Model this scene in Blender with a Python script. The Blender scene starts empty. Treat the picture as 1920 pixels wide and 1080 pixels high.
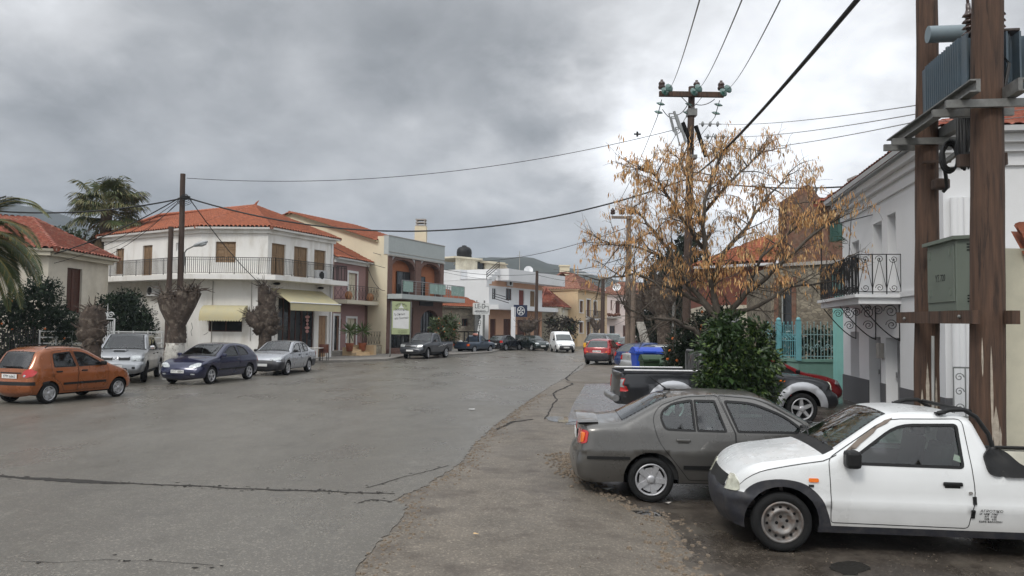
import bpy, bmesh, math, random
from mathutils import Vector, Matrix
from mathutils.geometry import delaunay_2d_cdt
R = random.Random(7)
scene = bpy.context.scene
COL = scene.collection
rad = math.radians
V = Vector
# ---------------------------------------------------------------- camera (placed where the photographer stood)
F, CX, CY, HC = 1480.0, 960.0, 540.0, 2.15
PITCH, ROLL = math.atan(74/F), rad(0.7)
_f = V((0, math.cos(PITCH), math.sin(PITCH))); _r = V((1, 0, 0)); _u = V((0, -math.sin(PITCH), math.cos(PITCH)))
_R = _r*math.cos(ROLL) + _u*math.sin(ROLL); _U = -_r*math.sin(ROLL) + _u*math.cos(ROLL)
EYE = V((0, 0, HC))
cam = bpy.data.objects.new('camera', bpy.data.cameras.new('camera')); COL.objects.link(cam)
cam.data.sensor_width = 36; cam.data.lens = 36*F/1920; cam.data.clip_end = 9000; cam.data.clip_start = .05
cam.matrix_world = Matrix(((_R.x, _U.x, -_f.x, 0), (_R.y, _U.y, -_f.y, 0), (_R.z, _U.z, -_f.z, HC), (0, 0, 0, 1)))
scene.camera = cam
def ss(a, b, x):
    t = min(1, max(0, (x-a)/(b-a))); return t*t*(3-2*t)
def gz(x, y):                       # height of the ground: the right-hand verge lies a little lower
    return -.15*ss(.5, 2.0, x)*(1-ss(12.5, 18, y)) - .25*ss(9, 14, x)*(1-ss(30, 45, y))*0
def ray(u, v):
    return _f + _R*((u-CX)/F) - _U*((v-CY)/F)
def P(u, v, Y):                     # survey: the point at distance Y seen in direction (u, v)
    d = ray(u, v); return EYE + d*(Y/d.y)
def G(u, v):                        # survey: where that direction meets the ground
    d = ray(u, v); z = 0
    for _ in range(6):
        p = EYE + d*((z-HC)/d.z); z = gz(p.x, p.y)
    return V((p.x, p.y, z))
def X(u, Y, v=620): return P(u, v, Y).x
def Z(u, v, Y): return P(u, v, Y).z
# ---------------------------------------------------------------- objects
def wm(o):
    m = o.matrix_basis.copy()
    while o.parent: o = o.parent; m = o.matrix_basis @ m
    return m
def tag(o, label=None, cat=None, group=None, kind=None):
    for k, v in (('label', label), ('category', cat), ('group', group), ('kind', kind)):
        if v: o[k] = v
    return o
def empty(name, loc=(0, 0, 0), label=None, cat=None, group=None, parent=None):
    o = bpy.data.objects.new(name, None); COL.objects.link(o); o.location = loc; o.empty_display_size = .1
    if parent: o.parent = parent
    return tag(o, label, cat, group)
class MB:
    def __init__(s): s.v = []; s.f = []; s.m = []; s.sm = []; s.uv = None
    def add(s, vs, fs, m=0, smooth=False, mx=None):
        b = len(s.v)
        s.v.extend([mx @ V(p) for p in vs] if mx else [V(p) for p in vs])
        for f in fs: s.f.append([b+i for i in f]); s.m.append(m); s.sm.append(smooth)
        return s
    def box(s, c, d, m=0, mx=None, rz=0, bev=0):
        x, y, z = d[0]/2, d[1]/2, d[2]/2
        M = Matrix.Translation(c) @ Matrix.Rotation(rz, 4, 'Z')
        if mx: M = mx @ M
        if bev:
            bm = bmesh.new(); bmesh.ops.create_cube(bm, size=1)
            bmesh.ops.scale(bm, vec=d, verts=bm.verts)
            bmesh.ops.bevel(bm, geom=bm.edges[:], offset=bev, segments=2, profile=.5, affect='EDGES')
            bm.verts.index_update()
            s.add([v.co for v in bm.verts], [[v.index for v in f.verts] for f in bm.faces], m, False, M); bm.free(); return s
        vs = [(-x,-y,-z),(x,-y,-z),(x,y,-z),(-x,y,-z),(-x,-y,z),(x,-y,z),(x,y,z),(-x,y,z)]
        return s.add(vs, [(3,2,1,0),(4,5,6,7),(0,1,5,4),(1,2,6,5),(2,3,7,6),(3,0,4,7)], m, False, M)
    def bar(s, a, b, w, h=None, m=0):             # rectangular bar from a to b
        a, b = V(a), V(b); h = h or w; d = b-a; L = d.length
        if L < 1e-6: return s
        q = d.to_track_quat('X', 'Z').to_matrix().to_4x4(); q.translation = (a+b)/2
        return s.box((0, 0, 0), (L, w, h), m, q)
    def tube(s, pts, r, n=8, m=0, cap=True, smooth=True):
        pts = [V(p) for p in pts]; N = len(pts)
        rr = r if isinstance(r, (list, tuple)) else [r]*N
        vs = []; fs = []; ref = None
        for i, p in enumerate(pts):
            t = (pts[min(i+1, N-1)]-pts[max(i-1, 0)])
            t = t.normalized() if t.length > 1e-9 else V((0, 0, 1))
            if ref is None: ref = V((0, 0, 1)) if abs(t.z) < .9 else V((1, 0, 0))
            a = t.cross(ref); a = a.normalized() if a.length > 1e-6 else t.orthogonal().normalized()
            b = a.cross(t); ref = b
            for k in range(n):
                w = 2*math.pi*k/n; vs.append(p + (a*math.cos(w)+b*math.sin(w))*rr[i])
        for i in range(N-1):
            for k in range(n):
                fs.append((i*n+k, i*n+(k+1) % n, (i+1)*n+(k+1) % n, (i+1)*n+k))
        s.add(vs, fs, m, smooth)
        if cap: s.add(vs[:n], [tuple(range(n))], m); s.add(vs[-n:], [tuple(range(n-1, -1, -1))], m)
        return s
    def lathe(s, prof, n=20, m=0, mx=None, smooth=True, ms=None):   # prof: (r, z) about local z
        vs = [(r*math.cos(2*math.pi*k/n), r*math.sin(2*math.pi*k/n), z) for r, z in prof for k in range(n)]
        for i in range(len(prof)-1):
            fs = [(i*n+k, i*n+(k+1) % n, (i+1)*n+(k+1) % n, (i+1)*n+k) for k in range(n)]
            b = len(s.v)
            if i == 0: s.add(vs, [], m, smooth, mx); base = b
            for f in fs: s.f.append([base+j for j in f]); s.m.append(ms[i] if ms else m); s.sm.append(smooth)
        return s
    def ball(s, c, rx, ry=None, rz=None, n=12, m=0, smooth=True):
        ry = ry or rx; rz = rz or rx; k = n//2
        mx = Matrix.Translation(c) @ Matrix.Diagonal((rx, ry, rz, 1))
        return s.lathe([(math.sin(math.pi*i/k), -math.cos(math.pi*i/k)) for i in range(k+1)], n, m, mx, smooth)
    def prism(s, poly, z0, z1, m=0, mx=None):      # vertical prism from a plan polygon
        n = len(poly); vs = [(x, y, z0) for x, y in poly]+[(x, y, z1) for x, y in poly]
        return s.add(vs, [tuple(range(n-1, -1, -1)), tuple(range(n, 2*n))]+[(i, (i+1) % n, n+(i+1) % n, n+i) for i in range(n)], m, False, mx)
    def quad(s, a, b, c, d, m=0): return s.add([a, b, c, d], [(0, 1, 2, 3)], m)
    def grid(s, fn, nu, nv, m=0, smooth=True):
        vs = [fn(i/nu, j/nv) for j in range(nv+1) for i in range(nu+1)]
        return s.add(vs, [(j*(nu+1)+i, j*(nu+1)+i+1, (j+1)*(nu+1)+i+1, (j+1)*(nu+1)+i) for j in range(nv) for i in range(nu)], m, smooth)
    def build(s, name, mats, parent=None, local=False):
        if not isinstance(mats, (list, tuple)): mats = [mats]
        vs = s.v
        if parent is not None and not local:
            inv = wm(parent).inverted(); vs = [inv @ p for p in vs]
        me = bpy.data.meshes.new(name); me.from_pydata([tuple(p) for p in vs], [], s.f)
        for k in mats: me.materials.append(k)
        me.polygons.foreach_set('material_index', [min(i, len(mats)-1) for i in s.m])
        me.polygons.foreach_set('use_smooth', s.sm)
        if s.uv:
            ul = me.uv_layers.new(name='UVMap')
            for p in me.polygons:
                for li, vi in zip(p.loop_indices, p.vertices): ul.data[li].uv = s.uv[vi]
        me.update()
        o = bpy.data.objects.new(name, me); COL.objects.link(o)
        if parent is not None: o.parent = parent
        return o
def top(o, label, cat, group=None, kind=None): return tag(o, label, cat, group, kind)
_txt = {}
def text(body, size, mx, name, m, parent, align='CENTER', depth=.002, shear=0, sx=1):
    c = bpy.data.curves.new('lettering', 'FONT'); c.body = body; c.size = size; c.align_x = align; c.align_y = 'CENTER'; c.extrude = depth; c.shear = shear
    o = bpy.data.objects.new('lettering', c); COL.objects.link(o)
    dg = bpy.context.evaluated_depsgraph_get()
    me = bpy.data.meshes.new_from_object(o.evaluated_get(dg)); bpy.data.objects.remove(o)
    me.materials.clear(); me.materials.append(m)
    mm = (wm(parent).inverted() @ mx) if parent is not None else mx
    me.transform(mm @ Matrix.Diagonal((sx, 1, 1, 1)))
    o = bpy.data.objects.new(name, me); COL.objects.link(o); o.parent = parent
    return o
def frame3(o, x, z):                 # matrix: local x -> x, local y -> z (up), local z -> normal
    x = V(x).normalized(); z = V(z); z = (z - x*z.dot(x)).normalized(); n = x.cross(z)
    m = Matrix((x, z, n)).transposed().to_4x4(); m.translation = V(o); return m
# ---------------------------------------------------------------- 2d helpers
def inside(p, poly):
    x, y = p[0], p[1]; c = False; n = len(poly); j = n-1
    for i in range(n):
        xi, yi = poly[i][:2]; xj, yj = poly[j][:2]
        if (yi > y) != (yj > y) and x < (xj-xi)*(y-yi)/(yj-yi)+xi: c = not c
        j = i
    return c
def fillet(pts, closed=True, n=5):     # pts (x, z, r[, tag]) -> list of (x, z, tag)
    out = []; N = len(pts)
    for i, p in enumerate(pts):
        t = p[3] if len(p) > 3 else None; r = p[2]
        if (not closed and i in (0, N-1)) or r <= 0: out.append((p[0], p[1], t)); continue
        a, b, c = V(pts[i-1][:2]), V(p[:2]), V(pts[(i+1) % N][:2])
        u, w = (a-b), (c-b); lu, lw = u.length, w.length; u.normalize(); w.normalize()
        d = min(r, lu*.48, lw*.48); A, C = b+u*d, b+w*d
        pt = pts[i-1][3] if len(p) > 3 else None
        for k in range(n+1):
            s = k/n; q = A*(1-s)**2 + b*2*s*(1-s) + C*s*s
            out.append((q.x, q.y, t if s >= .5 else pt))
    return out
def resample(pts, step, closed=True):
    out = []; N = len(pts); e = N if closed else N-1
    for i in range(e):
        a, b = pts[i], pts[(i+1) % N]; L = math.hypot(b[0]-a[0], b[1]-a[1]); k = max(1, int(math.ceil(L/step)))
        for j in range(k):
            s = j/k; out.append((a[0]+(b[0]-a[0])*s, a[1]+(b[1]-a[1])*s)+tuple(a[2:]))
    if not closed: out.append(pts[-1])
    return out
def cdt(polys, pts=()):
    """triangulate; polys are closed constraint loops; returns verts, tris"""
    vs = []; es = []
    for p in polys:
        b = len(vs); n = len(p); vs += [V(q[:2]) for q in p]; es += [(b+i, b+(i+1) % n) for i in range(n)]
    vs += [V(q[:2]) for q in pts]
    r = delaunay_2d_cdt(vs, es, [], 0, 1e-5)
    return r[0], r[2]
# ---------------------------------------------------------------- materials
def lin(c):
    if isinstance(c, str): c = [int(c[i:i+2], 16)/255 for i in (0, 2, 4)]
    return tuple((x/12.92 if x <= .04045 else ((x+.055)/1.055)**2.4) for x in c)
_mats = {}
def mat(name, col, rough=.7, metal=0, var=.12, scale=3., bump=0., bscale=None, col2=None, c2amt=.5, c2scale=1., coat=0, spec=.5, detail=6, stretch=None, emit=0, trans=0, thr=(.45, .6), sheen=0, rvar=.06, zdirt=None):
    if name in _mats: return _mats[name]
    m = bpy.data.materials.new(name); m.use_nodes = True; nt = m.node_tree; N = nt.nodes; L = nt.links; b = N['Principled BSDF']
    tc = N.new('ShaderNodeTexCoord'); mp = N.new('ShaderNodeMapping'); L.new(tc.outputs['Object'], mp.inputs[0])
    if stretch: mp.inputs['Scale'].default_value = stretch
    n1 = N.new('ShaderNodeTexNoise'); n1.inputs['Scale'].default_value = scale; n1.inputs['Detail'].default_value = detail; n1.inputs['Roughness'].default_value = .62
    L.new(mp.outputs[0], n1.inputs['Vector'])
    mr = N.new('ShaderNodeMapRange'); mr.inputs[1].default_value = .3; mr.inputs[2].default_value = .7; mr.inputs[3].default_value = 1-var; mr.inputs[4].default_value = 1+var
    L.new(n1.outputs[0], mr.inputs[0])
    mx = N.new('ShaderNodeVectorMath'); mx.operation = 'SCALE'; L.new(mr.outputs[0], mx.inputs['Scale'])
    c = tuple(col)[:3]
    if col2 is not None:
        n2 = N.new('ShaderNodeTexNoise'); n2.inputs['Scale'].default_value = c2scale; n2.inputs['Detail'].default_value = 7; n2.inputs['Roughness'].default_value = .68; L.new(mp.outputs[0], n2.inputs['Vector'])
        r2 = N.new('ShaderNodeMapRange'); r2.inputs[1].default_value = thr[0]; r2.inputs[2].default_value = thr[1]; r2.inputs[4].default_value = c2amt; L.new(n2.outputs[0], r2.inputs[0])
        mc = N.new('ShaderNodeMix'); mc.data_type = 'RGBA'; L.new(r2.outputs[0], mc.inputs[0]); mc.inputs[6].default_value = (*c, 1); mc.inputs[7].default_value = (*tuple(col2)[:3], 1)
        L.new(mc.outputs[2], mx.inputs[0])
    else: mx.inputs[0].default_value = c
    src = mx.outputs[0]
    if zdirt:                                     # splash dirt up to a height (a stain of its own)
        sx = N.new('ShaderNodeSeparateXYZ'); L.new(tc.outputs['Object'], sx.inputs[0])
        zr = N.new('ShaderNodeMapRange'); zr.inputs[1].default_value = zdirt[0]; zr.inputs[2].default_value = zdirt[1]; zr.inputs[3].default_value = zdirt[2]; zr.inputs[4].default_value = 0
        na = N.new('ShaderNodeMath'); na.operation = 'MULTIPLY_ADD'; L.new(n1.outputs[0], na.inputs[0]); na.inputs[1].default_value = .5*(zdirt[1]-zdirt[0]); L.new(sx.outputs[2], na.inputs[2]); L.new(na.outputs[0], zr.inputs[0])
        mz = N.new('ShaderNodeMix'); mz.data_type = 'RGBA'; L.new(zr.outputs[0], mz.inputs[0]); L.new(src, mz.inputs[6]); mz.inputs[7].default_value = (*zdirt[3], 1); src = mz.outputs[2]
    L.new(src, b.inputs['Base Color'])
    rr = N.new('ShaderNodeMapRange'); rr.inputs[1].default_value = .3; rr.inputs[2].default_value = .7; rr.inputs[3].default_value = max(0, rough-rvar); rr.inputs[4].default_value = min(1, rough+rvar); L.new(n1.outputs[0], rr.inputs[0]); L.new(rr.outputs[0], b.inputs['Roughness'])
    b.inputs['Metallic'].default_value = metal; b.inputs['Specular IOR Level'].default_value = spec
    if coat: b.inputs['Coat Weight'].default_value = coat; b.inputs['Coat Roughness'].default_value = .05
    if trans: b.inputs['Transmission Weight'].default_value = trans
    if emit: b.inputs['Emission Color'].default_value = (*c, 1); b.inputs['Emission Strength'].default_value = emit
    if bump:
        nb = N.new('ShaderNodeTexNoise'); nb.inputs['Scale'].default_value = bscale or scale*4; nb.inputs['Detail'].default_value = 5; L.new(mp.outputs[0], nb.inputs['Vector'])
        bp = N.new('ShaderNodeBump'); bp.inputs['Strength'].default_value = bump; bp.inputs['Distance'].default_value = .02; L.new(nb.outputs[0], bp.inputs['Height']); L.new(bp.outputs[0], b.inputs['Normal'])
    _mats[name] = m; return m
def glass(name, tint, t=.55, refl=.06):
    """thin tinted pane: see-through and reflecting"""
    if name in _mats: return _mats[name]
    m = bpy.data.materials.new(name); m.use_nodes = True; nt = m.node_tree; N = nt.nodes; L = nt.links; N.clear()
    o = N.new('ShaderNodeOutputMaterial'); tr = N.new('ShaderNodeBsdfTransparent'); tr.inputs[0].default_value = (*[x*t for x in tint], 1)
    gl = N.new('ShaderNodeBsdfGlossy'); gl.inputs[0].default_value = (1, 1, 1, 1); gl.inputs['Roughness'].default_value = .03
    fr = N.new('ShaderNodeFresnel'); fr.inputs[0].default_value = 1.45
    ad = N.new('ShaderNodeMath'); ad.operation = 'ADD'; L.new(fr.outputs[0], ad.inputs[0]); ad.inputs[1].default_value = refl; ad.use_clamp = True
    mx = N.new('ShaderNodeMixShader'); L.new(ad.outputs[0], mx.inputs[0]); L.new(tr.outputs[0], mx.inputs[1]); L.new(gl.outputs[0], mx.inputs[2]); L.new(mx.outputs[0], o.inputs[0])
    _mats[name] = m; return m
def stone(name, c1, c2, mortar, scale=3.2, bump=.6):
    if name in _mats: return _mats[name]
    m = mat(name, c1, .9); nt = m.node_tree; N = nt.nodes; L = nt.links; b = N['Principled BSDF']
    tc = N.new('ShaderNodeTexCoord'); mp = N.new('ShaderNodeMapping'); mp.inputs['Scale'].default_value = (1, 1, 1.7); L.new(tc.outputs['Object'], mp.inputs[0])
    nz = N.new('ShaderNodeTexNoise'); nz.inputs['Scale'].default_value = 2.5; L.new(mp.outputs[0], nz.inputs['Vector'])
    av = N.new('ShaderNodeMix'); av.data_type = 'VECTOR'; av.inputs[0].default_value = .12; L.new(mp.outputs[0], av.inputs[4]); L.new(nz.outputs['Color'], av.inputs[5])
    vo = N.new('ShaderNodeTexVoronoi'); vo.inputs['Scale'].default_value = scale; L.new(av.outputs[1], vo.inputs['Vector'])
    ve = N.new('ShaderNodeTexVoronoi'); ve.feature = 'DISTANCE_TO_EDGE'; ve.inputs['Scale'].default_value = scale; L.new(av.outputs[1], ve.inputs['Vector'])
    mc = N.new('ShaderNodeMix'); mc.data_type = 'RGBA'; mc.inputs[6].default_value = (*c1, 1); mc.inputs[7].default_value = (*c2, 1)
    sp = N.new('ShaderNodeSeparateColor'); L.new(vo.outputs['Color'], sp.inputs[0]); L.new(sp.outputs[0], mc.inputs[0])
    er = N.new('ShaderNodeMapRange'); er.inputs[1].default_value = .0; er.inputs[2].default_value = .07; L.new(ve.outputs[0], er.inputs[0])
    m2 = N.new('ShaderNodeMix'); m2.data_type = 'RGBA'; L.new(er.outputs[0], m2.inputs[0]); m2.inputs[6].default_value = (*mortar, 1); L.new(mc.outputs[2], m2.inputs[7])
    n3 = N.new('ShaderNodeTexNoise'); n3.inputs['Scale'].default_value = .7; n3.inputs['Detail'].default_value = 8; L.new(tc.outputs['Object'], n3.inputs['Vector'])
    r3 = N.new('ShaderNodeMapRange'); r3.inputs[1].default_value = .3; r3.inputs[2].default_value = .7; r3.inputs[3].default_value = .7; r3.inputs[4].default_value = 1.3; L.new(n3.outputs[0], r3.inputs[0])
    sc = N.new('ShaderNodeVectorMath'); sc.operation = 'SCALE'; L.new(m2.outputs[2], sc.inputs[0]); L.new(r3.outputs[0], sc.inputs['Scale']); L.new(sc.outputs[0], b.inputs['Base Color'])
    bp = N.new('ShaderNodeBump'); bp.inputs['Strength'].default_value = bump; bp.inputs['Distance'].default_value = .03; L.new(er.outputs[0], bp.inputs['Height']); L.new(bp.outputs[0], b.inputs['Normal'])
    return m
def g3(v): return (v, v, v)
M_black = mat('black_plastic', g3(.009), .5, var=.1, spec=.3)
M_rub = mat('tyre_rubber', g3(.011), .85, var=.3, scale=12, bump=.2, spec=.25)
M_dark = mat('dark_void', g3(.006), .9, var=.1, spec=.2)
M_under = mat('underbody', g3(.005), .95, var=.2, spec=.1)
M_chrome = mat('chrome', g3(.65), .15, 1, var=.04)
M_alloy = mat('alloy_rim', (.42, .42, .43), .38, .55, var=.1, scale=20)
M_steel = mat('steel_rim', (.2, .19, .18), .5, .5, var=.25, scale=10, col2=lin((.36, .27, .2)), c2scale=14, c2amt=.55)
M_red = mat('red_lamp', (.45, .012, .01), .12, var=.1, coat=.6, spec=.7)
M_amber = mat('amber_lamp', (.75, .16, .01), .15, var=.1, coat=.6)
M_lamp = mat('headlamp_lens', (.42, .44, .44), .1, .35, var=.35, scale=22, coat=1)
M_lampy = mat('aged_headlamp_lens', (.52, .52, .42), .2, .2, var=.25, scale=16, coat=.7)
M_plate = mat('plate_white', (.72, .72, .7), .4, var=.05)
M_ink = mat('ink_black', g3(.01), .6)
M_seat = mat('seat_fabric', g3(.022), .9, var=.2, scale=8, spec=.2)
M_int = mat('cabin_lining', g3(.028), .85, var=.2, spec=.2)
G_car = glass('car_glass', (.74, 1.0, .92), .68, .05)
G_cart = glass('car_glass_dark', (.7, .9, .86), .45, .06)
M_carglass = mat('car_glass_far', (.03, .038, .036), .06, var=.2, coat=.3, spec=.8)
M_pane = mat('window_pane', (.025, .028, .03), .1, var=.3, scale=1.5, spec=.6)
# ---------------------------------------------------------------- vehicles
COLS = [-1, -.93, -.75, -.5, -.25, 0, .25, .5, .75, .93, 1]
CROWN = dict(bumper=.07, tail=.05, deck=.02, rw=.04, roof=.025, ws=.05, cowl=.04, hood=.03, nose=.06, open=0, wall=.01)
_wm = {}
def wheel_meshes(style, r, w=.19):
    k = (style, r)
    if k in _wm: return _wm[k]
    mx = Matrix.Rotation(-math.pi/2, 4, 'X')       # lathe axis z -> +y
    rr = r*.71
    t = MB(); h = w/2
    t.lathe([(rr*.97, -h*.8), (r*.82, -h), (r*.95, -h*.93), (r, -h*.6), (r, -h*.2), (r*.985, -h*.15), (r*.985, 0), (r, .05*h), (r, h*.6), (r*.95, h*.93), (r*.86, h*1.02), (r*.79, h), (rr, h*.82)], 36, 0, mx)
    tm = t.build('tyre', M_rub); me_t = tm.data; bpy.data.objects.remove(tm)
    m = MB()
    if style == 'steel':
        m.lathe([(rr, h*.84), (rr*.95, h*.95), (rr*.88, h*.85), (rr*.84, h*.45), (rr*.74, h*.35), (rr*.62, h*.72), (rr*.52, h*.78), (rr*.45, h*.5), (rr*.2, h*.45), (0.001, h*.5)], 36, 0, mx)
        for i in range(12):
            a = 2*math.pi*i/12; m.lathe([(rr*.075, 0), (rr*.05, .004), (.001, .004)], 8, 1, Matrix.Translation((math.cos(a)*rr*.71, h*.60, math.sin(a)*rr*.71)) @ mx)
        for i in range(4):
            a = 2*math.pi*i/4+.4; m.lathe([(rr*.08, 0), (rr*.06, .006), (.001, .006)], 8, 1, Matrix.Translation((math.cos(a)*rr*.25, h*.47, math.sin(a)*rr*.25)) @ mx)
    else:
        n = 5 if style != 'spoke6' else 6
        m.lathe([(rr, h*.8), (rr*.97, h*.97), (rr*.9, h*.9), (rr*.86, h*.55)], 36, 0, mx)
        m.lathe([(rr*.87, h*.3), (.001, h*.3)], 24, 1, mx)
        cov = style == 'cover'
        for i in range(n):
            a = 2*math.pi*i/n+.3
            rot = Matrix.Rotation(a, 4, 'Y')
            w0, w1 = (.13, .17) if cov else (.16, .12)
            vs = [(-w0*rr, h*.78, 0), (w0*rr, h*.78, 0), (w1*rr, h*.88, rr*.9), (-w1*rr, h*.88, rr*.9), (-w0*rr*1.3, h*.3, 0), (w0*rr*1.3, h*.3, 0), (w1*rr*1.35, h*.3, rr*.9), (-w1*rr*1.35, h*.3, rr*.9)]
            m.add(vs, [(0, 1, 2, 3), (1, 5, 6, 2), (0, 3, 7, 4)], 0, False, rot)
            if cov:                                    # plate between the spokes with slots left dark
                rot2 = Matrix.Rotation(a+math.pi/n, 4, 'Y')
                vs = [(-.1*rr, h*.6, rr*.2), (.1*rr, h*.6, rr*.2), (.3*rr, h*.68, rr*.62), (.2*rr, h*.7, rr*.74), (-.2*rr, h*.7, rr*.74), (-.3*rr, h*.68, rr*.62)]
                m.add(vs, [(0, 1, 2, 3, 4, 5)], 0, False, rot2)
        m.lathe([(rr*.3, h*.6), (rr*.27, h*.86), (rr*.12, h*.92), (.001, h*.92)], 20, 0, mx)
    mats = (M_steel if style == 'steel' else M_alloy, M_dark)
    rm = m.build('rim', mats); me_r = rm.data; bpy.data.objects.remove(rm)
    _wm[k] = (me_t, me_r); return _wm[k]
def paint(name, col, metal=.35, rough=.32, dirt=.35):
    return mat('paint_'+name, col, rough, metal, var=.1, scale=2.2, coat=.7, rvar=.08, zdirt=(.18, .62, dirt, (.07, .06, .05)))
class Shape:
    def __init__(s, sp):
        s.sp = sp; s.L = sp['L']; s.hw = sp['W']/2; s.belt = sp['belt']; s.tum = sp.get('tum', .4)
        s.step = sp.get('step', .08)
        o = fillet(sp['top'], closed=False, n=4)
        s.out = resample(o, s.step, closed=False)
        s.segs = [(s.out[i], s.out[i+1]) for i in range(len(s.out)-1)]
        s.zn = sp.get('znose', .66); s.zl = sp.get('ztail', .9)
        s.cf, s.Rf = sp.get('cf', (.17, .42)); s.cr, s.Rr = sp.get('cr', (.1, .25))
        s.rr = sp.get('rr', .09)
        im = max(range(len(s.out)), key=lambda i: s.out[i][1]); s.im = im
        cr = [CROWN.get(p[2] or 'tail', .03)*sp.get('bow', 1) for p in s.out]
        for _ in range(3): cr = [(cr[max(i-1, 0)]+cr[i]+cr[min(i+1, len(cr)-1)])/3 for i in range(len(cr))]
        s.crown = cr
    def zt(s, x):
        z = -1
        for a, b in s.segs:
            lo, hi = (a, b) if a[0] <= b[0] else (b, a)
            if lo[0]-1e-6 <= x <= hi[0]+1e-6:
                if hi[0]-lo[0] < 1e-6: z = max(z, a[1], b[1])
                else: z = max(z, lo[1]+(hi[1]-lo[1])*(x-lo[0])/(hi[0]-lo[0]))
        return z
    def ex(s, z, front):
        best = None
        for a, b in s.segs:
            lo, hi = (a, b) if a[1] <= b[1] else (b, a)
            if lo[1]-1e-6 <= z <= hi[1]+1e-6:
                x = a[0] if hi[1]-lo[1] < 1e-6 else lo[0]+(hi[0]-lo[0])*(z-lo[1])/(hi[1]-lo[1])
                if best is None or (x > best if front else x < best): best = x
        return best if best is not None else (s.L if front else 0)
    def W(s, x, z):
        y = s.hw; b = s.belt; sill = s.sp['sill']
        if z < b:
            u = (b-z)/max(.05, b-sill)
            y -= .055*max(0, (u-.5)/.5)**2 + .03*max(0, (.4-u)/.4)**2
        else: y -= .03 + s.tum*(z-b)
        for zc in s.sp.get('crease', ()): y -= .016*ss(zc+.012, zc-.03, z)-.010*ss(.09, 0, abs(z-zc-.03))
        for (xc, fl, rf) in s.sp.get('flare', ()):
            d = math.hypot(x-xc, z-s.sp['rw']); y += fl*max(0, 1-abs(d-rf)/.14)
        zf = min(max(z, s.out[-1][1]), s.zn); zr = min(max(z, s.out[0][1]), s.zl)
        d = s.ex(zf, True)-x
        if d < s.Rf: t = 1-max(0, d)/s.Rf; y -= s.cf*(1-math.sqrt(max(0, 1-t*t)))
        d = x-s.ex(zr, False)
        if d < s.Rr: t = 1-max(0, d)/s.Rr; y -= s.cr*(1-math.sqrt(max(0, 1-t*t)))
        zz = s.zt(min(max(x, .01), s.L-.01)); e = .05
        sl = (s.zt(min(x+e, s.L-.01))-s.zt(max(x-e, .01)))/(2*e); c = max(.4, 1/math.sqrt(1+sl*sl))
        d = max(0, zz-z)*c; r = s.rr if zz > b+.12 or True else s.rr
        if 'bedx' in s.sp and x < s.sp['bedx']: r = .025
        if d < r: t = 1-d/r; y -= r*.8*(1-math.sqrt(max(0, 1-t*t)))
        return max(.2, y)
    def end(s, front, y, z):
        """point of the front (or rear) surface at lateral y and height z"""
        x = s.ex(z, front); ye = s.W(x, z); sg = 1 if front else -1
        i = min((j for j in range(len(s.out)) if (j > s.im) == front), key=lambda j: abs(s.out[j][1]-z)+.3*abs(s.out[j][0]-x))
        if abs(y) <= ye: return V((x+sg*s.crown[i]*(1-(y/ye)**2), y, z))
        a, b = x, x-sg*.5
        for _ in range(18):
            m = (a+b)/2
            if s.W(m, z) < abs(y): a = m
            else: b = m
        return V(((a+b)/2, y, z))
def offset_poly(poly, d):                # positive = outward for ccw
    n = len(poly); out = []
    A = sum(poly[i][0]*poly[(i+1) % n][1]-poly[(i+1) % n][0]*poly[i][1] for i in range(n)); sg = 1 if A > 0 else -1
    for i in range(n):
        a, b, c = V(poly[i-1][:2]), V(poly[i][:2]), V(poly[(i+1) % n][:2])
        t = (c-a); t = t.normalized() if t.length > 1e-9 else V((1, 0)); nn = V((t.y, -t.x))*sg
        q = b+nn*d; out.append((q.x, q.y))
    return out
def patch(fn, poly, h, off, mb, m=0, skirt=.03, step=.05):
    """solid lamp / badge following surface fn(a, b) over a 2-d polygon"""
    poly = [p[:2] for p in resample(poly, step)]
    xs = [p[0] for p in poly]; ys = [p[1] for p in poly]; pts = []
    x = min(xs)+h
    while x < max(xs):
        y = min(ys)+h
        while y < max(ys):
            if inside((x, y), offset_poly(poly, -h*.4)): pts.append((x, y))
            y += h
        x += h
    vs, ts = cdt([poly], pts)
    ts = [t for t in ts if inside((sum(vs[i][0] for i in t)/3, sum(vs[i][1] for i in t)/3), poly)]
    def nrm(a, b):
        e = .006; p = fn(a, b); q = (fn(a+e, b)-p).cross(fn(a, b+e)-p); return q.normalized() if q.length > 1e-12 else V((0, 0, 1))
    c = (sum(xs)/len(xs), sum(ys)/len(ys)); sg = 1
    n0 = nrm(*c)
    ref = fn.ref
    if n0.dot(ref) < 0: sg = -1
    P3 = [fn(v[0], v[1])+nrm(v[0], v[1])*sg*off for v in vs]
    mb.add(P3, [t if sg > 0 else t[::-1] for t in ts], m, True)
    if skirt:
        k = len(poly); o3 = [fn(*p)+nrm(*p)*sg*off for p in poly]; i3 = [fn(*p)-nrm(*p)*sg*skirt for p in poly]
        mb.add(o3+i3, [(i, (i+1) % k, k+(i+1) % k, k+i) for i in range(k)], m)
def surf(s, kind, sg=1):
    if kind == 'front': f = lambda a, b: s.end(True, a, b); r = V((1, 0, 0))
    elif kind == 'rear': f = lambda a, b: s.end(False, a, b); r = V((-1, 0, 0))
    else: f = lambda a, b: V((a, sg*s.W(a, b), b)); r = V((0, sg, 0))
    class Fn:
        ref = r
        def __call__(self, a, b): return f(a, b)
    return Fn()
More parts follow.
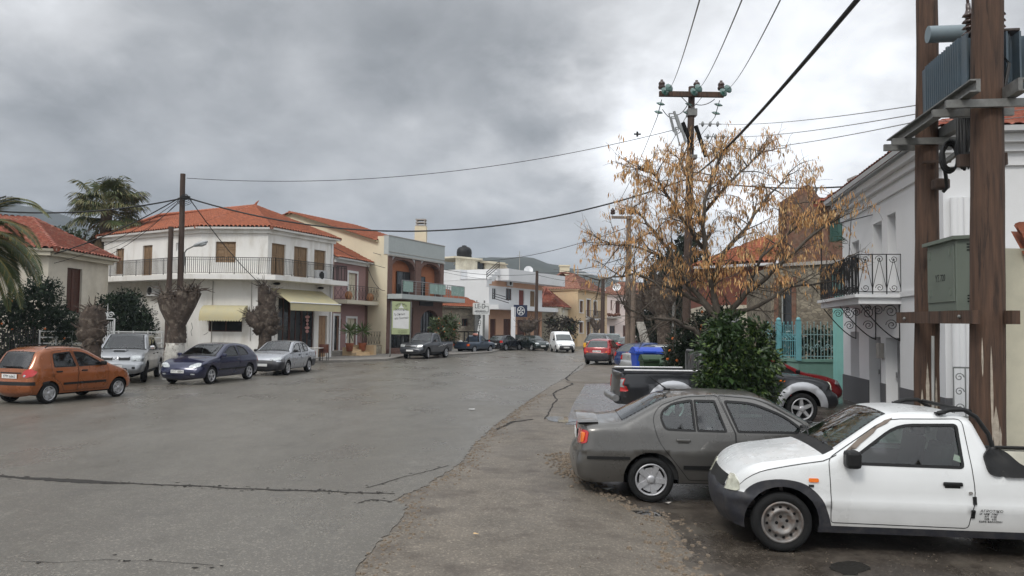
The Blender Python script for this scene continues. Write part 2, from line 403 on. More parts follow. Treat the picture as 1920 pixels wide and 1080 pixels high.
def ribbon(mb, fn, poly, w0, w1, off, m, closed=True, sg=1):
    poly = [p[:2] for p in poly]; a = offset_poly(poly, w1); b = offset_poly(poly, w0); n = len(poly)
    vs = []
    for q in (a, b): vs += [fn(*p)+V((0, sg*off, 0)) for p in q]
    fs = [(i, (i+1) % n, n+(i+1) % n, n+i) for i in range(n if closed else n-1)]
    mb.add(vs, fs, m)
def car(sp):
    S = Shape(sp); L = S.L; det = sp.get('det', 1); h = sp.get('h', .12 if det else .25)
    xr, xf = sp['axles']; rw = sp['rw']; ra = sp.get('ra', rw+.055); sill = sp['sill']; px = -L/2
    T = Matrix.Translation((px, 0, 0))
    root = empty(sp['name'], (0, 0, 0), sp['label'], sp.get('cat', 'car'), sp.get('group'))
    PM = sp['paint']; BM = sp.get('bumper', PM)
    mats = [PM, M_black, BM, M_under]+sp.get('xmats', [])
    tagm = dict(bumper=2, cowl=1); tagm.update(sp.get('tagm', {}))
    # --- side outline with wheel arches
    bot = []
    for xc in (xf, xr):
        dz = sill-rw; hx = math.sqrt(max(.01, ra*ra-dz*dz)); a0 = math.atan2(dz, hx); na = 16 if det else 9
        bot.append([(xc+ra*math.cos(a0+(math.pi-2*a0)*i/na), rw+ra*math.sin(a0+(math.pi-2*a0)*i/na)) for i in range(na+1)])
    loop = [p[:2] for p in S.out]; nt = len(loop)
    low = [loop[-1]]+bot[0]+bot[1]+[loop[0]]
    low = resample([(p[0], p[1]) for p in low], .2, closed=False)[1:-1]
    loop = loop+low
    wins = [(resample(fillet(w, True, 4), .07), None) for w in sp.get('wins', [])]
    doors = []
    for d in sp.get('doors', []):
        dp = resample(fillet(d['poly'], True, 3), .08); doors.append(dp)
        for w in d['win']: wins.append((resample(fillet(w, True, 4), .07), len(doors)-1))
    trims = [(resample(fillet(t, True, 4), .08), k) for t, k in sp.get('trim', [])]
    pts = []
    inl = loop
    x = h/2
    while x < L:
        z = sill+h/2
        while z < sp['H']:
            if inside((x, z), inl): pts.append((x, z))
            z += h
        x += h
    if det:
        po = [p[:2] for p in S.out]
        for d in (.008, .025, .05, .085):
            for q in offset_poly(loop, -d)[:nt]:
                if inside(q, loop): pts.append(q)
    vs, ts = cdt([loop]+[w for w, _ in wins]+doors+[t for t, _ in trims], pts)
    ys = [S.W(v[0], v[1]) for v in vs]
    cls = []
    for t in ts:
        c = (sum(vs[i][0] for i in t)/3, sum(vs[i][1] for i in t)/3)
        if not inside(c, loop): cls.append(None); continue
        if any(inside(c, w) for w, _ in wins): cls.append(None); continue
        m = 0
        for tp, k in trims:
            if inside(c, tp): m = k
        dk = next((i for i, d in enumerate(doors) if inside(c, d)), -1)
        cls.append((dk, m))
    def nrm(x, z):
        e = .012; return V((-(S.W(x+e, z)-S.W(x-e, z))/(2*e), 1, -(S.W(x, z+e)-S.W(x, z-e))/(2*e))).normalized()
    vn = [nrm(v[0], v[1]) for v in vs]
    def side_part(mb, sel, sg):
        use = {}; 
        for t, c in zip(ts, cls):
            if c is None or c[0] != sel: continue
            idx = []
            for i in t:
                if i not in use:
                    use[i] = len(mb.v); mb.v.append(T @ V((vs[i][0], sg*ys[i], vs[i][1]))); mb.cn.append(V((vn[i].x, sg*vn[i].y, vn[i].z)))
                idx.append(use[i])
            mb.f.append(idx if sg < 0 else idx[::-1]); mb.m.append(c[1]); mb.sm.append(True)
    def finish(mb, name, parent, k0):
        o = mb.build(name, mats, parent)
        me = o.data; ns = [tuple(v.normal) for v in me.vertices]
        for i, n in enumerate(mb.cn): ns[k0+i] = tuple(n)
        # keep flat faces flat where no analytic normal exists
        me.normals_split_custom_set_from_vertices(ns)
        return o
    body = MB(); body.cn = []
    for sg in (1, -1): side_part(body, -1, sg)
    nan = len(body.v)
    # --- strip over the top, front and rear
    out = S.out; rows = []
    for i, p in enumerate(out):
        a = V(out[max(i-1, 0)][:2]); b = V(out[min(i+1, len(out)-1)][:2]); t = (b-a).normalized(); n = V((-t.y, t.x))
        ye = S.W(p[0], p[1]); rows.append([T @ V((p[0]+n.x*S.crown[i]*(1-k*k), k*ye, p[1]+n.y*S.crown[i]*(1-k*k))) for k in COLS])
    nc = len(COLS); b0 = len(body.v); g = {'ws': MB(), 'rw': MB()}
    for r in rows: body.v.extend(r)
    fr = {}
    for i in range(len(out)-1):
        tg = out[i][2] or 'tail'
        if tg == 'open': continue
        first = i == 0 or (out[i-1][2] or 'tail') != tg; last = i+1 >= len(out)-1 or (out[i+1][2] or 'tail') != tg
        for k in range(nc-1):
            f = [b0+(i+1)*nc+k, b0+(i+1)*nc+k+1, b0+i*nc+k+1, b0+i*nc+k]
            if tg in g and not (k in (0, nc-2)):
                q = g[tg]; q.add([rows[i+1][k], rows[i+1][k+1], rows[i][k+1], rows[i][k]], [(0, 1, 2, 3)], 0, True)
                continue
            body.f.append(f); body.m.append(1 if (tg in g) and sp.get('blackpillar') else tagm.get(tg, 0)); body.sm.append(True)
    for sg in (1, -1):
        fn = surf(S, 'side', sg)
        ft = lambda a, b, fn=fn: T @ fn(a, b)
        for w, dk in wins:
            if dk is None: ribbon(body, ft, w, -.018, .008, .004, 1, True, sg)
        if det:
            for d in doors: ribbon(body, ft, d, -.004, .004, .0025, 1, True, sg)
    for sg in (1, -1):
        if det and 'hoodline' in sp:
            x0, x1, dz = sp['hoodline']; q_ = [(x0+(x1-x0)*i/14, S.zt(x0+(x1-x0)*i/14)-dz-(.06*(i/14)**3)) for i in range(15)]
            for i in range(14):
                A, B = q_[i], q_[i+1]; f4 = [(A[0], A[1]+.004), (B[0], B[1]+.004), (B[0], B[1]-.004), (A[0], A[1]-.004)]; body.add([T @ (surf(S, 'side', sg)(*p)+V((0, sg*.002, .003))) for p in f4], [(0, 1, 2, 3)], 1)
    b = finish(body, 'body', root, 0)
    gm = G_car if det else M_carglass
    for tg, nm in (('ws', 'windscreen'), ('rw', 'rear_window')):
        q = g[tg]
        if q.f:
            # merge so that shading is smooth, then a black edge round the pane
            o = q.build(nm, [sp.get('gl', gm)], root); bm = bmesh.new(); bm.from_mesh(o.data); bmesh.ops.remove_doubles(bm, verts=bm.verts, dist=1e-4)
            bm.to_mesh(o.data)
            bmesh.ops.recalc_face_normals(bm, faces=bm.faces)
            be = [e for e in bm.edges if e.is_boundary]; e3 = MB()
            for e in be:
                va, vb = e.verts; f = e.link_faces[0]; n = f.normal; c = f.calc_center_median()
                if n.z < 0: n = -n
                ia = (c-va.co).normalized()*.045; ib = (c-vb.co).normalized()*.045
                u = n*.004; e3.add([va.co+u, vb.co+u, vb.co+ib+u, va.co+ia+u], [(0, 1, 2, 3)], 0)
            bm.free(); e3.build('seal', M_black, o)
    # --- underside and wheel wells
    ub = MB(); lw = [loop[nt-1]]+low+[loop[0]]
    for i in range(len(lw)-1):
        a, c = lw[i], lw[i+1]; ya, yc = S.W(*a)-.01, S.W(*c)-.01
        ub.add([T @ V((a[0], -ya, a[1])), T @ V((a[0], ya, a[1])), T @ V((c[0], yc, c[1])), T @ V((c[0], -yc, c[1]))], [(0, 1, 2, 3)], 0)
    ub.box((0, 0, .25), (L*.7, .9, .12)); ub.bar((xr+px, -S.hw+.15, rw), (xr+px, S.hw-.15, rw), .08); ub.bar((xf+px, -S.hw+.15, rw), (xf+px, S.hw-.15, rw), .08)
    ub.build('underbody', M_under, root)
    # --- doors with panes and handles; fixed panes
    for sg in (1, -1):
        fn = surf(S, 'side', sg); ft = lambda a, b2, fn=fn: T @ fn(a, b2)
        par = {}
        for k, d in enumerate(sp.get('doors', [])):
            mb = MB(); mb.cn = []; side_part(mb, k, sg)
            if not mb.f: continue
            for w, dk in wins:
                if dk == k: ribbon(mb, ft, w, -.02, .01, .004, 1, True, sg)
            do = finish(mb, 'door', root, 0); par[k] = do
            hx, hz = d['handle']; y = S.W(hx, hz)
            hb = MB(); hb.box((px+hx, sg*(y+.014), hz), (.19, .03, .04), 0, bev=.012); hb.box((px+hx, sg*(y+.001), hz-.028), (.15, .012, .03), 0, bev=.005)
            hb.build('handle', sp.get('handlem', M_black), do)
        for w, dk in wins:
            xs = [p[0] for p in w]; zs = [p[1] for p in w]; pp = []
            x = min(xs)+.12
            while x < max(xs):
                z = min(zs)+.1
                while z < max(zs):
                    if inside((x, z), w): pp.append((x, z))
                    z += .12
                x += .15
            v2, t2 = cdt([w], pp); t2 = [t for t in t2 if inside((sum(v2[i][0] for i in t)/3, sum(v2[i][1] for i in t)/3), [q[:2] for q in w])]
            mb = MB(); mb.add([T @ V((v[0], sg*(S.W(v[0], v[1])-.01), v[1])) for v in v2], [t if sg < 0 else t[::-1] for t in t2], 0, True)
            mb.build('window_pane', [sp.get('gl', gm)], par.get(dk, root))
    # --- wheels
    me = wheel_meshes(sp.get('rim', 'spoke5'), rw); wheels = {}
    for nm, x, sg in (('rl', xr, 1), ('rr', xr, -1), ('fl', xf, 1), ('fr', xf, -1)):
        yw = S.W(x, rw+ra*.9)-.105 if not sp.get('flare') else S.hw-.1
        w = empty('wheel', (px+x, sg*yw, rw), parent=root); w.rotation_euler.z = (0 if sg > 0 else math.pi)+(sp.get('steer', 0) if nm[0] == 'f' else 0)
        for k, n2 in ((0, 'tyre'), (1, 'rim')):
            o = bpy.data.objects.new(n2, me[k]); COL.objects.link(o); o.parent = w; o.rotation_euler.y = R.random()*6
        wheels[nm] = V((px+x, sg*(yw+.09), 0))
    root_w = wheels
    # --- lamps
    for key, nm, m0, end in (('head', 'headlight', sp.get('headm', M_lamp), 'front'), ('tail', 'taillight', M_red, 'rear')):
        for item in sp.get(key, []):
            poly, extra = item if isinstance(item, tuple) else (item, None)
            for sg in (1, -1):
                mb = MB(); fn = surf(S, end)
                patch(fn, [(p[0]*sg, p[1]) for p in fillet(poly, True, 3)], .05, .012, mb, 0)
                if extra:
                    for ep, em in extra: patch(fn, [(p[0]*sg, p[1]) for p in ep], .04, .019, mb, em, .012)
                for i in range(len(mb.v)): mb.v[i] = T @ mb.v[i]
                mb.build(nm, [m0, M_amber, M_lamp, M_black], root)
    for poly, m0, nm, end in sp.get('patch', []):
        mb = MB(); patch(surf(S, end), fillet(poly, True, 3), .08, .008, mb, 0, .01)
        for i in range(len(mb.v)): mb.v[i] = T @ mb.v[i]
        mb.build(nm, m0, root)
    for poly, m0, nm in sp.get('sidepatch', []):
        of_ = .034 if nm == 'bed_trim' else .012
        for sg in (1, -1):
            mb = MB(); patch(surf(S, 'side', sg), fillet(poly, True, 3), .08, of_, mb, 0, .01)
            for i in range(len(mb.v)): mb.v[i] = T @ mb.v[i]
            mb.build(nm, m0, root)
    # --- plates
    for end in ('front', 'rear'):
        if end+'_plate' in sp:
            z, y0, txt = sp[end+'_plate']; p = T @ S.end(end == 'front', y0, z); sg = 1 if end == 'front' else -1
            pl = MB(); pl.box(p+V((sg*.012, 0, 0)), (.012, .5, .11), 0, bev=.003); po = pl.build('number_plate', M_plate, root)
            if txt: text(txt, .115, frame3(p+V((sg*.0195, 0, -.003)), (0, sg, 0), (0, 0, 1)), 'lettering', M_ink, po, depth=.001, sx=.9)
    # --- mirrors
    if 'mirror' in sp:
        mxx, mz = sp['mirror']
        for sg in (1, -1):
            y = S.W(mxx, mz); mb = MB(); ms = sp.get('mirs', 1)
            mb.box((px+mxx+.02, sg*(y+.1), mz+.03), (.1*ms, .17, .12*ms), 0, bev=.035); mb.bar((px+mxx+.05, sg*(y-.02), mz-.01), (px+mxx+.03, sg*(y+.07), mz), .05, .04)
            mb.build('wing_mirror', sp.get('mirm', M_black), root)
    # --- cabin
    if det:
        it = MB(); x0, x1 = sp.get('cabin', (xr, xf-.2)); yb = S.hw-.1
        it.box((px+(x0+x1)/2, 0, .36), (x1-x0, 2*yb, .1)); zc = S.belt-.04
        for sg in (1, -1): it.add([(px+x0, sg*yb, .3), (px+x1, sg*yb, .3), (px+x1, sg*(yb-.02), zc), (px+x0, sg*(yb-.02), zc)], [(0, 1, 2, 3)])
        it.box((px+x1-.08, 0, (zc+.3)/2), (.3, 2*yb-.04, zc-.3), bev=.05)
        it.box((px+x0+.03, 0, (zc+.3)/2), (.06, 2*yb-.04, zc-.32))
        it.build('interior', M_int, root)
        for sx in sp.get('seats', []):
            for sg in ((1, -1) if sx != sp['seats'][-1] or len(sp['seats']) == 1 else (1, -1)):
                st = MB(); y = sg*.36; mx = Matrix.Translation((px+sx, y, 0))
                st.box((.1, 0, .5), (.5, .48, .16), 0, mx, bev=.05)
                st.box((0, 0, 0), (.13, .46, .62), 0, mx @ Matrix.Translation((-.2, 0, .82)) @ Matrix.Rotation(-.22, 4, 'Y'), bev=.05)
                st.box((0, 0, 0), (.09, .27, .17), 0, mx @ Matrix.Translation((-.3, 0, 1.2-.08*(sp['H'] < 1.45))) @ Matrix.Rotation(-.15, 4, 'Y'), bev=.035)
                st.build('seat', M_seat, root)
        sw = MB(); xs_ = x1-.32; pts = [V((px+xs_-.1*math.cos(a)*.35, .36+.18*math.sin(a), S.belt-.03+.17*math.cos(a))) for a in [2*math.pi*i/20 for i in range(21)]]
        sw.tube(pts, .016, 6, cap=False); sw.bar((px+xs_, .19, S.belt-.03), (px+xs_, .53, S.belt-.03), .02, .05); sw.bar((px+xs_, .36, S.belt-.03), (px+xs_+.25, .36, S.belt-.12), .05)
        sw.build('steering_wheel', M_int, root)
    root['_w'] = 0; del root['_w']
    return root, root_w, S, T
def place(c, wheel, pt, ang, dz=0):
    root, w = c[0], c[1]; q = Matrix.Rotation(ang, 4, 'Z'); p = V(pt)-(q @ w[wheel]); root.location = (p.x, p.y, gz(pt[0], pt[1])+dz); root.rotation_euler.z = ang
    return root
def hdg(a, b): d = V(b)-V(a); return math.atan2(d.y, d.x)
def sx(L, pts): return [(p[0]*L,)+tuple(p[1:]) for p in pts]
# ---- white pickup, right foreground
P_white = mat('paint_white', (.66, .67, .665), .3, 0, var=.05, scale=1.5, coat=.5, rvar=.08, zdirt=(.2, .66, .55, (.20, .16, .11)))
M_bump = mat('black_bumper', (.02, .021, .027), .5, var=.3, scale=6, col2=(.06, .055, .05), c2scale=9, c2amt=.4)
M_prim = mat('primer_patch', (.16, .13, .105), .8, var=.15, scale=12)
strada = car(dict(name='pickup_truck', label='white two-door pickup with black bumper and peeling paint, nearest vehicle at lower right', cat='pickup truck',
    paint=P_white, bumper=M_bump, L=4.23, W=1.66, H=1.5, bow=.7, hoodline=(3.1, 4.1, .05), belt=.93, sill=.21, crease=(.5,), axles=(.72, 3.66), rw=.305, ra=.375, rim='steel', step=.06, h=.1, tum=.36, znose=.62, ztail=.5,
    cf=(.24, .52), bedx=1.5, rr=.1, tagm=dict(wall=0),
    top=[(.05, .33, 0, 'bumper'), (0, .42, .03, 'tail'), (0, .90, .02, 'open'), (1.50, .90, .01, 'wall'), (1.70, 1.42, .08, 'roof'), (2.15, 1.465, .3, 'roof'), (2.52, 1.435, .12, 'ws'), (3.10, 1.06, .02, 'cowl'), (3.22, 1.0, .03, 'hood'), (3.9, .90, .4, 'hood'), (4.08, .80, .16, 'nose'), (4.18, .62, .05, 'bumper'), (4.23, .55, .05, 'bumper'), (4.22, .36, .08, 'bumper'), (4.15, .24, .05, 'bumper')],
    doors=[dict(poly=[(3.17, .32, .03), (3.19, .97, .06), (3.02, 1.08, .1), (2.55, 1.385, .14), (1.80, 1.40, .06), (1.78, .9, .1), (1.76, .65, .1), (1.82, .31, .04)], handle=(1.98, .76),
        win=[[(2.98, .93, .03), (2.98, .96, .03), (2.46, 1.33, .16), (1.86, 1.345, .04), (1.86, .92, .04)]])],
    trim=[([(1.2, .1, 0), (1.2, .285, 0), (3.2, .285, 0), (3.2, .1, 0)], 2), ([(4.5, .10, 0), (4.5, .585, 0), (4.30, .60, .03), (4.02, .60, .05), (4.02, .2, 0)], 2),
          ([(3.13, .15, 0), (3.19, .40, .12), (3.26, .57, .2), (3.42, .72, .22), (3.68, .765, .25), (3.92, .72, .2), (4.06, .6, .1), (4.12, .2, 0)], 2),
          ([(.08, .15, 0), (.26, .57, .2), (.46, .72, .22), (.72, .765, .25), (.98, .72, .2), (1.18, .5, .1), (1.26, .15, 0)], 2)],
    head=[([(.52, .585, .03), (.46, .74, .03), (.62, .755, .04), (.725, .70, .04), (.735, .60, .03)], None)], headm=M_lampy,
    sidepatch=[([(1.66, 1.06, .05), (1.63, .87, .06), (1.52, .84, .1), (.10, .84, .01), (.10, .905, .01), (1.15, .91, .15), (1.30, .95, .12), (1.42, 1.08, .08), (1.54, 1.13, .06)], M_black, 'bed_trim'),
               ([(3.40, .735, .015), (3.40, .775, .015), (3.30, .775, .015), (3.30, .735, .015)], M_amber, 'side_repeater'),
               ([(3.40, .685, .0), (3.40, .71, .0), (3.35, .71, .0), (3.35, .685, .0)], M_ink, 'badge'),
               ([(3.01, 1.05, .0), (2.86, 1.17, .0), (2.72, 1.265, .0), (2.57, 1.362, .0), (2.49, 1.39, .0), (2.55, 1.34, 0), (2.66, 1.285, .0), (2.7, 1.24, 0), (2.84, 1.135, 0), (2.9, 1.08, 0)], M_prim, 'bare_paint_patch'),
               ([(1.83, .66, .02), (1.83, .69, .02), (1.79, .69, .02), (1.79, .66, .02)], M_chrome, 'door_lock'),
               ([(1.79, .56, 0), (1.79, .64, 0), (1.755, .64, 0), (1.755, .56, 0)], M_black, 'hinge'),
               ([(1.80, .42, 0), (1.80, .5, 0), (1.765, .5, 0), (1.765, .42, 0)], M_black, 'hinge')],
    patch=[([(-.45, .60, .02), (-.45, .72, .02), (.45, .72, .02), (.45, .60, .02)], M_black, 'grille', 'front')],
    tail=[[(.70, .62, .02), (.70, .86, .02), (.80, .86, .02), (.80, .62, .02)]],
    mirror=(2.96, .96), mirs=1.5, cabin=(1.62, 3.2), seats=[2.15]))
r0, W0, S0, T0 = strada
# cargo bed, racks and writing
bd = MB(); px = -2.115
for sg in (1, -1): bd.add([(px+.08, sg*.72, .5), (px+1.44, sg*.72, .5), (px+1.44, sg*.74, 0.89), (px+.08, sg*.74, 0.89)], [(0, 1, 2, 3)]); bd.add([(px+.02, sg*.74, 0.902), (px+1.5, sg*.74, 0.902), (px+1.5, sg*.82, 0.902), (px+.02, sg*.82, 0.902)], [(0, 1, 2, 3)])
bd.add([(px+.06, -.74, .5), (px+1.5, -.74, .5), (px+1.5, .74, .5), (px+.06, .74, .5)], [(0, 1, 2, 3)]); bd.add([(px+.06, -.74, .5), (px+.06, .74, .5), (px+.06, .74, 0.902), (px+.06, -.74, 0.902)], [(0, 1, 2, 3)])
bd.box((px+.03, 0, .905), (.07, 1.5, .02)); bd.build('cargo_bed', mat('bed_cream', (.55, .53, .45), .5, var=.15), r0)
rk = MB()
for sg in (1, -1):
    rk.tube([(px+2.02, sg*.60, 1.45), (px+1.9, sg*.60, 1.49), (px+1.76, sg*.60, 1.495), (px+1.64, sg*.60, 1.42), (px+1.54, sg*.64, 1.25), (px+1.46, sg*.66, .95)], .024, 8)
    rk.box((px+2.0, sg*.60, 1.455), (.1, .07, .02), bev=.008)
rk.tube([(px+1.70, -.6, 1.48), (px+1.70, .6, 1.48)], .022, 8); rk.build('roll_bar', M_black, r0)
for sg in (1, -1): tb = MB(); tb.tube([(px+.1, sg*.77, .93), (px+1.42, sg*.77, .93)], .02, 6); tb.build('bed_rail', M_black, r0)
for i, (t, s_, zz) in enumerate((('ΑΓΡΟΤΙΚΟ', .040, .50), ('ΙΧ  ΜΙΚ  1765', .027, .466), ('      ΑΠ  1130', .027, .440), ('      ΩΦ   635', .027, .414), ('ΕΔΡΑ ΚΑΛΛΟΝΗ', .026, .387))):
    for sg in (1, -1):
        xx = 1.72 if sg > 0 else 1.44; y = S0.W(1.45, zz); text(t, s_, frame3((px+xx, sg*(y+.004), zz), (-sg, 0, 0), (0, -sg*(S0.W(1.45, zz+.03)-S0.W(1.45, zz-.03))*-16, 1)), 'lettering', M_ink, r0, 'LEFT', .001, sx=1.1)
wp = MB()
for y0 in (.35, -.25): wp.bar(T0 @ V((3.12, y0, 1.075)), T0 @ V((3.02, y0-.5, 1.135)), .014, .02)
wp.build('wiper', M_black, r0)
place(strada, 'fl', G(1468, 1036), math.pi-.105)

# ---- grey saloon beside it
P_grey = paint('grey', (.105, .101, .094), .55, .3, .25)
SED = dict(crease=(.66,), L=4.43, W=1.70, H=1.43, belt=.95, sill=.26, hoodline=(3.2, 4.1, .05), axles=(1.0, 3.60), rw=.30, ra=.365, tum=.42, rr=.1,
    top=[(.14, .24, 0, 'bumper'), (.04, .30, .04, 'bumper'), (0, .5, .06, 'bumper'), (.03, .64, .03, 'tail'), (.07, .70, .02, 'tail'), (.10, 1.0, .05, 'deck'), (.62, 1.05, .06, 'rw'), (1.25, 1.385, .18, 'roof'), (1.9, 1.43, .4, 'roof'), (2.5, 1.40, .2, 'ws'), (3.17, 1.02, .02, 'cowl'), (3.27, .98, .03, 'hood'), (3.9, .90, .3, 'hood'), (4.25, .78, .15, 'nose'), (4.37, .62, .05, 'bumper'), (4.43, .5, .06, 'bumper'), (4.4, .3, .06, 'bumper'), (4.3, .22, .05, 'bumper')],
    doors=[dict(poly=[(1.50, .30, .03), (1.36, .48, .1), (1.08, .82, .15), (1.02, 1.12, .1), (1.12, 1.27, .12), (1.45, 1.385, .1), (1.90, 1.41, .03), (2.10, .93, .03), (2.12, .30, .03)], handle=(1.42, .83),
             win=[[(1.18, .965, .06), (1.11, 1.16, .1), (1.27, 1.30, .12), (1.52, 1.345, .05), (1.56, 1.345, .0), (1.58, .955, .0)], [(1.61, .955, .02), (1.59, 1.345, .01), (1.86, 1.345, .02), (1.99, .95, .02)]]),
           dict(poly=[(2.13, .30, .03), (2.11, .93, .03), (1.92, 1.41, .03), (2.45, 1.375, .15), (3.02, 1.06, .1), (3.1, .95, .05), (3.16, .7, .05), (3.12, .30, .04)], handle=(2.34, .83),
             win=[[(2.14, .95, .02), (1.99, 1.345, .03), (2.36, 1.325, .14), (2.76, 1.17, .1), (2.98, 1.0, .03), (2.98, .95, .03)]])],
    mirror=(2.95, .98), cabin=(1.1, 3.15), seats=[2.1, 1.3])
sd = dict(SED, name='saloon_car', label='dark grey four-door saloon parked beside the white pickup at lower right', paint=P_grey, rim='cover', step=.06, h=.1, handlem=P_grey,
    tail=[([(.42, .72, .02), (.40, .92, .02), (.6, .94, .02), (.80, .93, .03), (.82, .76, .04)], [([(.62, .75), (.62, .91), (.78, .9), (.79, .78)], 1)])],
    head=[[(.42, .62, .03), (.42, .75, .03), (.75, .78, .03), (.8, .66, .03)]], rear_plate=(.82, 0, ''),
    sidepatch=[([(.15, .56, .01), (.15, .60, .01), (.72, .60, .01), (.72, .56, .01)], M_black, 'bumper_strip'), ([(1.42, .45, .01), (1.42, .5, .01), (3.1, .5, .01), (3.1, .45, .01)], M_black, 'door_moulding')])
prim = car(sd); r1, w1, S1, T1 = prim
sp_ = MB(); nseg = 12
for k in range(nseg):
    y0, y1 = -.72+1.44*k/nseg, -.72+1.44*(k+1)/nseg; f = lambda y: (.11*(1-abs(y)/.72)**.5 if abs(y) < .72 else 0)
    a, b = f(y0), f(y1); z = 1.0
    sp_.add([(T1 @ V((.02, y0, 1.03+a*.6+.0))), T1 @ V((.02, y1, 1.03+b*.6)), T1 @ V((.30, y1, 1.03+b*.35+.01)), T1 @ V((.30, y0, 1.03+a*.35+.01)), T1 @ V((.05, y0, 1.0+a*.4)), T1 @ V((.05, y1, 1.0+b*.4)), T1 @ V((.30, y1, .99)), T1 @ V((.30, y0, .99))], [(0, 1, 2, 3), (5, 4, 7, 6), (1, 0, 4, 5), (3, 2, 6, 7)], 0)
sp_.build('spoiler', P_grey, r1)
an = MB(); p = T1 @ V((1.32, 0, 1.44)); an.tube([p, p+V((-.28, 0, .2))], [.012, .004], 6); an.box(p, (.1, .05, .03), bev=.01); an.build('aerial', M_black, r1)
wl = MB()
for y0 in (.3, -.3): wl.bar(T1 @ V((3.2, y0, 1.05)), T1 @ V((3.12, y0-.45, 1.085)), .014, .02)
wl.build('wiper', M_black, r1)
place(prim, 'rr', G(1221, 943), -.05)

# ---- orange hatchback, left
P_or = paint('orange', (.27, .075, .016), .3, .28, .3)
HAT5 = dict(crease=(.74,), L=3.5, W=1.5, H=1.48, belt=.93, sill=.25, hoodline=(2.6, 3.2, .05), axles=(.56, 2.90), rw=.27, ra=.325, tum=.34, rr=.1, znose=.6, ztail=.8, cf=(.2, .4), cr=(.14, .3),
    top=[(.14, .24, 0, 'bumper'), (.03, .32, .04, 'bumper'), (0, .48, .05, 'bumper'), (.02, .62, .02, 'tail'), (.06, .92, .04, 'rw'), (.30, 1.36, .1, 'roof'), (.6, 1.46, .2, 'roof'), (1.3, 1.48, .4, 'roof'), (1.8, 1.42, .2, 'ws'), (2.62, .98, .02, 'cowl'), (2.72, .94, .03, 'hood'), (3.15, .80, .2, 'hood'), (3.38, .66, .1, 'nose'), (3.47, .5, .05, 'bumper'), (3.5, .42, .05, 'bumper'), (3.46, .26, .06, 'bumper'), (3.38, .22, .04, 'bumper')],
    doors=[dict(poly=[(1.02, .30, .03), (.92, .50, .1), (.66, .68, .15), (.60, .93, .05), (.66, 1.36, .12), (1.30, 1.415, .03), (1.44, .93, .03), (1.44, .30, .03)], handle=(.82, .83), win=[[(.69, .95, .03), (.71, 1.30, .06), (1.27, 1.345, .03), (1.39, .95, .03)]]),
           dict(poly=[(1.455, .30, .03), (1.455, .93, .03), (1.32, 1.415, .03), (1.75, 1.37, .12), (2.38, 1.02, .08), (2.48, .88, .05), (2.48, .4, .1), (2.42, .30, .03)], handle=(1.64, .83), win=[[(1.48, .95, .03), (1.385, 1.345, .03), (1.72, 1.315, .12), (2.2, 1.06, .06), (2.3, .96, .03)]])],
    mirror=(2.22, .98), cabin=(.5, 2.5), seats=[1.55, .85])
mz = car(dict(HAT5, name='hatchback_car', label='orange five-door hatchback seen from behind at the left edge', paint=P_or, rim='cover', step=.07, h=.12, tail=[([(.38, .74, .05), (.42, .88, .06), (.62, .93, .06), (.72, .86, .05), (.70, .74, .05), (.5, .69, .05)], [([(.46, .71), (.42, .745), (.46, .78), (.5, .75)], 2)])],
    head=[[(.35, .56, .03), (.35, .7, .05), (.62, .72, .03), (.66, .58, .03)]], rear_plate=(.73, 0, 'YPM 6663'), gl=G_cart,
    patch=[([(-.76, .50, .02), (-.76, .59, .02), (.76, .59, .02), (.76, .50, .02)], M_black, 'bumper_strip', 'rear'), ([(-.35, .80, .01), (-.35, .83, .01), (.35, .83, .01), (.35, .80, .01)], M_black, 'tailgate_handle', 'rear'), ([(-.42, .22, .02), (-.42, .30, .02), (.42, .30, .02), (.42, .22, .02)], M_under, 'bumper_vent', 'rear')],
    sidepatch=[([(.98, .47, .01), (.98, .53, .01), (2.42, .53, .01), (2.42, .47, .01)], M_black, 'door_moulding'), ([(2.34, .95, 0), (2.28, 1.03, 0), (2.45, .95, 0)], M_black, 'quarter_trim')]))
rb = MB(); rz = MB()
for sg in (1, -1): rb.tube([mz[3] @ V((x, sg*.52, z)) for x, z in ((.55, 1.46), (.62, 1.505), (1.2, 1.525), (1.7, 1.47), (1.76, 1.43))], .016, 6)
rb.build('roof_rail', M_black, mz[0])
wq = MB(); wq.bar(mz[3] @ V((-.0, .25, .98)), mz[3] @ V((.03, -.35, .97)), .015, .03); wq.build('wiper', M_black, mz[0])
place(mz, 'rr', G(92, 757), hdg(G(92, 757), G(209, 745)))

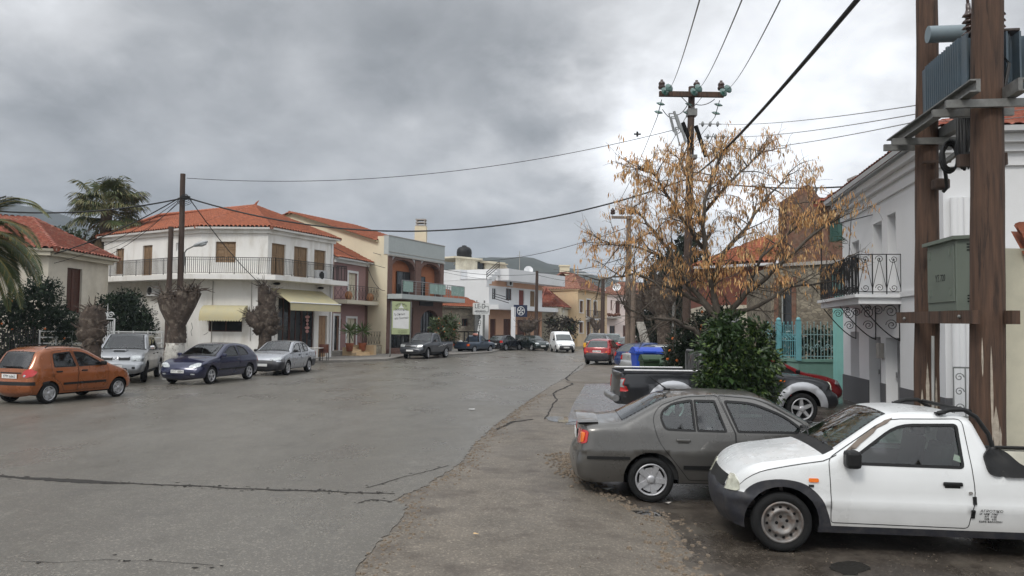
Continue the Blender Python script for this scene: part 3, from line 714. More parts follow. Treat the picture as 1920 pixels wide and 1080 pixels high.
# ---- dark blue three-door hatchback
P_navy = paint('navy', (.008, .011, .045), .3, .22, .25)
HAT3 = dict(crease=(.7,), L=4.1, W=1.71, H=1.43, belt=.94, sill=.25, hoodline=(2.85, 3.8, .05), axles=(.72, 3.33), rw=.305, ra=.37, tum=.4, rr=.1, znose=.62, ztail=.85,
    top=[(.14, .24, 0, 'bumper'), (.03, .30, .04, 'bumper'), (0, .5, .06, 'bumper'), (.03, .66, .02, 'tail'), (.09, .95, .05, 'rw'), (.58, 1.33, .12, 'roof'), (1.2, 1.42, .3, 'roof'), (1.7, 1.43, .3, 'roof'), (2.1, 1.38, .2, 'ws'), (2.88, 1.0, .02, 'cowl'), (2.98, .96, .03, 'hood'), (3.6, .86, .3, 'hood'), (3.92, .74, .12, 'nose'), (4.04, .6, .05, 'bumper'), (4.1, .48, .06, 'bumper'), (4.07, .28, .06, 'bumper'), (3.98, .21, .04, 'bumper')],
    doors=[dict(poly=[(1.52, .30, .03), (1.44, .93, .05), (1.6, 1.39, .1), (2.08, 1.35, .14), (2.68, 1.03, .1), (2.8, .9, .05), (2.84, .6, .1), (2.8, .30, .03)], handle=(1.62, .84), win=[[(1.54, .96, .03), (1.64, 1.33, .05), (2.02, 1.30, .14), (2.52, 1.05, .08), (2.64, .96, .03)]])],
    wins=[[(.78, 1.0, .08), (.98, 1.24, .12), (1.3, 1.32, .06), (1.5, 1.33, .03), (1.42, .96, .03)]],
    mirror=(2.66, .98), cabin=(.6, 2.85), seats=[1.85, 1.05])
FL_ = [[(.36, .60, .04), (.40, .68, .05), (.60, .765, .05), (.76, .755, .05), (.765, .66, .05), (.6, .60, .03)]]
ast = car(dict(HAT3, name='hatchback_car', label='dark blue three-door hatchback parked between the silver pickup and silver saloon', paint=P_navy, step=.07, h=.12, head=FL_, tail=[[(.66, .7, .03), (.64, .92, .03), (.78, .92, .03), (.82, .7, .03)]], front_plate=(.47, 0, 'MYT 8884'), handlem=P_navy,
    patch=[([(-.34, .625, .02), (-.36, .70, .02), (.36, .70, .02), (.34, .625, .02)], M_black, 'grille', 'front'), ([(-.62, .36, .01), (-.62, .40, .01), (-.48, .40, .01), (-.48, .36, .01)], M_lamp, 'fog_light', 'front'), ([(.48, .36, .01), (.48, .40, .01), (.62, .40, .01), (.62, .36, .01)], M_lamp, 'fog_light', 'front'), ([(-.5, .26, .02), (-.5, .33, .02), (.5, .33, .02), (.5, .26, .02)], M_black, 'lower_grille', 'front'),
           ([(-.055, .645, .02), (-.055, .695, .02), (.055, .695, .02), (.055, .645, .02)], M_chrome, 'emblem', 'front')],
    sidepatch=[([(.95, .47, .01), (.95, .53, .01), (2.9, .53, .01), (2.9, .47, .01)], M_black, 'door_moulding')], mirm=P_navy))
place(ast, 'fl', G(397, 720), hdg(G(470, 711.5), G(397, 720))+.02)

# ---- silver saloon
P_sil = paint('silver', (.32, .33, .35), .6, .3, .25)
cor = car(dict(SED, name='saloon_car', label='silver saloon with black bumper parked in front of the white corner building', paint=P_sil, bumper=M_bump, step=.08, h=.14,
    head=[([(.36, .63, .03), (.36, .72, .05), (.6, .775, .03), (.76, .76, .03), (.765, .67, .03)], None)], tail=[[(.5, .74, .02), (.5, .92, .02), (.8, .92, .03), (.82, .76, .04)]], front_plate=(.45, 0, ''),
    patch=[([(-.33, .63, .02), (-.36, .72, .02), (.36, .72, .02), (.33, .63, .02)], M_black, 'grille', 'front')], sidepatch=[([(1.4, .48, .01), (1.4, .52, .01), (3.1, .52, .01), (3.1, .48, .01)], P_sil, 'door_moulding')],
    trim=[([(4.6, .1, 0), (4.6, .58, 0), (4.2, .58, 0), (3.99, .58, 0), (3.99, .1, 0)], 2), ([(-.1, .1, 0), (-.1, .58, 0), (.68, .58, 0), (.68, .1, 0)], 2)]))
place(cor, 'fl', G(540, 703), hdg(G(584, 697), G(540, 703))+.05)

# ---- pickups
PICK = dict(crease=(.86,), L=5.0, W=1.8, H=1.72, belt=1.1, sill=.42, hoodline=(3.45, 4.6, .05), axles=(1.15, 4.05), rw=.36, ra=.44, tum=.3, rr=.09, znose=.8, ztail=.6, bedx=1.98, cf=(.14, .35),
    top=[(.06, .42, 0, 'bumper'), (0, .5, .02, 'bumper'), (0, .62, .01, 'tail'), (.04, 1.10, .02, 'open'), (1.98, 1.10, .01, 'wall'), (2.05, 1.6, .08, 'roof'), (2.4, 1.72, .15, 'roof'), (2.9, 1.71, .2, 'ws'), (3.45, 1.17, .02, 'cowl'), (3.55, 1.13, .03, 'hood'), (4.4, 1.05, .2, 'hood'), (4.78, .95, .12, 'nose'), (4.86, .72, .04, 'bumper'), (4.98, .66, .05, 'bumper'), (5.0, .5, .05, 'bumper'), (4.9, .34, .06, 'bumper')],
    doors=[dict(poly=[(2.2, .44, .03), (2.2, 1.1, .04), (2.24, 1.62, .06), (2.85, 1.63, .12), (3.38, 1.14, .06), (3.5, .95, .05), (3.5, .5, .05), (3.42, .44, .03)], handle=(2.36, .98), win=[[(2.3, 1.13, .04), (2.31, 1.57, .06), (2.8, 1.58, .12), (3.22, 1.16, .04)]])],
    mirror=(3.2, 1.18), mirs=1.3, cabin=(2.08, 3.45), seats=[2.75])
P_pick = paint('dark_grey', (.03, .033, .04), .3, .35, .3)
hil = car(dict(PICK, name='pickup_truck', label='dark blue-grey pickup with a driver at the open window, turning out of the junction', cat='pickup truck', paint=P_pick, bumper=P_pick, step=.1, h=.16, steer=.25,
    head=[[(.45, .78, .02), (.45, .93, .02), (.80, .93, .02), (.81, .78, .02)]], tail=[[(.76, .7, .02), (.76, .98, .02), (.86, .98, .02), (.86, .7, .02)]], front_plate=(.56, 0, ''),
    patch=[([(-.42, .79, .02), (-.42, .92, .02), (.42, .92, .02), (.42, .79, .02)], M_black, 'grille', 'front'), ([(-.4, .845, .01), (-.4, .87, .01), (.4, .87, .01), (.4, .845, .01)], M_chrome, 'grille_bar', 'front')],
    sidepatch=[([(1.0, 1.0, 0), (1.6, .9, 0), (1.75, .97, 0), (1.9, .86, 0), (2.1, .9, 0), (2.6, .76, 0), (2.1, .84, 0), (1.9, .80, 0), (1.75, .90, 0), (1.6, .84, 0)], mat('decal_silver', (.4, .4, .4), .4), 'side_stripe')]))
HB = hil
place(hil, 'fl', G(803, 673), hdg(G(845, 669.5), G(803, 673))-.03)
P_nav = paint('silver_pickup', (.30, .31, .32), .55, .34, .3)
NAV = dict(PICK, L=5.1, H=1.74, bedx=1.5, axles=(1.2, 4.18),
    top=[(.06, .42, 0, 'bumper'), (0, .5, .02, 'bumper'), (0, .62, .01, 'tail'), (.04, 1.14, .02, 'open'), (1.45, 1.14, .01, 'wall'), (1.55, 1.62, .08, 'roof'), (1.9, 1.74, .15, 'roof'), (2.95, 1.72, .2, 'ws'), (3.62, 1.19, .02, 'cowl'), (3.72, 1.15, .03, 'hood'), (4.5, 1.07, .2, 'hood'), (4.85, .98, .1, 'nose'), (4.93, .76, .04, 'bumper'), (5.05, .70, .06, 'bumper'), (5.1, .5, .06, 'bumper'), (5.0, .36, .06, 'bumper')],
    doors=[dict(poly=[(1.72, .46, .03), (1.68, 1.1, .04), (1.75, 1.62, .06), (2.4, 1.66, .03), (2.52, 1.1, .02), (2.52, .46, .03)], handle=(1.9, 1.0), win=[[(1.8, 1.13, .04), (1.82, 1.57, .06), (2.35, 1.6, .03), (2.46, 1.13, .03)]]),
           dict(poly=[(2.54, .46, .03), (2.54, 1.1, .02), (2.42, 1.66, .03), (2.95, 1.62, .12), (3.5, 1.16, .06), (3.6, .95, .05), (3.6, .5, .05), (3.5, .46, .03)], handle=(2.72, 1.0), win=[[(2.58, 1.13, .03), (2.48, 1.6, .03), (2.9, 1.58, .1), (3.34, 1.17, .05)]])], mirror=(3.36, 1.2), cabin=(1.6, 3.6), seats=[2.75, 2.0], flare=[(1.2, .05, .47), (4.18, .05, .47)])
nav = car(dict(NAV, name='pickup_truck', label='silver pickup with chrome grille facing the road, behind the orange hatchback', cat='pickup truck', paint=P_nav, step=.08, h=.14, steer=.25, head=[([(.5, .80, .03), (.5, .98, .03), (.78, .98, .05), (.84, .86, .03), (.8, .79, .03)], None)], tail=[[(.76, .7, .02), (.76, .98, .02), (.86, .98, .02), (.86, .7, .02)]], mirm=M_chrome, front_plate=(.60, .0, ''),
    patch=[([(-.46, .82, .02), (-.46, .95, .02), (-.1, .95, .02), (-.1, .82, .02)], M_black, 'grille', 'front'), ([(.1, .82, .02), (.1, .95, .02), (.46, .95, .02), (.46, .82, .02)], M_black, 'grille', 'front'), ([(-.07, .84, .04), (-.07, .94, .04), (.07, .94, .04), (.07, .84, .04)], M_chrome, 'emblem', 'front'), ([(-.4, .48, .02), (-.4, .56, .02), (.4, .56, .02), (.4, .48, .02)], M_black, 'lower_grille', 'front'), ([(.55, .52, .03), (.55, .60, .03), (.66, .60, .03), (.66, .52, .03)], M_black, 'fog_light', 'front'), ([(-.66, .52, .03), (-.66, .60, .03), (-.55, .60, .03), (-.55, .52, .03)], M_black, 'fog_light', 'front')]))
sc = MB(); sc.box(nav[3] @ V((4.1, 0, 1.15)), (.5, .45, .06), 0, bev=.025); sc.build('bonnet_scoop', [P_nav], nav[0]); s2 = MB(); s2.box(nav[3] @ V((4.36, 0, 1.145)), (.03, .36, .035)); s2.build('scoop_opening', M_dark, nav[0])
place(nav, 'fl', G(274, 716.5), -math.pi/2+.27)
P_blk = paint('black_pickup', (.014, .015, .018), .25, .4, .55)
M_flr = mat('silver_flare', (.45, .46, .48), .35, .3, var=.06)
blk = car(dict(NAV, bedx=1.92, doors=NAV['doors'][1:], cabin=(2.1, 3.6), seats=[2.85], top=NAV['top'][:3]+[(.04, 1.14, .02, 'open'), (1.9, 1.14, .01, 'wall'), (2.0, 1.62, .08, 'roof'), (2.3, 1.74, .15, 'roof')]+NAV['top'][7:], name='pickup_truck', label='black pickup with silver wheel arches behind the grey saloon, green shrub in front of it', cat='pickup truck', paint=P_blk, bumper=M_bump, xmats=[M_flr], step=.08, h=.14, flare=[(1.2, .06, .5), (4.18, .06, .5)],
    trim=[([(xc+.62*math.cos(a), .36+.62*math.sin(a), 0) for a in [math.pi*i/16 for i in range(17)]], 4) for xc in (1.2, 4.18)],
    head=[([(.56, .80, .03), (.56, .98, .03), (.78, .98, .05), (.85, .86, .03), (.82, .79, .03)], None)], headm=M_lampy, tail=[([(.80, .72, .02), (.80, 1.02, .02), (.87, 1.02, .02), (.88, .72, .02)], [([(.805, .82), (.805, 1.0), (.865, 1.0), (.865, .82)], 2)])],
    sidepatch=[([(3.78, .98, .02), (3.78, 1.02, .02), (3.62, 1.02, .02), (3.62, .98, .02)], M_amber, 'side_repeater')], patch=[([(-.46, .82, .02), (-.46, .95, .02), (.46, .95, .02), (.46, .82, .02)], M_black, 'grille', 'front')]))
b3 = MB(); px = -2.55
for sg in (1, -1): b3.box((px+.97, sg*.83, .86), (1.8, .05, .55)); b3.box((px+.97, sg*.84, 1.15), (1.84, .08, .03))
b3.box((px+.97, 0, .6), (1.8, 1.6, .05)); b3.box((px+.06, 0, .88), (.06, 1.56, .5)); b3.build('cargo_bed', M_bump, blk[0])
for sg in (1, -1): b4 = MB(); b4.tube([(px+.1, sg*.78, 1.2), (px+1.8, sg*.78, 1.2)], .022, 6); b4.build('bed_rail', mat('white_rail', g3(.7), .4), blk[0])
b5 = MB(); b5.tube([(px+1.88, -.7, 1.1), (px+1.88, -.7, 1.56), (px+1.88, -.62, 1.64), (px+1.88, .62, 1.64), (px+1.88, .7, 1.56), (px+1.88, .7, 1.1)], .03, 8)
for i in range(7): b5.bar((px+1.88, -.5+i/6, 1.12), (px+1.88, -.5+i/6, 1.63), .015)
b5.build('cab_guard', mat('grey_guard', g3(.12), .5), blk[0])
b6 = MB(); b6.tube([(px-.09, -.8, .56), (px-.12, -.5, .56), (px-.12, .5, .56), (px-.09, .8, .56)], .08, 8); b6.build('rear_bumper', mat('chrome_worn', g3(.35), .35, .8, var=.3, scale=8), blk[0])
place(blk, 'fr', G(1505, 797), .015)
for c_, z0_ in ((hil, .62), (nav, .6)):
    b3 = MB(); bx = 1.95 if c_ is hil else 1.42; L_ = c_[2].L
    for sg in (1, -1): b3.box((bx/2-L_/2, sg*.83, .86), (bx-.1, .05, .48)); b3.box((bx/2-L_/2, sg*.85, 1.115), (bx-.04, .08, .03))
    b3.box((bx/2-L_/2, 0, .62), (bx-.1, 1.62, .05)); o = b3.build('cargo_bed', M_bump, c_[0], local=True)

# ---- others, along the street
def simple(base, name, label, p, wheel, pt, ang, cat='car', **k):
    d = dict(base, name=name, label=label, cat=cat, paint=p, det=0, step=.12, **k); c = car(d); place(c, wheel, pt, ang); return c
HEAD = [[(.38, .62, .03), (.38, .74, .05), (.70, .76, .03), (.745, .65, .03)]]
TAIL5 = [[(.52, .72, .03), (.52, .93, .03), (.76, .93, .03), (.82, .74, .03)]]
GR = [([(-.34, .62, .02), (-.36, .71, .02), (.36, .71, .02), (.34, .62, .02)], M_black, 'grille', 'front')]
BASE5 = dict(HAT3); BASE5['wins'] = []
BASE5['doors'] = [dict(poly=[(1.35, .30, .03), (1.0, .70, .1), (.92, .95, .05), (1.05, 1.33, .1), (1.62, 1.40, .03), (1.72, .95, .03), (1.72, .30, .03)], handle=(1.2, .85), win=[[(1.0, .97, .05), (1.1, 1.28, .1), (1.58, 1.34, .03), (1.67, .96, .03)]]),
    dict(poly=[(1.74, .30, .03), (1.74, .95, .03), (1.64, 1.40, .03), (2.08, 1.35, .14), (2.68, 1.03, .1), (2.8, .9, .05), (2.84, .6, .1), (2.8, .30, .03)], handle=(1.9, .85), win=[[(1.76, .96, .03), (1.68, 1.34, .03), (2.02, 1.30, .14), (2.52, 1.05, .08), (2.64, .96, .03)]])]
P_red = paint('red', (.29, .012, .014), .2, .3, .2)
YAR = dict(BASE5, L=4.1, H=1.43)
def scaled(b, L, H, W):
    fx, fz = L/b['L'], H/b['H']; q = dict(b); q['L'] = L; q['H'] = H; q['W'] = W
    sc2 = lambda ps: [(p[0]*fx, p[1]*fz)+tuple(p[2:]) for p in ps]
    q['top'] = sc2(b['top']); q['axles'] = tuple(a*fx for a in b['axles']); q['belt'] = b['belt']*fz
    q['doors'] = [dict(poly=sc2(d['poly']), win=[sc2(w) for w in d['win']], handle=(d['handle'][0]*fx, d['handle'][1]*fz)) for d in b.get('doors', [])]
    q['wins'] = [sc2(w) for w in b.get('wins', [])]; q['mirror'] = (b['mirror'][0]*fx, b['mirror'][1]*fz); q['cabin'] = tuple(a*fx for a in b['cabin']); q['seats'] = [a*fx for a in b['seats']]
    return q
yb = scaled(BASE5, 3.65, 1.52, 1.66)
yar = simple(yb, 'hatchback_car', 'red hatchback with lit tail lights and dark grey bumper driving away up the street', P_red, 'rr', G(1148, 684), math.pi/2-.34, bumper=M_bump, tail=[([(.50, .72, .03), (.54, .80, .03), (.72, .98, .03), (.80, .96, .03), (.80, .72, .03)], [([(.52, .73), (.54, .79), (.62, .79), (.62, .73)], 1)])], head=HEAD, rear_plate=(.80, 0, 'YMT 7490'), trim=[([(-.1, .1, 0), (-.1, .62, 0), (.38, .62, .05), (.38, .1, 0)], 2)])
P_van = mat('paint_van_white', (.72, .73, .73), .35, var=.05, coat=.4)
VAN = dict(L=4.2, W=1.68, H=1.82, belt=1.02, sill=.28, axles=(.85, 3.4), rw=.3, ra=.37, tum=.12, rr=.07, znose=.66, ztail=1.5, cr=(.03, .1),
    top=[(.1, .26, 0, 'bumper'), (0, .34, .03, 'bumper'), (0, .6, .02, 'tail'), (.03, 1.75, .08, 'roof'), (.3, 1.82, .1, 'roof'), (1.9, 1.82, .06, 'roof'), (2.15, 1.62, .08, 'roof'), (2.4, 1.56, .1, 'ws'), (3.1, 1.08, .02, 'cowl'), (3.2, 1.03, .03, 'hood'), (3.75, .88, .2, 'hood'), (4.05, .74, .1, 'nose'), (4.15, .6, .05, 'bumper'), (4.2, .46, .06, 'bumper'), (4.15, .28, .06, 'bumper')],
    doors=[dict(poly=[(1.9, .32, .03), (1.9, 1.0, .03), (1.95, 1.55, .06), (2.35, 1.5, .1), (2.98, 1.07, .06), (3.02, .5, .1), (2.95, .32, .03)], handle=(2.05, .92), win=[[(2.0, 1.04, .03), (2.02, 1.48, .05), (2.32, 1.45, .1), (2.84, 1.08, .05)]])], mirror=(2.82, 1.08), mirs=1.2, cabin=(2, 3.1), seats=[2.3])
van = simple(VAN, 'delivery_van', 'white high-roofed delivery van facing the camera in the middle of the street', P_van, 'fl', G(1076, 661), -math.pi/2+.12, 'van', bumper=M_bump, head=HEAD, tail=[[(.74, .7, .02), (.74, 1.1, .02), (.83, 1.1, .02), (.84, .7, .02)]], front_plate=(.46, 0, 'MTY 5770'), patch=GR)
P_gn = paint('dark_green', (.012, .022, .022), .3, .3, .3); P_bk = paint('black_car', (.008, .009, .014), .3, .25, .2); P_bg = paint('slate_blue', (.035, .055, .085), .3, .35, .3); P_dg = paint('deep_green', (.008, .05, .035), .3, .35, .2)
golf = simple(BASE5, 'hatchback_car', 'black hatchback with red tail lights parked under the post with vertical lettering', P_bk, 'rr', G(949, 657.5), math.pi/2-.5, tail=TAIL5, head=HEAD, rear_plate=(.60, 0, ''))
peu = simple(scaled(SED, 4.1, 1.42, 1.68), 'saloon_car', 'dark green saloon facing the camera just left of the white van', P_gn, 'fl', G(1025, 657.5), -math.pi/2+.45, head=HEAD, tail=TAIL5, front_plate=(.45, 0, ''), patch=GR)
dk2 = simple(BASE5, 'hatchback_car', 'dark hatchback half hidden between the black hatchback and the dark green saloon', P_bk, 'fl', G(996, 654), -math.pi/2+.45, head=HEAD, tail=TAIL5, patch=GR)
rd2 = simple(BASE5, 'hatchback_car', 'red hatchback mostly hidden behind the white van', P_red, 'fl', G(1052, 649), -math.pi/2+.5, head=HEAD, tail=TAIL5)
suv = scaled(BASE5, 4.2, 1.8, 1.78)
P_sg = paint('dark_olive', (.022, .024, .022), .2, .45, .3)
sv1 = simple(suv, 'off_road_car', 'tall dark grey off-roader with yellow lamp, half hidden behind the red hatchback', P_sg, 'rr', G(1140, 672), math.pi/2-.25, tail=TAIL5, head=HEAD)
sv2 = simple(scaled(BASE5, 4.2, 1.7, 1.76), 'off_road_car', 'dark green off-roader to the right of the red hatchback', P_dg, 'rr', G(1166, 661), math.pi/2-.12, tail=[[(.62, .95, .03), (.62, 1.2, .03), (.78, 1.2, .03), (.8, .95, .03)]], head=HEAD)
yl = MB(); yl.box(sv1[3] @ V((-.02, .72, .95)), (.06, .2, .34), bev=.03); yl.build('yellow_lamp', mat('yellow_lamp', (.7, .35, .02), .4), sv1[0], local=True)
# parked on the right verge, far
P_bl = paint('mid_blue', (.02, .05, .17), .3, .3, .15); P_sv2 = paint('pale_silver', (.45, .46, .46), .5, .3, .25)
bl = simple(BASE5, 'hatchback_car', 'blue hatchback on the right verge behind the silver estate car', P_bl, 'rr', P(1200, 664, 41), .35, tail=TAIL5, head=HEAD)
se = simple(SED, 'saloon_car', 'pale silver saloon on the right verge, just behind the blue wheelie bin', P_sv2, 'rr', P(1226, 672, 36), .3, tail=TAIL5, head=HEAD)
dk3 = simple(BASE5, 'hatchback_car', 'dark red hatchback far up the right verge beyond the blue hatchback', paint('maroon', (.09, .01, .015), .3, .3), 'rr', P(1200, 655, 62), .9, tail=TAIL5, head=HEAD)
dk4 = simple(BASE5, 'hatchback_car', 'dark grey-green hatchback far up the right verge beside the wooden poles', P_gn, 'rr', P(1190, 655, 70), 1.3, tail=TAIL5, head=HEAD)
# red car by the teal fence
rc = simple(scaled(HAT3, 4.0, 1.38, 1.64), 'hatchback_car', 'red hatchback with black bumper parked beneath the teal fence, beyond the black pickup', P_red, 'fr', P(1536, 745, 22.9), -.02, bumper=M_bump, head=[[(.45, .62, .02), (.45, .74, .02), (.76, .74, .02), (.78, .62, .02)]], tail=TAIL5, patch=GR)
# old blue pickup with its tail open and a hoop over the bed
ob = dict(PICK, L=4.3, W=1.6, H=1.45, belt=.95, sill=.34, bedx=1.7, axles=(.95, 3.35), rw=.29, ra=.35, znose=.62, ztail=.5,
    top=[(.06, .36, 0, 'bumper'), (0, .45, .02, 'bumper'), (0, .55, .01, 'tail'), (.04, .92, .02, 'open'), (1.68, .92, .01, 'wall'), (1.85, 1.35, .08, 'roof'), (2.1, 1.45, .15, 'roof'), (2.4, 1.44, .2, 'ws'), (2.95, 1.0, .02, 'cowl'), (3.05, .96, .03, 'hood'), (3.9, .84, .2, 'hood'), (4.15, .78, .1, 'nose'), (4.22, .6, .04, 'bumper'), (4.3, .52, .05, 'bumper'), (4.25, .36, .05, 'bumper')],
    doors=[dict(poly=[(1.95, .38, .03), (1.92, .95, .04), (2.0, 1.38, .06), (2.35, 1.37, .12), (2.9, .98, .06), (3.0, .8, .05), (2.95, .38, .03)], handle=(2.1, .85), win=[[(2.0, .97, .04), (2.06, 1.33, .06), (2.3, 1.33, .12), (2.75, 1.0, .04)]])], mirror=(2.72, 1.0), cabin=(1.9, 2.95), seats=[2.3])
old = simple(ob, 'pickup_truck', 'old blue pickup seen from behind with a black hoop over its open bed', P_bg, 'rr', G(890, 662), math.pi/2-.55, 'pickup truck', tail=[([(.62, .58, .02), (.62, .76, .02), (.78, .76, .02), (.78, .58, .02)], [([(.7, .6), (.7, .74), (.77, .74), (.77, .6)], 1)])], head=HEAD)
hp = MB()
for xx in (-2.1, -.6): hp.bar((xx, -.72, .9), (xx, -.72, 1.75), .07); hp.bar((xx, .72, .9), (xx, .72, 1.75), .07); hp.bar((xx, -.75, 1.75), (xx, .75, 1.75), .09)
for sg in (1, -1): hp.bar((-2.1, sg*.72, 1.75), (-.6, sg*.72, 1.75), .07)
hp.build('bed_hoop', M_black, old[0], local=True)
lo = MB(); lo.box((-1.3, 0, .55), (1.4, 1.4, .06)); lo.box((-.5, 0, .75), (.05, 1.45, .4)); lo.box((-1.3, .72, .75), (1.6, .05, .4)); lo.box((-1.3, -.72, .75), (1.6, .05, .4)); lo.build('cargo_bed', M_bump, old[0], local=True)
om = Matrix.Translation(old[0].location) @ Matrix.Rotation(old[0].rotation_euler.z, 4, 'Z')
def on(c, p): return (Matrix.Translation(c[0].location) @ Matrix.Rotation(c[0].rotation_euler.z, 4, 'Z')) @ V(p)
sk = MB(); sk.ball(on(old, (-1.8, .25, .82)), .22, .2, .24, 10); top(sk.build('cargo_sack', mat('sack_white', (.6, .59, .55), .8)), 'off-white sack in the open bed of the old blue pickup', 'sack')
bk = MB(); bk.lathe([(.001, 0), (.16, 0), (.19, .34), (.2, .36), (.17, .35), (.14, .05), (.001, .05)], 14, 0, Matrix.Translation(on(old, (-1.75, -.3, .59)))); top(bk.build('bucket', mat('bucket_cream', (.5, .48, .4), .5)), 'cream bucket in the open bed of the old blue pickup', 'bucket')
ht = MB(); c_ = on(old, (-.15, -.1, 1.5)); ht.ball(c_, .26, .2, .12, 12); top(ht.build('cloth_bundle', mat('pink_cloth', (.55, .25, .2), .8)), 'pink cloth bundle lying on the roof of the old blue pickup', 'bundle')
# ---------------------------------------------------------------- buildings
M_plw = mat('plaster_white', (.74, .725, .69), .85, var=.05, scale=.8, stretch=(1.3, 1.3, .4), col2=(.44, .40, .33), c2scale=.9, c2amt=.6, thr=(.5, .72), bump=.15, bscale=30)
M_plw2 = mat('plaster_clean_white', (.69, .695, .70), .85, var=.03, scale=.6, bump=.12, bscale=30, col2=(.58, .57, .54), c2scale=.5, c2amt=.35, thr=(.52, .75))
M_cream = mat('plaster_cream', (.67, .60, .44), .85, var=.06, scale=.6, col2=(.45, .38, .26), c2scale=.5, c2amt=.4, thr=(.5, .75), bump=.1, bscale=25)
M_yel = mat('plaster_yellow', (.62, .46, .28), .85, var=.06, scale=.5, col2=(.45, .34, .22), c2scale=.4, c2amt=.35)
M_ivory = mat('plaster_ivory', (.57, .52, .41), .85, var=.06, scale=.5, col2=(.40, .36, .29), c2scale=.5, c2amt=.4)
M_pink = mat('plaster_pale_pink', (.66, .56, .52), .85, var=.05, scale=.5)
M_purp = mat('plaster_mauve', (.30, .185, .18), .85, var=.08, scale=.8)
M_peach = mat('plaster_peach', (.60, .36, .24), .85, var=.06)
M_oran = mat('plaster_terracotta', (.34, .125, .055), .8, var=.1)
M_brst = mat('brown_stone', (.15, .085, .066), .8, var=.25, scale=9, bump=.3)
M_tile = mat('roof_tile_new', (.335, .108, .055), .85, var=.36, scale=5, col2=(.26, .09, .05), c2scale=3, c2amt=.6)
M_tileo = mat('roof_tile_old', (.24, .068, .042), .85, var=.35, scale=6, col2=(.34, .19, .13), c2scale=2.6, c2amt=.7, thr=(.5, .66))
M_tiled = mat('roof_tile_weathered', (.22, .09, .06), .85, var=.3, scale=6, col2=(.36, .2, .13), c2scale=3, c2amt=.7)
M_wood = mat('shutter_wood', (.22, .14, .075), .7, var=.3, scale=5, stretch=(3, 3, .5))
M_wood2 = mat('door_wood', (.30, .19, .11), .65, var=.25, scale=4, stretch=(3, 3, .5))
M_brn = mat('dark_shutter', (.085, .028, .016), .6, var=.2, scale=5)
M_iron = mat('black_iron', g3(.009), .5, var=.2)
M_wiron = mat('white_iron', (.55, .55, .55), .55, var=.15, scale=9)
M_conc = mat('concrete', (.36, .34, .31), .9, var=.15, scale=2, bump=.2)
M_greyw = mat('grey_render', (.40, .43, .42), .8, var=.05)
M_awn = mat('awning_cream', (.48, .435, .28), .8, var=.08, scale=2, col2=(.48, .4, .2), c2scale=2, c2amt=.4)
M_stone = stone('rubble_stone', (.21, .175, .13), (.33, .29, .22), (.15, .125, .1), 3.0)
M_stone2 = stone('old_stone', (.15, .127, .095), (.27, .235, .175), (.19, .165, .13), 5.2, .8)
M_brick = mat('old_brick', (.16, .08, .053), .9, var=.4, scale=7, col2=(.17, .13, .095), c2scale=2.5, c2amt=.6, bump=.5, bscale=20)
M_redw = mat('red_brown_wall', (.19, .065, .042), .85, var=.18, scale=3)
class Face:
    def __init__(s, p0, p1):
        s.a = V((p0[0], p0[1], 0)); s.b = V((p1[0], p1[1], 0)); s.L = (s.b-s.a).length; s.d = (s.b-s.a)/s.L; s.n = V((s.d.y, -s.d.x, 0))
        s.m = Matrix((s.d, (0, 0, 1), s.n)).transposed().to_4x4(); s.m.translation = s.a      # local (s, z, off); right-handed up to sign
    def pt(s, x, z, o=0): return s.a+s.d*x+s.n*o+V((0, 0, z))
    def sz(s, u, v, o=0):
        d = ray(u, v); t = ((s.a+s.n*o)-EYE).dot(s.n)/d.dot(s.n); p = EYE+d*t
        return (p-s.a).dot(s.d), p.z
    def bx(s, u0, v0, u1, v1, o=0):
        vm = (v0+v1)/2; um = (u0+u1)/2
        return s.sz(u0, vm, o)[0], s.sz(u1, vm, o)[0], s.sz(um, v1, o)[1], s.sz(um, v0, o)[1]
def fbox(mb, f, s0, s1, z0, z1, o0, o1, m=0):
    c = f.pt((s0+s1)/2, (z0+z1)/2, (o0+o1)/2); mb.box(c, (abs(s1-s0), abs(o1-o0), abs(z1-z0)), m, rz=math.atan2(f.d.y, f.d.x))
def rect(s0, s1, z0, z1): return [(s0, z0), (s1, z0), (s1, z1), (s0, z1)]
def arch(s0, s1, z0, zs, rise, n=10):
    c = (s0+s1)/2; h = (s1-s0)/2
    return [(s0, z0), (s1, z0)]+[(c+h*math.cos(math.pi*i/n), zs+rise*math.sin(math.pi*i/n)) for i in range(n+1)]
def wall(mb, f, outline, holes=(), m=0, depth=.16, off=0, mrev=None):
    vs, ts = cdt([outline]+list(holes)); mrev = m if mrev is None else mrev
    keep = []
    for t in ts:
        c = (sum(vs[i][0] for i in t)/3, sum(vs[i][1] for i in t)/3)
        if inside(c, outline) and not any(inside(c, h) for h in holes): keep.append(t)
    mb.add([f.pt(v[0], v[1], off) for v in vs], keep, m)
    for h in holes:
        k = len(h); mb.add([f.pt(p[0], p[1], off) for p in h]+[f.pt(p[0], p[1], off-depth) for p in h], [(i, k+i, k+(i+1) % k, (i+1) % k) for i in range(k)], mrev)
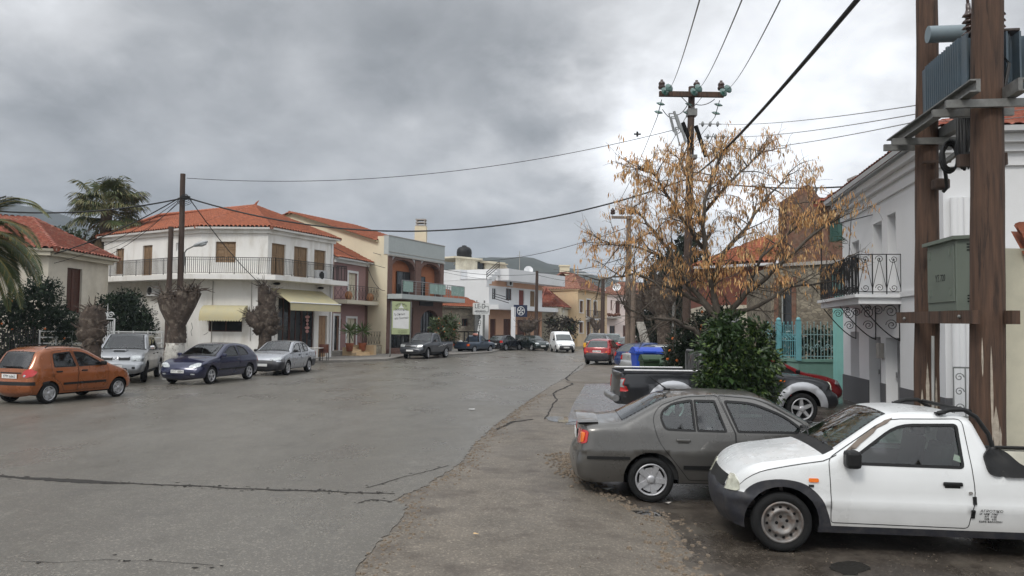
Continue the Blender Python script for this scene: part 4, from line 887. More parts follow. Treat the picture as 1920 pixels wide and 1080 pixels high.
def op(par, f, kind, b, m=None, depth=.14, off=0, name=None):
    s0, s1, z0, z1 = b; o = off-depth+.01; e = .004
    if kind == 'shutter':            # two leaves of recessed panels
        q = MB(); c = (s0+s1)/2; w = .07
        fbox(q, f, s0+e, s1-e, z0+e, z1-e, o-.03, o)
        for x0, x1 in ((s0+e, c-.006), (c+.006, s1-e)):
            fbox(q, f, x0, x0+w, z0+e, z1-e, o, o+.035); fbox(q, f, x1-w, x1, z0+e, z1-e, o, o+.035)
            n = 3
            for k in range(n+1):
                z = z0+e+(z1-z0-2*e-w)*k/n; fbox(q, f, x0+w, x1-w, z, z+w, o, o+.03)
            for k in range(n):
                za = z0+(z1-z0-w)*k/n+w+.05; zb = z0+(z1-z0-w)*(k+1)/n-.04
                if zb > za and x1-x0 > .36: fbox(q, f, x0+w+.05, x1-w-.05, za, zb, o, o+.02)
        return q.build(name or 'shutter', m or M_wood, par)
    if kind == 'louvre':
        q = MB(); fbox(q, f, s0+e, s1-e, z0+e, z1-e, o-.03, o); z = z0+.08; w = .06
        c = (s0+s1)/2
        for x0, x1 in ((s0+e, c-.005), (c+.005, s1-e)):
            fbox(q, f, x0, x0+w, z0+e, z1-e, o, o+.04); fbox(q, f, x1-w, x1, z0+e, z1-e, o, o+.04)
        while z < z1-.08: fbox(q, f, s0+w, s1-w, z, z+.035, o, o+.025); z += .07
        return q.build(name or 'shutter', m or M_brn, par)
    if kind == 'glass':
        q = MB(); w = .055
        for a in ((s0+e, s0+w, z0+e, z1-e), (s1-w, s1-e, z0+e, z1-e), (s0+w, s1-w, z0+e, z0+w), (s0+w, s1-w, z1-w, z1-e)): fbox(q, f, *a, o, o+.05)
        if s1-s0 > .8: fbox(q, f, (s0+s1)/2-.03, (s0+s1)/2+.03, z0+w, z1-w, o, o+.045)
        wo = q.build(name or 'window', m or M_brn, par); g = MB(); g.quad(f.pt(s0+w/2, z0+w/2, o+.015), f.pt(s1-w/2, z0+w/2, o+.015), f.pt(s1-w/2, z1-w/2, o+.015), f.pt(s0+w/2, z1-w/2, o+.015)); g.build('pane', M_pane, wo); return wo
    if kind == 'door':
        q = MB(); fbox(q, f, s0+e, s1-e, z0+e, z1-e, o-.04, o); w = .12
        for k in range(4):
            za = z0+(z1-z0)*k/4+.08; zb = z0+(z1-z0)*(k+1)/4-.05
            for x0, x1 in ((s0+.1, (s0+s1)/2-.05), ((s0+s1)/2+.05, s1-.1)):
                if x1-x0 > .1 and zb > za: fbox(q, f, x0, x1, za, zb, o, o+.025)
        d = q.build(name or 'door', m or M_wood2, par); hb = MB(); p = f.pt(s0+.1, z0+(z1-z0)*.48, o+.06); hb.box(p, (.03, .05, .14)); hb.build('handle', M_chrome, d); return d
    if kind == 'void':
        q = MB(); q.quad(f.pt(s0-.05, z0-.05, o-.6), f.pt(s1+.05, z0-.05, o-.6), f.pt(s1+.05, z1+.05, o-.6), f.pt(s0-.05, z1+.05, o-.6)); return q.build(name or 'opening', m or M_dark, par)
def surround(par, f, b, w, mm, sill=True):
    s0, s1, z0, z1 = b; q = MB()
    fbox(q, f, s0-w, s0-.002, z0, z1+w, -.02, .035); fbox(q, f, s1+.002, s1+w, z0, z1+w, -.02, .035); fbox(q, f, s0-.002, s1+.002, z1+.002, z1+w, -.02, .035)
    if sill: fbox(q, f, s0-w-.03, s1+w+.03, z0-.08, z0-.002, -.02, .08)
    return q.build('window_surround', mm, par)
def roof_plane(mb, poly, tile=.25, amp=.10, m=0, under=None):
    poly = [V(p) for p in poly]; a, b = poly[0], poly[1]; u = (b-a).normalized(); n = (b-a).cross(poly[2]-b)
    n = n.normalized(); n = -n if n.z < 0 else n
    v = n.cross(u).normalized()
    if v.z < 0: v = -v
    q = [((p-a).dot(u), (p-a).dot(v)) for p in poly]; us = [p[0] for p in q]; u0, u1 = min(us), max(us); k = max(1, int(round((u1-u0)/tile)))*4
    def vr(x):
        c = []
        for i in range(len(q)):
            (xa, ya), (xb, yb) = q[i], q[(i+1) % len(q)]
            if min(xa, xb)-1e-7 <= x <= max(xa, xb)+1e-7 and abs(xb-xa) > 1e-9: c.append(ya+(yb-ya)*(x-xa)/(xb-xa))
        return (min(c), max(c)) if c else (0, 0)
    step = .36; vmax = max(p[1] for p in q); nr = int(math.ceil(vmax/step)); wav = [0, .9, 1, .9]
    vs = []; fs = []; jit = [R.uniform(-.008, .008) for _ in range(nr*400)]
    for i in range(k+1):
        x = u0+(u1-u0)*i/k; lo, hi = vr(min(max(x, u0+1e-5), u1-1e-5)); h = amp*wav[i % 4]
        for r in range(nr):
            for e, dz in ((0, .045), (1, 0)):
                y = min(max(lo, (r+e)*step), hi); vs.append(a+u*x+v*y+n*(h+dz+jit[(r*37+(i//4)*5) % len(jit)]))
    w = nr*2
    for i in range(k):
        for r in range(w-1):
            A, B, C, D = i*w+r, (i+1)*w+r, (i+1)*w+r+1, i*w+r+1
            if (vs[A]-vs[D]).length < 1e-5 and (vs[B]-vs[C]).length < 1e-5: continue
            fs.append((A, B, C, D))
    mb.add(vs, fs, m, True)
    mb.add([a+u*t[0]+v*t[1]-n*.10 for t in q], [tuple(range(len(poly)))], under if under is not None else m)
    mb.add([a-n*.08, b-n*.08, b+n*.03, a+n*.03], [(0, 1, 2, 3)], under if under is not None else m)
def ridge(mb, a, b, r=.11, m=0):
    a, b = V(a), V(b); n = max(2, int((b-a).length/.38))
    for i in range(n):
        p, q = a.lerp(b, i/n), a.lerp(b, (i+1.08)/n); mb.tube([p+V((0, 0, .02)), q+V((0, 0, .02))], [r*1.08, r*.88], 8, m)
def gutter(par, pts, mm, r=.06):
    g = MB(); g.tube(pts, r, 8); return g.build('gutter', mm, par)
def railing(par, path, z0, h, mm, gap=.12, r=.012, name='railing', deco=0, closed=False):
    q = MB()
    for i in range(len(path)-1):
        a, b = V((*path[i][:2], z0)), V((*path[i+1][:2], z0)); L = (b-a).length; n = max(1, int(L/gap)); up = V((0, 0, h))
        q.bar(a+up, b+up, .04, .03); q.bar(a+V((0, 0, .08)), b+V((0, 0, .08)), .025, .02)
        if deco: q.bar(a+up*.86, b+up*.86, .02, .015)
        for k in range(n+1):
            p = a.lerp(b, k/n); w = r*2.4 if k in (0, n) or k % 12 == 0 else r*1.5; q.bar(p+V((0, 0, .0 if w > r*2 else .08)), p+up, w)
            if deco == 2 and k < n:                # crossed lattice
                p2 = a.lerp(b, (k+1)/n); q.bar(p+V((0, 0, .1)), p2+up*.84, r); q.bar(p2+V((0, 0, .1)), p+up*.84, r)
    return q.build(name, mm, par)
def slab(mb, poly, z0, z1, m=0): mb.prism(poly, z0, z1, m)
def off2(f, s, o): p = f.pt(s, 0, o); return (p.x, p.y)
def pad(poly, d): return offset_poly(poly, d)

# ================= white corner building (left of centre)
def pl(u, Y): return (X(u, Y), Y)
E = [pl(189, 50.9), pl(372, 45.2), pl(498, 45.0), pl(622, 50.6)]
back = [(E[3][0]-9, E[3][1]+7.5), (E[0][0]+3.5, E[0][1]+10)]
zE = 7.65
b1 = empty('corner_building', (E[1][0], E[1][1], 0), 'two-storey white corner building with orange hipped roof, long balcony and two cream awnings', 'building')
fA, fB, fC = Face(E[0], E[1]), Face(E[1], E[2]), Face(E[2], E[3]); fD = Face(E[3], back[0]); fE = Face(back[0], back[1]); fG = Face(back[1], E[0])
w = MB()
oA = [fA.bx(217, 466, 232, 514), fA.bx(267, 460, 285, 519), fA.bx(330, 455, 338, 470)]
oB = [fB.bx(404, 453, 442, 492), fB.bx(391, 590, 454, 622)]
oC = [fC.bx(509, 457, 535, 524), fC.bx(551, 463, 577, 526), fC.bx(589, 469, 611, 507), fC.bx(521, 560, 589, 662), fC.bx(597, 592, 613, 668)]
oC[0] = (*oC[0][:2], 4.97, oC[0][3]); oC[1] = (*oC[1][:2], 4.97, oC[1][3]); oA[1] = (*oA[1][:2], 4.97, oA[1][3]); oC[3] = (*oC[3][:2], .15, oC[3][3]); oC[4] = (*oC[4][:2], .15, oC[4][3])
for f, o in ((fA, oA), (fB, oB), (fC, oC)): wall(w, f, rect(0, f.L, 0, zE), [rect(*x) for x in o])
for f in (fD, fE, fG): wall(w, f, rect(0, f.L, 0, zE))
for f in (fA, fB, fC): fbox(w, f, -.06, f.L+.06, zE-.28, zE-.02, 0, .14)
w.build('wall', M_plw, b1)
op(b1, fA, 'shutter', oA[0]); op(b1, fA, 'shutter', oA[1]); op(b1, fA, 'glass', oA[2], M_plw2); op(b1, fB, 'shutter', oB[0]); op(b1, fB, 'glass', oB[1], M_brn)
for x in oC[:3]: op(b1, fC, 'shutter', x)
s0, s1, z0, z1 = oC[3]
for k in range(3): op(b1, fC, 'glass', (s0+(s1-s0)*k/3+.02, s0+(s1-s0)*(k+1)/3-.02, z0, z1), M_brn, name='shop_window')
op(b1, fC, 'door', oC[4], M_wood2)
dc = MB(); lg = mat('window_decal', (.55, .28, .25), .6)
for i in range(5): dc.add([fC.pt(s0+(s1-s0)*.83+(.17+.07*math.sin(i*2))*math.cos(a), 2.2+(i-2)*.22+.1*math.sin(a), -.08) for a in [2*math.pi*j/10 for j in range(10)]], [tuple(range(10))])
dc.build('window_sticker', lg, b1)
rf = MB()
EO = [V((*p, zE)) for p in pad(E+back, .45)]
R1 = P(478, 386, 52.5); R0 = P(300, 404, 57.5); R0.z = R1.z = 10.05
roof_plane(rf, [EO[0], EO[1], R1, R0], m=0, under=1); roof_plane(rf, [EO[1], EO[2], R1], m=0, under=1); roof_plane(rf, [EO[2], EO[3], R1], m=0, under=1); roof_plane(rf, [EO[3], EO[4], R1], m=0, under=1); roof_plane(rf, [EO[4], EO[5], R0, R1], m=0, under=1); roof_plane(rf, [EO[5], EO[0], R0], m=0, under=1)
for a, b in ((EO[1], R1), (EO[2], R1), (EO[3], R1), (R0, R1), (EO[0], R0)): ridge(rf, a, b)
rf.build('roof', [M_tile, M_plw], b1)
fin = MB(); fin.tube([R1, R1+V((.1, 0, .22)), R1+V((.28, 0, .4))], [.1, .07, .01], 8); fin.build('ridge_finial', M_tile, b1)
bs = MB(); zb = 4.66
o_ = [off2(fA, 0, 1.15), pad([E[0], E[1], E[2], E[3], (0, 80)], 1.15)[1], pad([E[0], E[1], E[2], E[3], (0, 80)], 1.15)[2], off2(fC, fC.L, 1.15)]
slab(bs, [E[0], E[1], E[2], E[3]][::-1]+o_, zb, zb+.28); bs.build('balcony', M_plw, b1)
i_ = [off2(fA, 0, 1.08), pad([E[0], E[1], E[2], E[3], (0, 80)], 1.08)[1], pad([E[0], E[1], E[2], E[3], (0, 80)], 1.08)[2], off2(fC, fC.L-.05, 1.08), off2(fC, fC.L-.05, .05)]
railing(b1, i_, zb+.28, .95, M_iron, .115, .015, 'balcony_railing', 1)
aw = MB(); s0, s1, z0, z1 = fB.bx(377, 572, 458, 603, .5)
n = 8
def aw_pt(i, j): t = math.pi/2*i; return fB.pt(s0+(s1-s0)*j, z0+.25+(z1-z0-.25)*math.sin(math.pi/2*(1-i)) if i < 1 else z0+.25, .02+.75*math.sin(math.pi/2*i))
aw.grid(lambda j, i: aw_pt(i, j), 10, n)
for j in (0, 1): aw.add([fB.pt(s0+(s1-s0)*j, z0+.25, .02)]+[aw_pt(i/n, j) for i in range(n+1)], [tuple(range(n+2))])
for k in range(16):
    a, b = s0+(s1-s0)*k/16, s0+(s1-s0)*(k+1)/16; aw.add([fB.pt(a, z0+.26, .78), fB.pt(b, z0+.26, .78), fB.pt(b, z0+.08, .79), fB.pt((a+b)/2, z0, .79), fB.pt(a, z0+.08, .79)], [(0, 1, 2, 3, 4)])
aw.build('window_awning', M_awn, b1)
s0, s1 = fC.sz(508, 550)[0]-.1, fC.sz(600, 560)[0]+.1; zt_ = 4.25; a2 = MB(); ow = 1.5
a2.quad(fC.pt(s0, zt_, .05), fC.pt(s1, zt_, .05), fC.pt(s1, zt_-.85, ow), fC.pt(s0, zt_-.85, ow)); a2.quad(fC.pt(s0, zt_-.85, ow), fC.pt(s1, zt_-.85, ow), fC.pt(s1, zt_-1.28, ow+.02), fC.pt(s0, zt_-1.28, ow+.02)); a2.quad(fC.pt(s0, zt_-.02, .05), fC.pt(s1, zt_-.02, .05), fC.pt(s1, zt_-.87, ow), fC.pt(s0, zt_-.87, ow))
a2.build('shop_awning', M_awn, b1)
a3 = MB(); a3.tube([fC.pt(s0, zt_-.83, ow+.02), fC.pt(s1, zt_-.83, ow+.02)], .035, 8); a3.build('awning_bar', M_plw2, b1)
dp = MB(); dp.tube([fC.pt(fC.L-.25, 7.4, .08), fC.pt(fC.L-.25, .1, .08)], .05, 8); dp.build('downpipe', M_plw2, b1)
dp = MB(); dp.tube([fB.pt(fB.L*.78, 4.6, .04), fB.pt(fB.L*.78, 1.2, .04)], .02, 6); dp.tube([fB.pt(fB.L*.2, 4.6, .04), fB.pt(fB.L*.2, .2, .04)], .025, 6); dp.build('conduit', M_conc, b1)
mb_ = MB(); fbox(mb_, fB, fB.L*.97-.3, fB.L*.97, 1.5, 1.95, 0, .15); mb_.build('meter_box', M_conc, b1)
cr = MB()                            # cracks in the plaster, thin raised lines of dirt
for pts in ([(515, 600), (517, 630), (514, 655)],): pass
def hairline(f, pts, r=.012):
    cr.tube([f.pt(*f.sz(u, v), .003) for u, v in pts], r, 4)
hairline(fB, [(359, 605), (361, 615), (358, 622), (360, 630)]); hairline(fB, [(390, 623), (386, 626), (382, 628)]); hairline(fB, [(351, 560), (350, 600), (351, 650)], .008)
cr.build('plaster_crack', mat('crack_dirt', g3(.08), .9), b1)
def lampfit(par, p, n):
    q = MB(); q.ball(V(p)+V(n)*.3, .2, .2, .09, 10); q.bar(p, V(p)+V(n)*.3, .04); q.build('wall_lamp', M_black, par)
lampfit(b1, fC.pt(.5, 4.5, 0), fC.n); lampfit(b1, fC.pt(fC.L-1.6, 4.45, 0), fC.n)
def ac_unit(f, u, v, label, w=.85, h=.62, o=0, z=None):
    s, zz = f.sz(u, v, o); zz = z or zz; e = empty('air_conditioner', f.pt(s, zz-h/2, .2), label, 'air conditioner')
    q = MB(); q.box(f.pt(s, zz, .2+o), (w, .32, h), 0, rz=math.atan2(f.d.y, f.d.x), bev=.02); q.build('casing', M_plw2, e)
    g = MB(); mx = f.m.copy(); mx.translation = f.pt(s-.12, zz, .365+o); g.lathe([(.24, 0), (.22, .015), (.02, .012), (.001, .012)], 20, 0, mx); g.build('fan_grille', M_black, e)
    k = MB(); k.bar(f.pt(s-w/2, zz-h/2-.03, 0), f.pt(s-w/2, zz-h/2-.03, .4), .04); k.bar(f.pt(s+w/2, zz-h/2-.03, 0), f.pt(s+w/2, zz-h/2-.03, .4), .04); k.build('bracket', M_conc, e)
ac_unit(fA, 293, 546, 'white air conditioner on the side wall of the white corner building behind the wooden poles')
ac_unit(fC, 597, 513, 'white air conditioner on the balcony of the white corner building', z=5.25)

# ================= mauve house
zM = 6.75
pM = [pl(624, 54), pl(690, 58.9)]; fM = Face(*pM)
bm_ = empty('mauve_house', (pM[0][0], pM[0][1], 0), 'narrow mauve two-storey house with white door surrounds between the white and cream buildings', 'house')
w = MB(); oM = [fM.bx(653, 512, 669, 560), fM.bx(650, 597, 667, 650), fM.bx(626, 592, 635, 652)]
oM[0] = (*oM[0][:2], 3.95, oM[0][3]); oM[1] = (*oM[1][:2], .4, oM[1][3]); oM[2] = (*oM[2][:2], .4, oM[2][3])
mbk = [(pM[1][0]-8, pM[1][1]+4), (pM[0][0]-8, pM[0][1]+4)]
wall(w, fM, rect(0, fM.L, 0, zM), [rect(*x) for x in oM]); wall(w, Face(pM[1], mbk[0]), rect(0, 8.9, 0, zM)); wall(w, Face(mbk[1], pM[0]), rect(0, 8.9, 0, zM))
w.build('wall', M_purp, bm_)
q = MB(); fbox(q, fM, fM.L-.55, fM.L+.02, 0, zM-.05, 0, .04); q.build('quoin', M_brst, bm_)
q = MB(); fbox(q, fM, -.05, fM.L+.05, zM-.25, zM, 0, .18); q.build('cornice', M_plw2, bm_)
op(bm_, fM, 'door', oM[0], M_ivory); op(bm_, fM, 'door', oM[1], M_ivory); op(bm_, fM, 'glass', oM[2], M_wood2)
for x in oM: surround(bm_, fM, x, .16, M_plw2, False)
rm = MB(); e0, e1 = fM.pt(-.3, zM, .5), fM.pt(fM.L+.35, zM, .5); e0.z = e1.z = zM+.02; k0, k1 = fM.pt(-.3, zM+2.2, -4.2), fM.pt(fM.L+.35, zM+2.2, -4.2)
roof_plane(rm, [e0, e1, k1, k0], under=1); ridge(rm, e1, k1, .09); rm.build('roof', [M_tile, M_plw2], bm_)
q = MB(); slab(q, [off2(fM, .1, 0), off2(fM, .1, 1.0), off2(fM, fM.L-.1, 1.0), off2(fM, fM.L-.1, 0)], 3.65, 3.92); q.build('balcony', M_ivory, bm_)
railing(bm_, [off2(fM, .15, 0), off2(fM, .15, .95), off2(fM, fM.L-.15, .95), off2(fM, fM.L-.15, 0)], 3.92, 1.0, M_iron, .42, .012, 'balcony_railing', 2)
q = MB(); s_, z_ = fM.sz(637.5, 606); fbox(q, fM, s_-.2, s_+.2, z_-.3, z_+.3, 0, .03); q.build('wall_plaque', M_brst, bm_)
# terrace steps, low stone wall, railing, pots in front of it
st = MB(); fS = Face(off2(fM, 0, 1.0), off2(fM, fM.L, 1.0))
for k in range(4): fbox(st, fS, -.4, 1.6, 0, .17*(4-k), .35*k-.0, .35*(k+1)-.004)
fbox(st, fS, 1.6, 2.0, 0, .8, -.5, 1.3); st.build('steps', M_yel); st_ = bpy.data.objects['steps']; top(st_, 'yellow entrance steps in front of the mauve house', 'steps')
lw = empty('terrace_wall', fS.pt(3.5, 0, .6), 'low stone terrace wall with black lattice railing in front of the mauve house', 'wall'); q = MB(); fbox(q, fS, 2.0, 6.6, 0, .75, -.1, .35); q.build('wall', M_stone, lw)
q = MB(); fbox(q, fS, -.5, 6.6, 0, .42, -1.0, -.1); q.build('terrace', M_conc, lw); railing(lw, [off2(fS, 2.1, .2), off2(fS, 6.4, .2)], .75, .95, M_iron, .4, .012, 'railing', 2)

# ================= cream shop building
pK = [pl(724, 58), pl(829, 65.5)]; fK = Face(*pK); zK = 8.8
bk_ = empty('cream_building', (pK[0][0], pK[0][1], 0), 'cream gabled shop building with grey parapet, brown stone arches and glass-panelled balcony', 'building')
pd = V((-fK.d.y, fK.d.x, 0))
pb0 = (pK[0][0]+pd.x*11, pK[0][1]+pd.y*11); pb1 = (pK[1][0]+pd.x*11, pK[1][1]+pd.y*11)
fKs = Face(pb0, pK[0]); w = MB(); g_ = 11.0-9.1
wall(w, fKs, [(0, 0), (11, 0), (11, zK), (10.1, zK), (10.1, zK-.35), (1.9, 10.95), (0, 10.3)])
wall(w, Face(pK[1], pb1), [(0, 0), (11, 0), (11, 10.3), (9.1, 10.95), (.9, zK-.35), (.9, zK), (0, zK)])
w.build('wall', M_cream, bk_)
cn = fK.L
def kx(x): return fK.sz(700+x/6.75, 470)[0]
c0, c1, c2, c3 = .55, cn*.46, cn*.565, cn-.55
zs = 6.45
ho = [arch(c0, c1, 4.55, zs, .75), arch(c2, c3, 4.55, zs, .75)]
w = MB(); wall(w, fK, rect(0, cn, 4.4, 7.45), ho, depth=.5, mrev=1); w.build('upper_wall', [M_plw2, M_brst], bk_)
w = MB(); wall(w, Face(off2(fK, 0, -.5), off2(fK, cn, -.5)), rect(0, cn, 4.4, 7.4)); w.build('recessed_wall', M_oran, bk_)
fKr = Face(off2(fK, 0, -.48), off2(fK, cn, -.48))
op(bk_, fKr, 'glass', (c0+1.35, c1-.05, 4.55, 6.35), M_black, depth=-.04); op(bk_, fKr, 'glass', (c2+.05, c2+1.4, 4.55, 6.15), M_black, depth=-.04)
q = MB()
for a, b in ((c0, c1), (c2, c3)):
    n = 14; c = (a+b)/2; h = (b-a)/2
    o1 = [(c+h*math.cos(math.pi*i/n), zs+.75*math.sin(math.pi*i/n)) for i in range(n+1)]; o2 = [(c+(h+.0)*math.cos(math.pi*i/n)*1.0, zs+.32+.78*math.sin(math.pi*i/n)) for i in range(n+1)]
    for i in range(n):
        A, B, C, D = o1[i], o1[i+1], o2[i+1], o2[i]; q.add([fK.pt(*p, .05) for p in (A, B, C, D)]+[fK.pt(*p, -.2) for p in (A, B, C, D)], [(0, 3, 2, 1), (0, 1, 5, 4), (2, 3, 7, 6)])
for a, b in ((0.01, c0-.004), (c1+.004, c2-.004), (c3+.004, cn-.01)): fbox(q, fK, a, b, 4.45, 7.3, .002, .08)
q.build('stone_arches', M_brst, bk_)
q = MB(); fbox(q, fK, -.05, cn+.05, 7.45, zK, -.3, .1); fbox(q, fK, -.06, cn+.06, zK, zK+.06, -.35, .14, 1); fbox(q, fK, -.05, cn+.05, 7.34, 7.445, 0, .16, 1); fbox(q, fK, -.05, cn+.05, 7.62, 7.66, .1, .13, 1); q.build('parapet', [M_greyw, M_conc], bk_)
w = MB(); hg = [rect(.5, c1-.1, .5, 3.6), arch(c2+.15, c3, .5, 2.5, .95)]
wall(w, fK, rect(0, cn, 0, 4.4), hg, depth=.4); q2 = []
w.build('shop_front', M_brst, bk_)
for b in ((.5, c1-.1, .5, 3.6), (c2+.15, c3, .5, 3.5)):
    k = 3
    for i in range(k): op(bk_, fK, 'glass', (b[0]+(b[1]-b[0])*i/k+.01, b[0]+(b[1]-b[0])*(i+1)/k-.01, b[2], b[3]), M_black, depth=.42, name='shop_window')
q = MB(); fbox(q, fK, c2-.1, c2+1.9, 3.78, 4.2, .01, .1); q.build('shop_sign', M_ink, bk_)
q = MB()
for k in range(3): fbox(q, fK, .2, cn-.2, 0, .16*(3-k), .05+.32*k, .05+.32*(k+1)-.003)
q.build('entrance_steps', M_brst, bk_)
q = MB(); slab(q, [off2(fK, -.05, .1), off2(fK, -.05, 1.35), off2(fK, cn+1.4, 1.35), off2(fK, cn+1.4, -2), off2(fK, cn+.02, -2), off2(fK, cn+.02, .1)], 4.15, 4.5); q.build('balcony', M_greyw, bk_)
q = MB(); path = [off2(fK, 0, 1.3), off2(fK, cn+1.35, 1.3), off2(fK, cn+1.35, -1.5)]
M_inox = mat('steel_rail', g3(.25), .4, .7)
for i in range(2):
    a, b = V((*path[i], 4.5)), V((*path[i+1], 4.5)); L_ = (b-a).length
    for z in (1.0,): q.tube([a+V((0, 0, z)), b+V((0, 0, z))], .035, 6)
    for z in (.3, .5, .7, .85): q.tube([a+V((0, 0, z)), b+V((0, 0, z))], .012, 5)
    n = max(2, int(L_/.95))
    for k in range(n+1): p = a.lerp(b, k/n); q.bar(p+V((0, 0, -.35)), p+V((0, 0, 1.0)), .05)
q.build('balcony_railing', M_inox, bk_)
q = MB(); fo = Face(path[0], path[1]); M_gg = mat('frosted_green_glass', (.25, .36, .31), .25, var=.05, spec=.6)
for a, b in ((.1, 1.45), (3.9, 5.15), (5.2, 6.35), (7.3, 8.4), (8.45, 9.5)):
    if b < fo.L: q = MB(); fbox(q, fo, a, b, 4.68, 5.45, .03, .05); q.build('glass_panel', M_gg, bk_)
q = MB(); a, b = V((*pb0, 10.95)), None
rA = fKs.pt(10.15, zK-.35, .25); rB = fKs.pt(1.9, 10.95, .25); rC = Face(pK[1], pb1).pt(9.1, 10.95, .2); rD = Face(pK[1], pb1).pt(.85, zK-.35, .2); rE = fKs.pt(-.2, 10.3, .25); rF = Face(pK[1], pb1).pt(11.2, 10.3, .2)
roof_plane(q, [rA, rD, rC, rB], under=1); roof_plane(q, [rF, rE, rB, rC], under=1); ridge(q, rB, rC); q.build('roof', [M_tile, M_cream], bk_)
q = MB(); p = P(789, 455, 66); q.box((p.x, 66, 9.2), (.95, .95, 2.6)); q.build('chimney', M_cream, bk_); ch = bpy.data.objects['chimney']
q = MB()
for z in (10.58, 10.83, 11.08): q.box((p.x, 66, z), (.85, .85, .09))
for sx_ in (1, -1):
    for sy in (1, -1): q.box((p.x+sx_*.33, 66+sy*.33, 10.8), (.1, .1, .6))
q.build('chimney_cap', M_conc, ch)

# ================= low stone house with bright tiles
pS = [pl(827, 72), pl(905, 76)]; fS2 = Face(*pS); zS = 4.0
b4 = empty('stone_house', (pS[0][0], pS[0][1], 0), 'low rubble-stone house with bright orange roof between the cream shop and the white flats', 'house')
w = MB(); o4 = [fS2.bx(866, 597, 879, 612)]; wall(w, fS2, rect(0, fS2.L, 0, zS), [rect(*x) for x in o4], depth=.3); wall(w, Face(pS[1], (pS[1][0]-2, pS[1][1]+6)), rect(0, 6.3, 0, zS)); w.build('wall', M_stone, b4); op(b4, fS2, 'glass', o4[0], M_brn, .3)
q = MB(); roof_plane(q, [fS2.pt(-.3, zS-.02, .4), fS2.pt(fS2.L+.3, zS-.02, .4), fS2.pt(fS2.L-1.6, zS+1.9, -4), fS2.pt(-.3, zS+1.9, -4)], under=1); q.build('roof', [M_tile, M_stone], b4)

# ================= white flats with roof terrace
pF = [pl(916, 80), pl(1016, 90)]; fF = Face(*pF); pdF = V((-fF.d.y, fF.d.x, 0)); cn = fF.L
b5 = empty('white_flats', (pF[0][0], pF[0][1], 0), 'white two-storey block with overhanging roof terrace, peach ground floor and black water tank', 'building')
q0 = (pF[0][0]+pdF.x*11, pF[0][1]+pdF.y*11); q1 = (pF[1][0]+pdF.x*11, pF[1][1]+pdF.y*11)
fFs = Face(q0, pF[0]); w = MB()
o5 = [fF.bx(923, 540, 931, 562), fF.bx(948.5, 541, 959, 563), fF.bx(973, 544, 983, 576), fF.bx(994, 546, 1003, 578)]
o5[2] = (*o5[2][:2], 4.42, o5[2][3]); o5[3] = (*o5[3][:2], 4.42, o5[3][3])
wall(w, fF, rect(0, cn, 4.0, 6.4), [rect(*x) for x in o5]); wall(w, fFs, [(0, 0), (11, 0), (11, 7.1), (7.45, 7.1), (7.45, 6.55), (0, 6.55)]); wall(w, Face(pF[1], q1), rect(0, 11, 0, 6.95))
b6 = fFs
fbox(w, fFs, -4, 7.5, 6.3, 8.1, -6, -.02); w.build('wall', M_plw2, b5)
w = MB(); wall(w, fF, rect(0, cn, 6.4, 6.95)); og = [fF.bx(919, 598, 930, 634), fF.bx(944, 598, 958, 634), fF.bx(970, 600, 985, 640), fF.bx(1001, 600, 1012, 640)]; og = [(x[0], x[1], .2, x[3]) for x in og]
wall(w, fF, rect(0, cn, 0, 4.0), [rect(*x) for x in og], off=-.0); w.build('peach_wall', M_peach, b5)
for x in og: op(b5, fF, 'door', x, M_brn)
op(b5, fF, 'glass', o5[0], M_plw2); op(b5, fF, 'glass', o5[1], M_brn); op(b5, fF, 'door', o5[2], mat('red_door', (.16, .025, .015), .5)); op(b5, fF, 'louvre', o5[3], M_wood)
q = MB(); fbox(q, fF, -.6, cn+2.6, 3.95, 4.42, 0, 1.5); q.build('balcony', M_plw2, b5)
q = MB(); fbox(q, fF, 1.2, cn+2.6, 6.95, 7.12, 0, 1.6); fbox(q, fF, 1.2, cn+2.6, 7.12, 8.15, 1.42, 1.6); fbox(q, fF, 1.2, 1.38, 7.12, 8.15, -6, 1.42); fbox(q, fF, cn+2.42, cn+2.6, 7.12, 8.15, -6, 1.42); fbox(q, fF, 0, cn, 6.95, 7.1, -9, -.02); q.build('roof_parapet', M_plw2, b5)
q = MB()
for k in range(5): fbox(q, fF, -1.3+k*.5, -.8+k*.5, 6.2+.3*k, 6.9+.3*k, .3, .5)
q.build('outside_stair', M_plw2, b5)
q = MB(); a, b = fF.pt(-1.3, 6.9, .5), fF.pt(1.1, 8.15, .5)
for z in (.25, .5, .75): q.bar(a+V((0, 0, z)), b+V((0, 0, z)), .06)
q.bar(a, a+V((0, 0, .8)), .06); q.bar(b, b+V((0, 0, .8)), .06); a, b = fF.pt(-.2, 4.9, .5), fF.pt(1.6, 4.45, 1.4)
for z in (.2, .45, .7): q.bar(a+V((0, 0, z)), b+V((0, 0, z)), .06)
q.build('stair_railing', M_iron, b5)
ph = MB(); s_ = Face(pl(852, 92), pl(946, 98)); wall(ph, s_, rect(0, s_.L, 6.5, 10.2), [rect(*s_.bx(895, 491, 910, 505))], depth=.3); e_ = Face(pl(946, 98), pl(953, 106)); wall(ph, e_, rect(0, e_.L, 6.5, 9.9)); fbox(ph, s_, -.2, s_.L*.5, 10.2, 10.4, -5, .25); fbox(ph, s_, s_.L*.5, s_.L+.2, 9.9, 10.05, -5, .25); ph.build('penthouse', mat('plaster_stained', (.66, .61, .48), .85, var=.1, col2=(.4, .34, .24), c2scale=.6, c2amt=.6), b5)
op(b5, s_, 'glass', s_.bx(895, 491, 910, 505), M_black, .3)
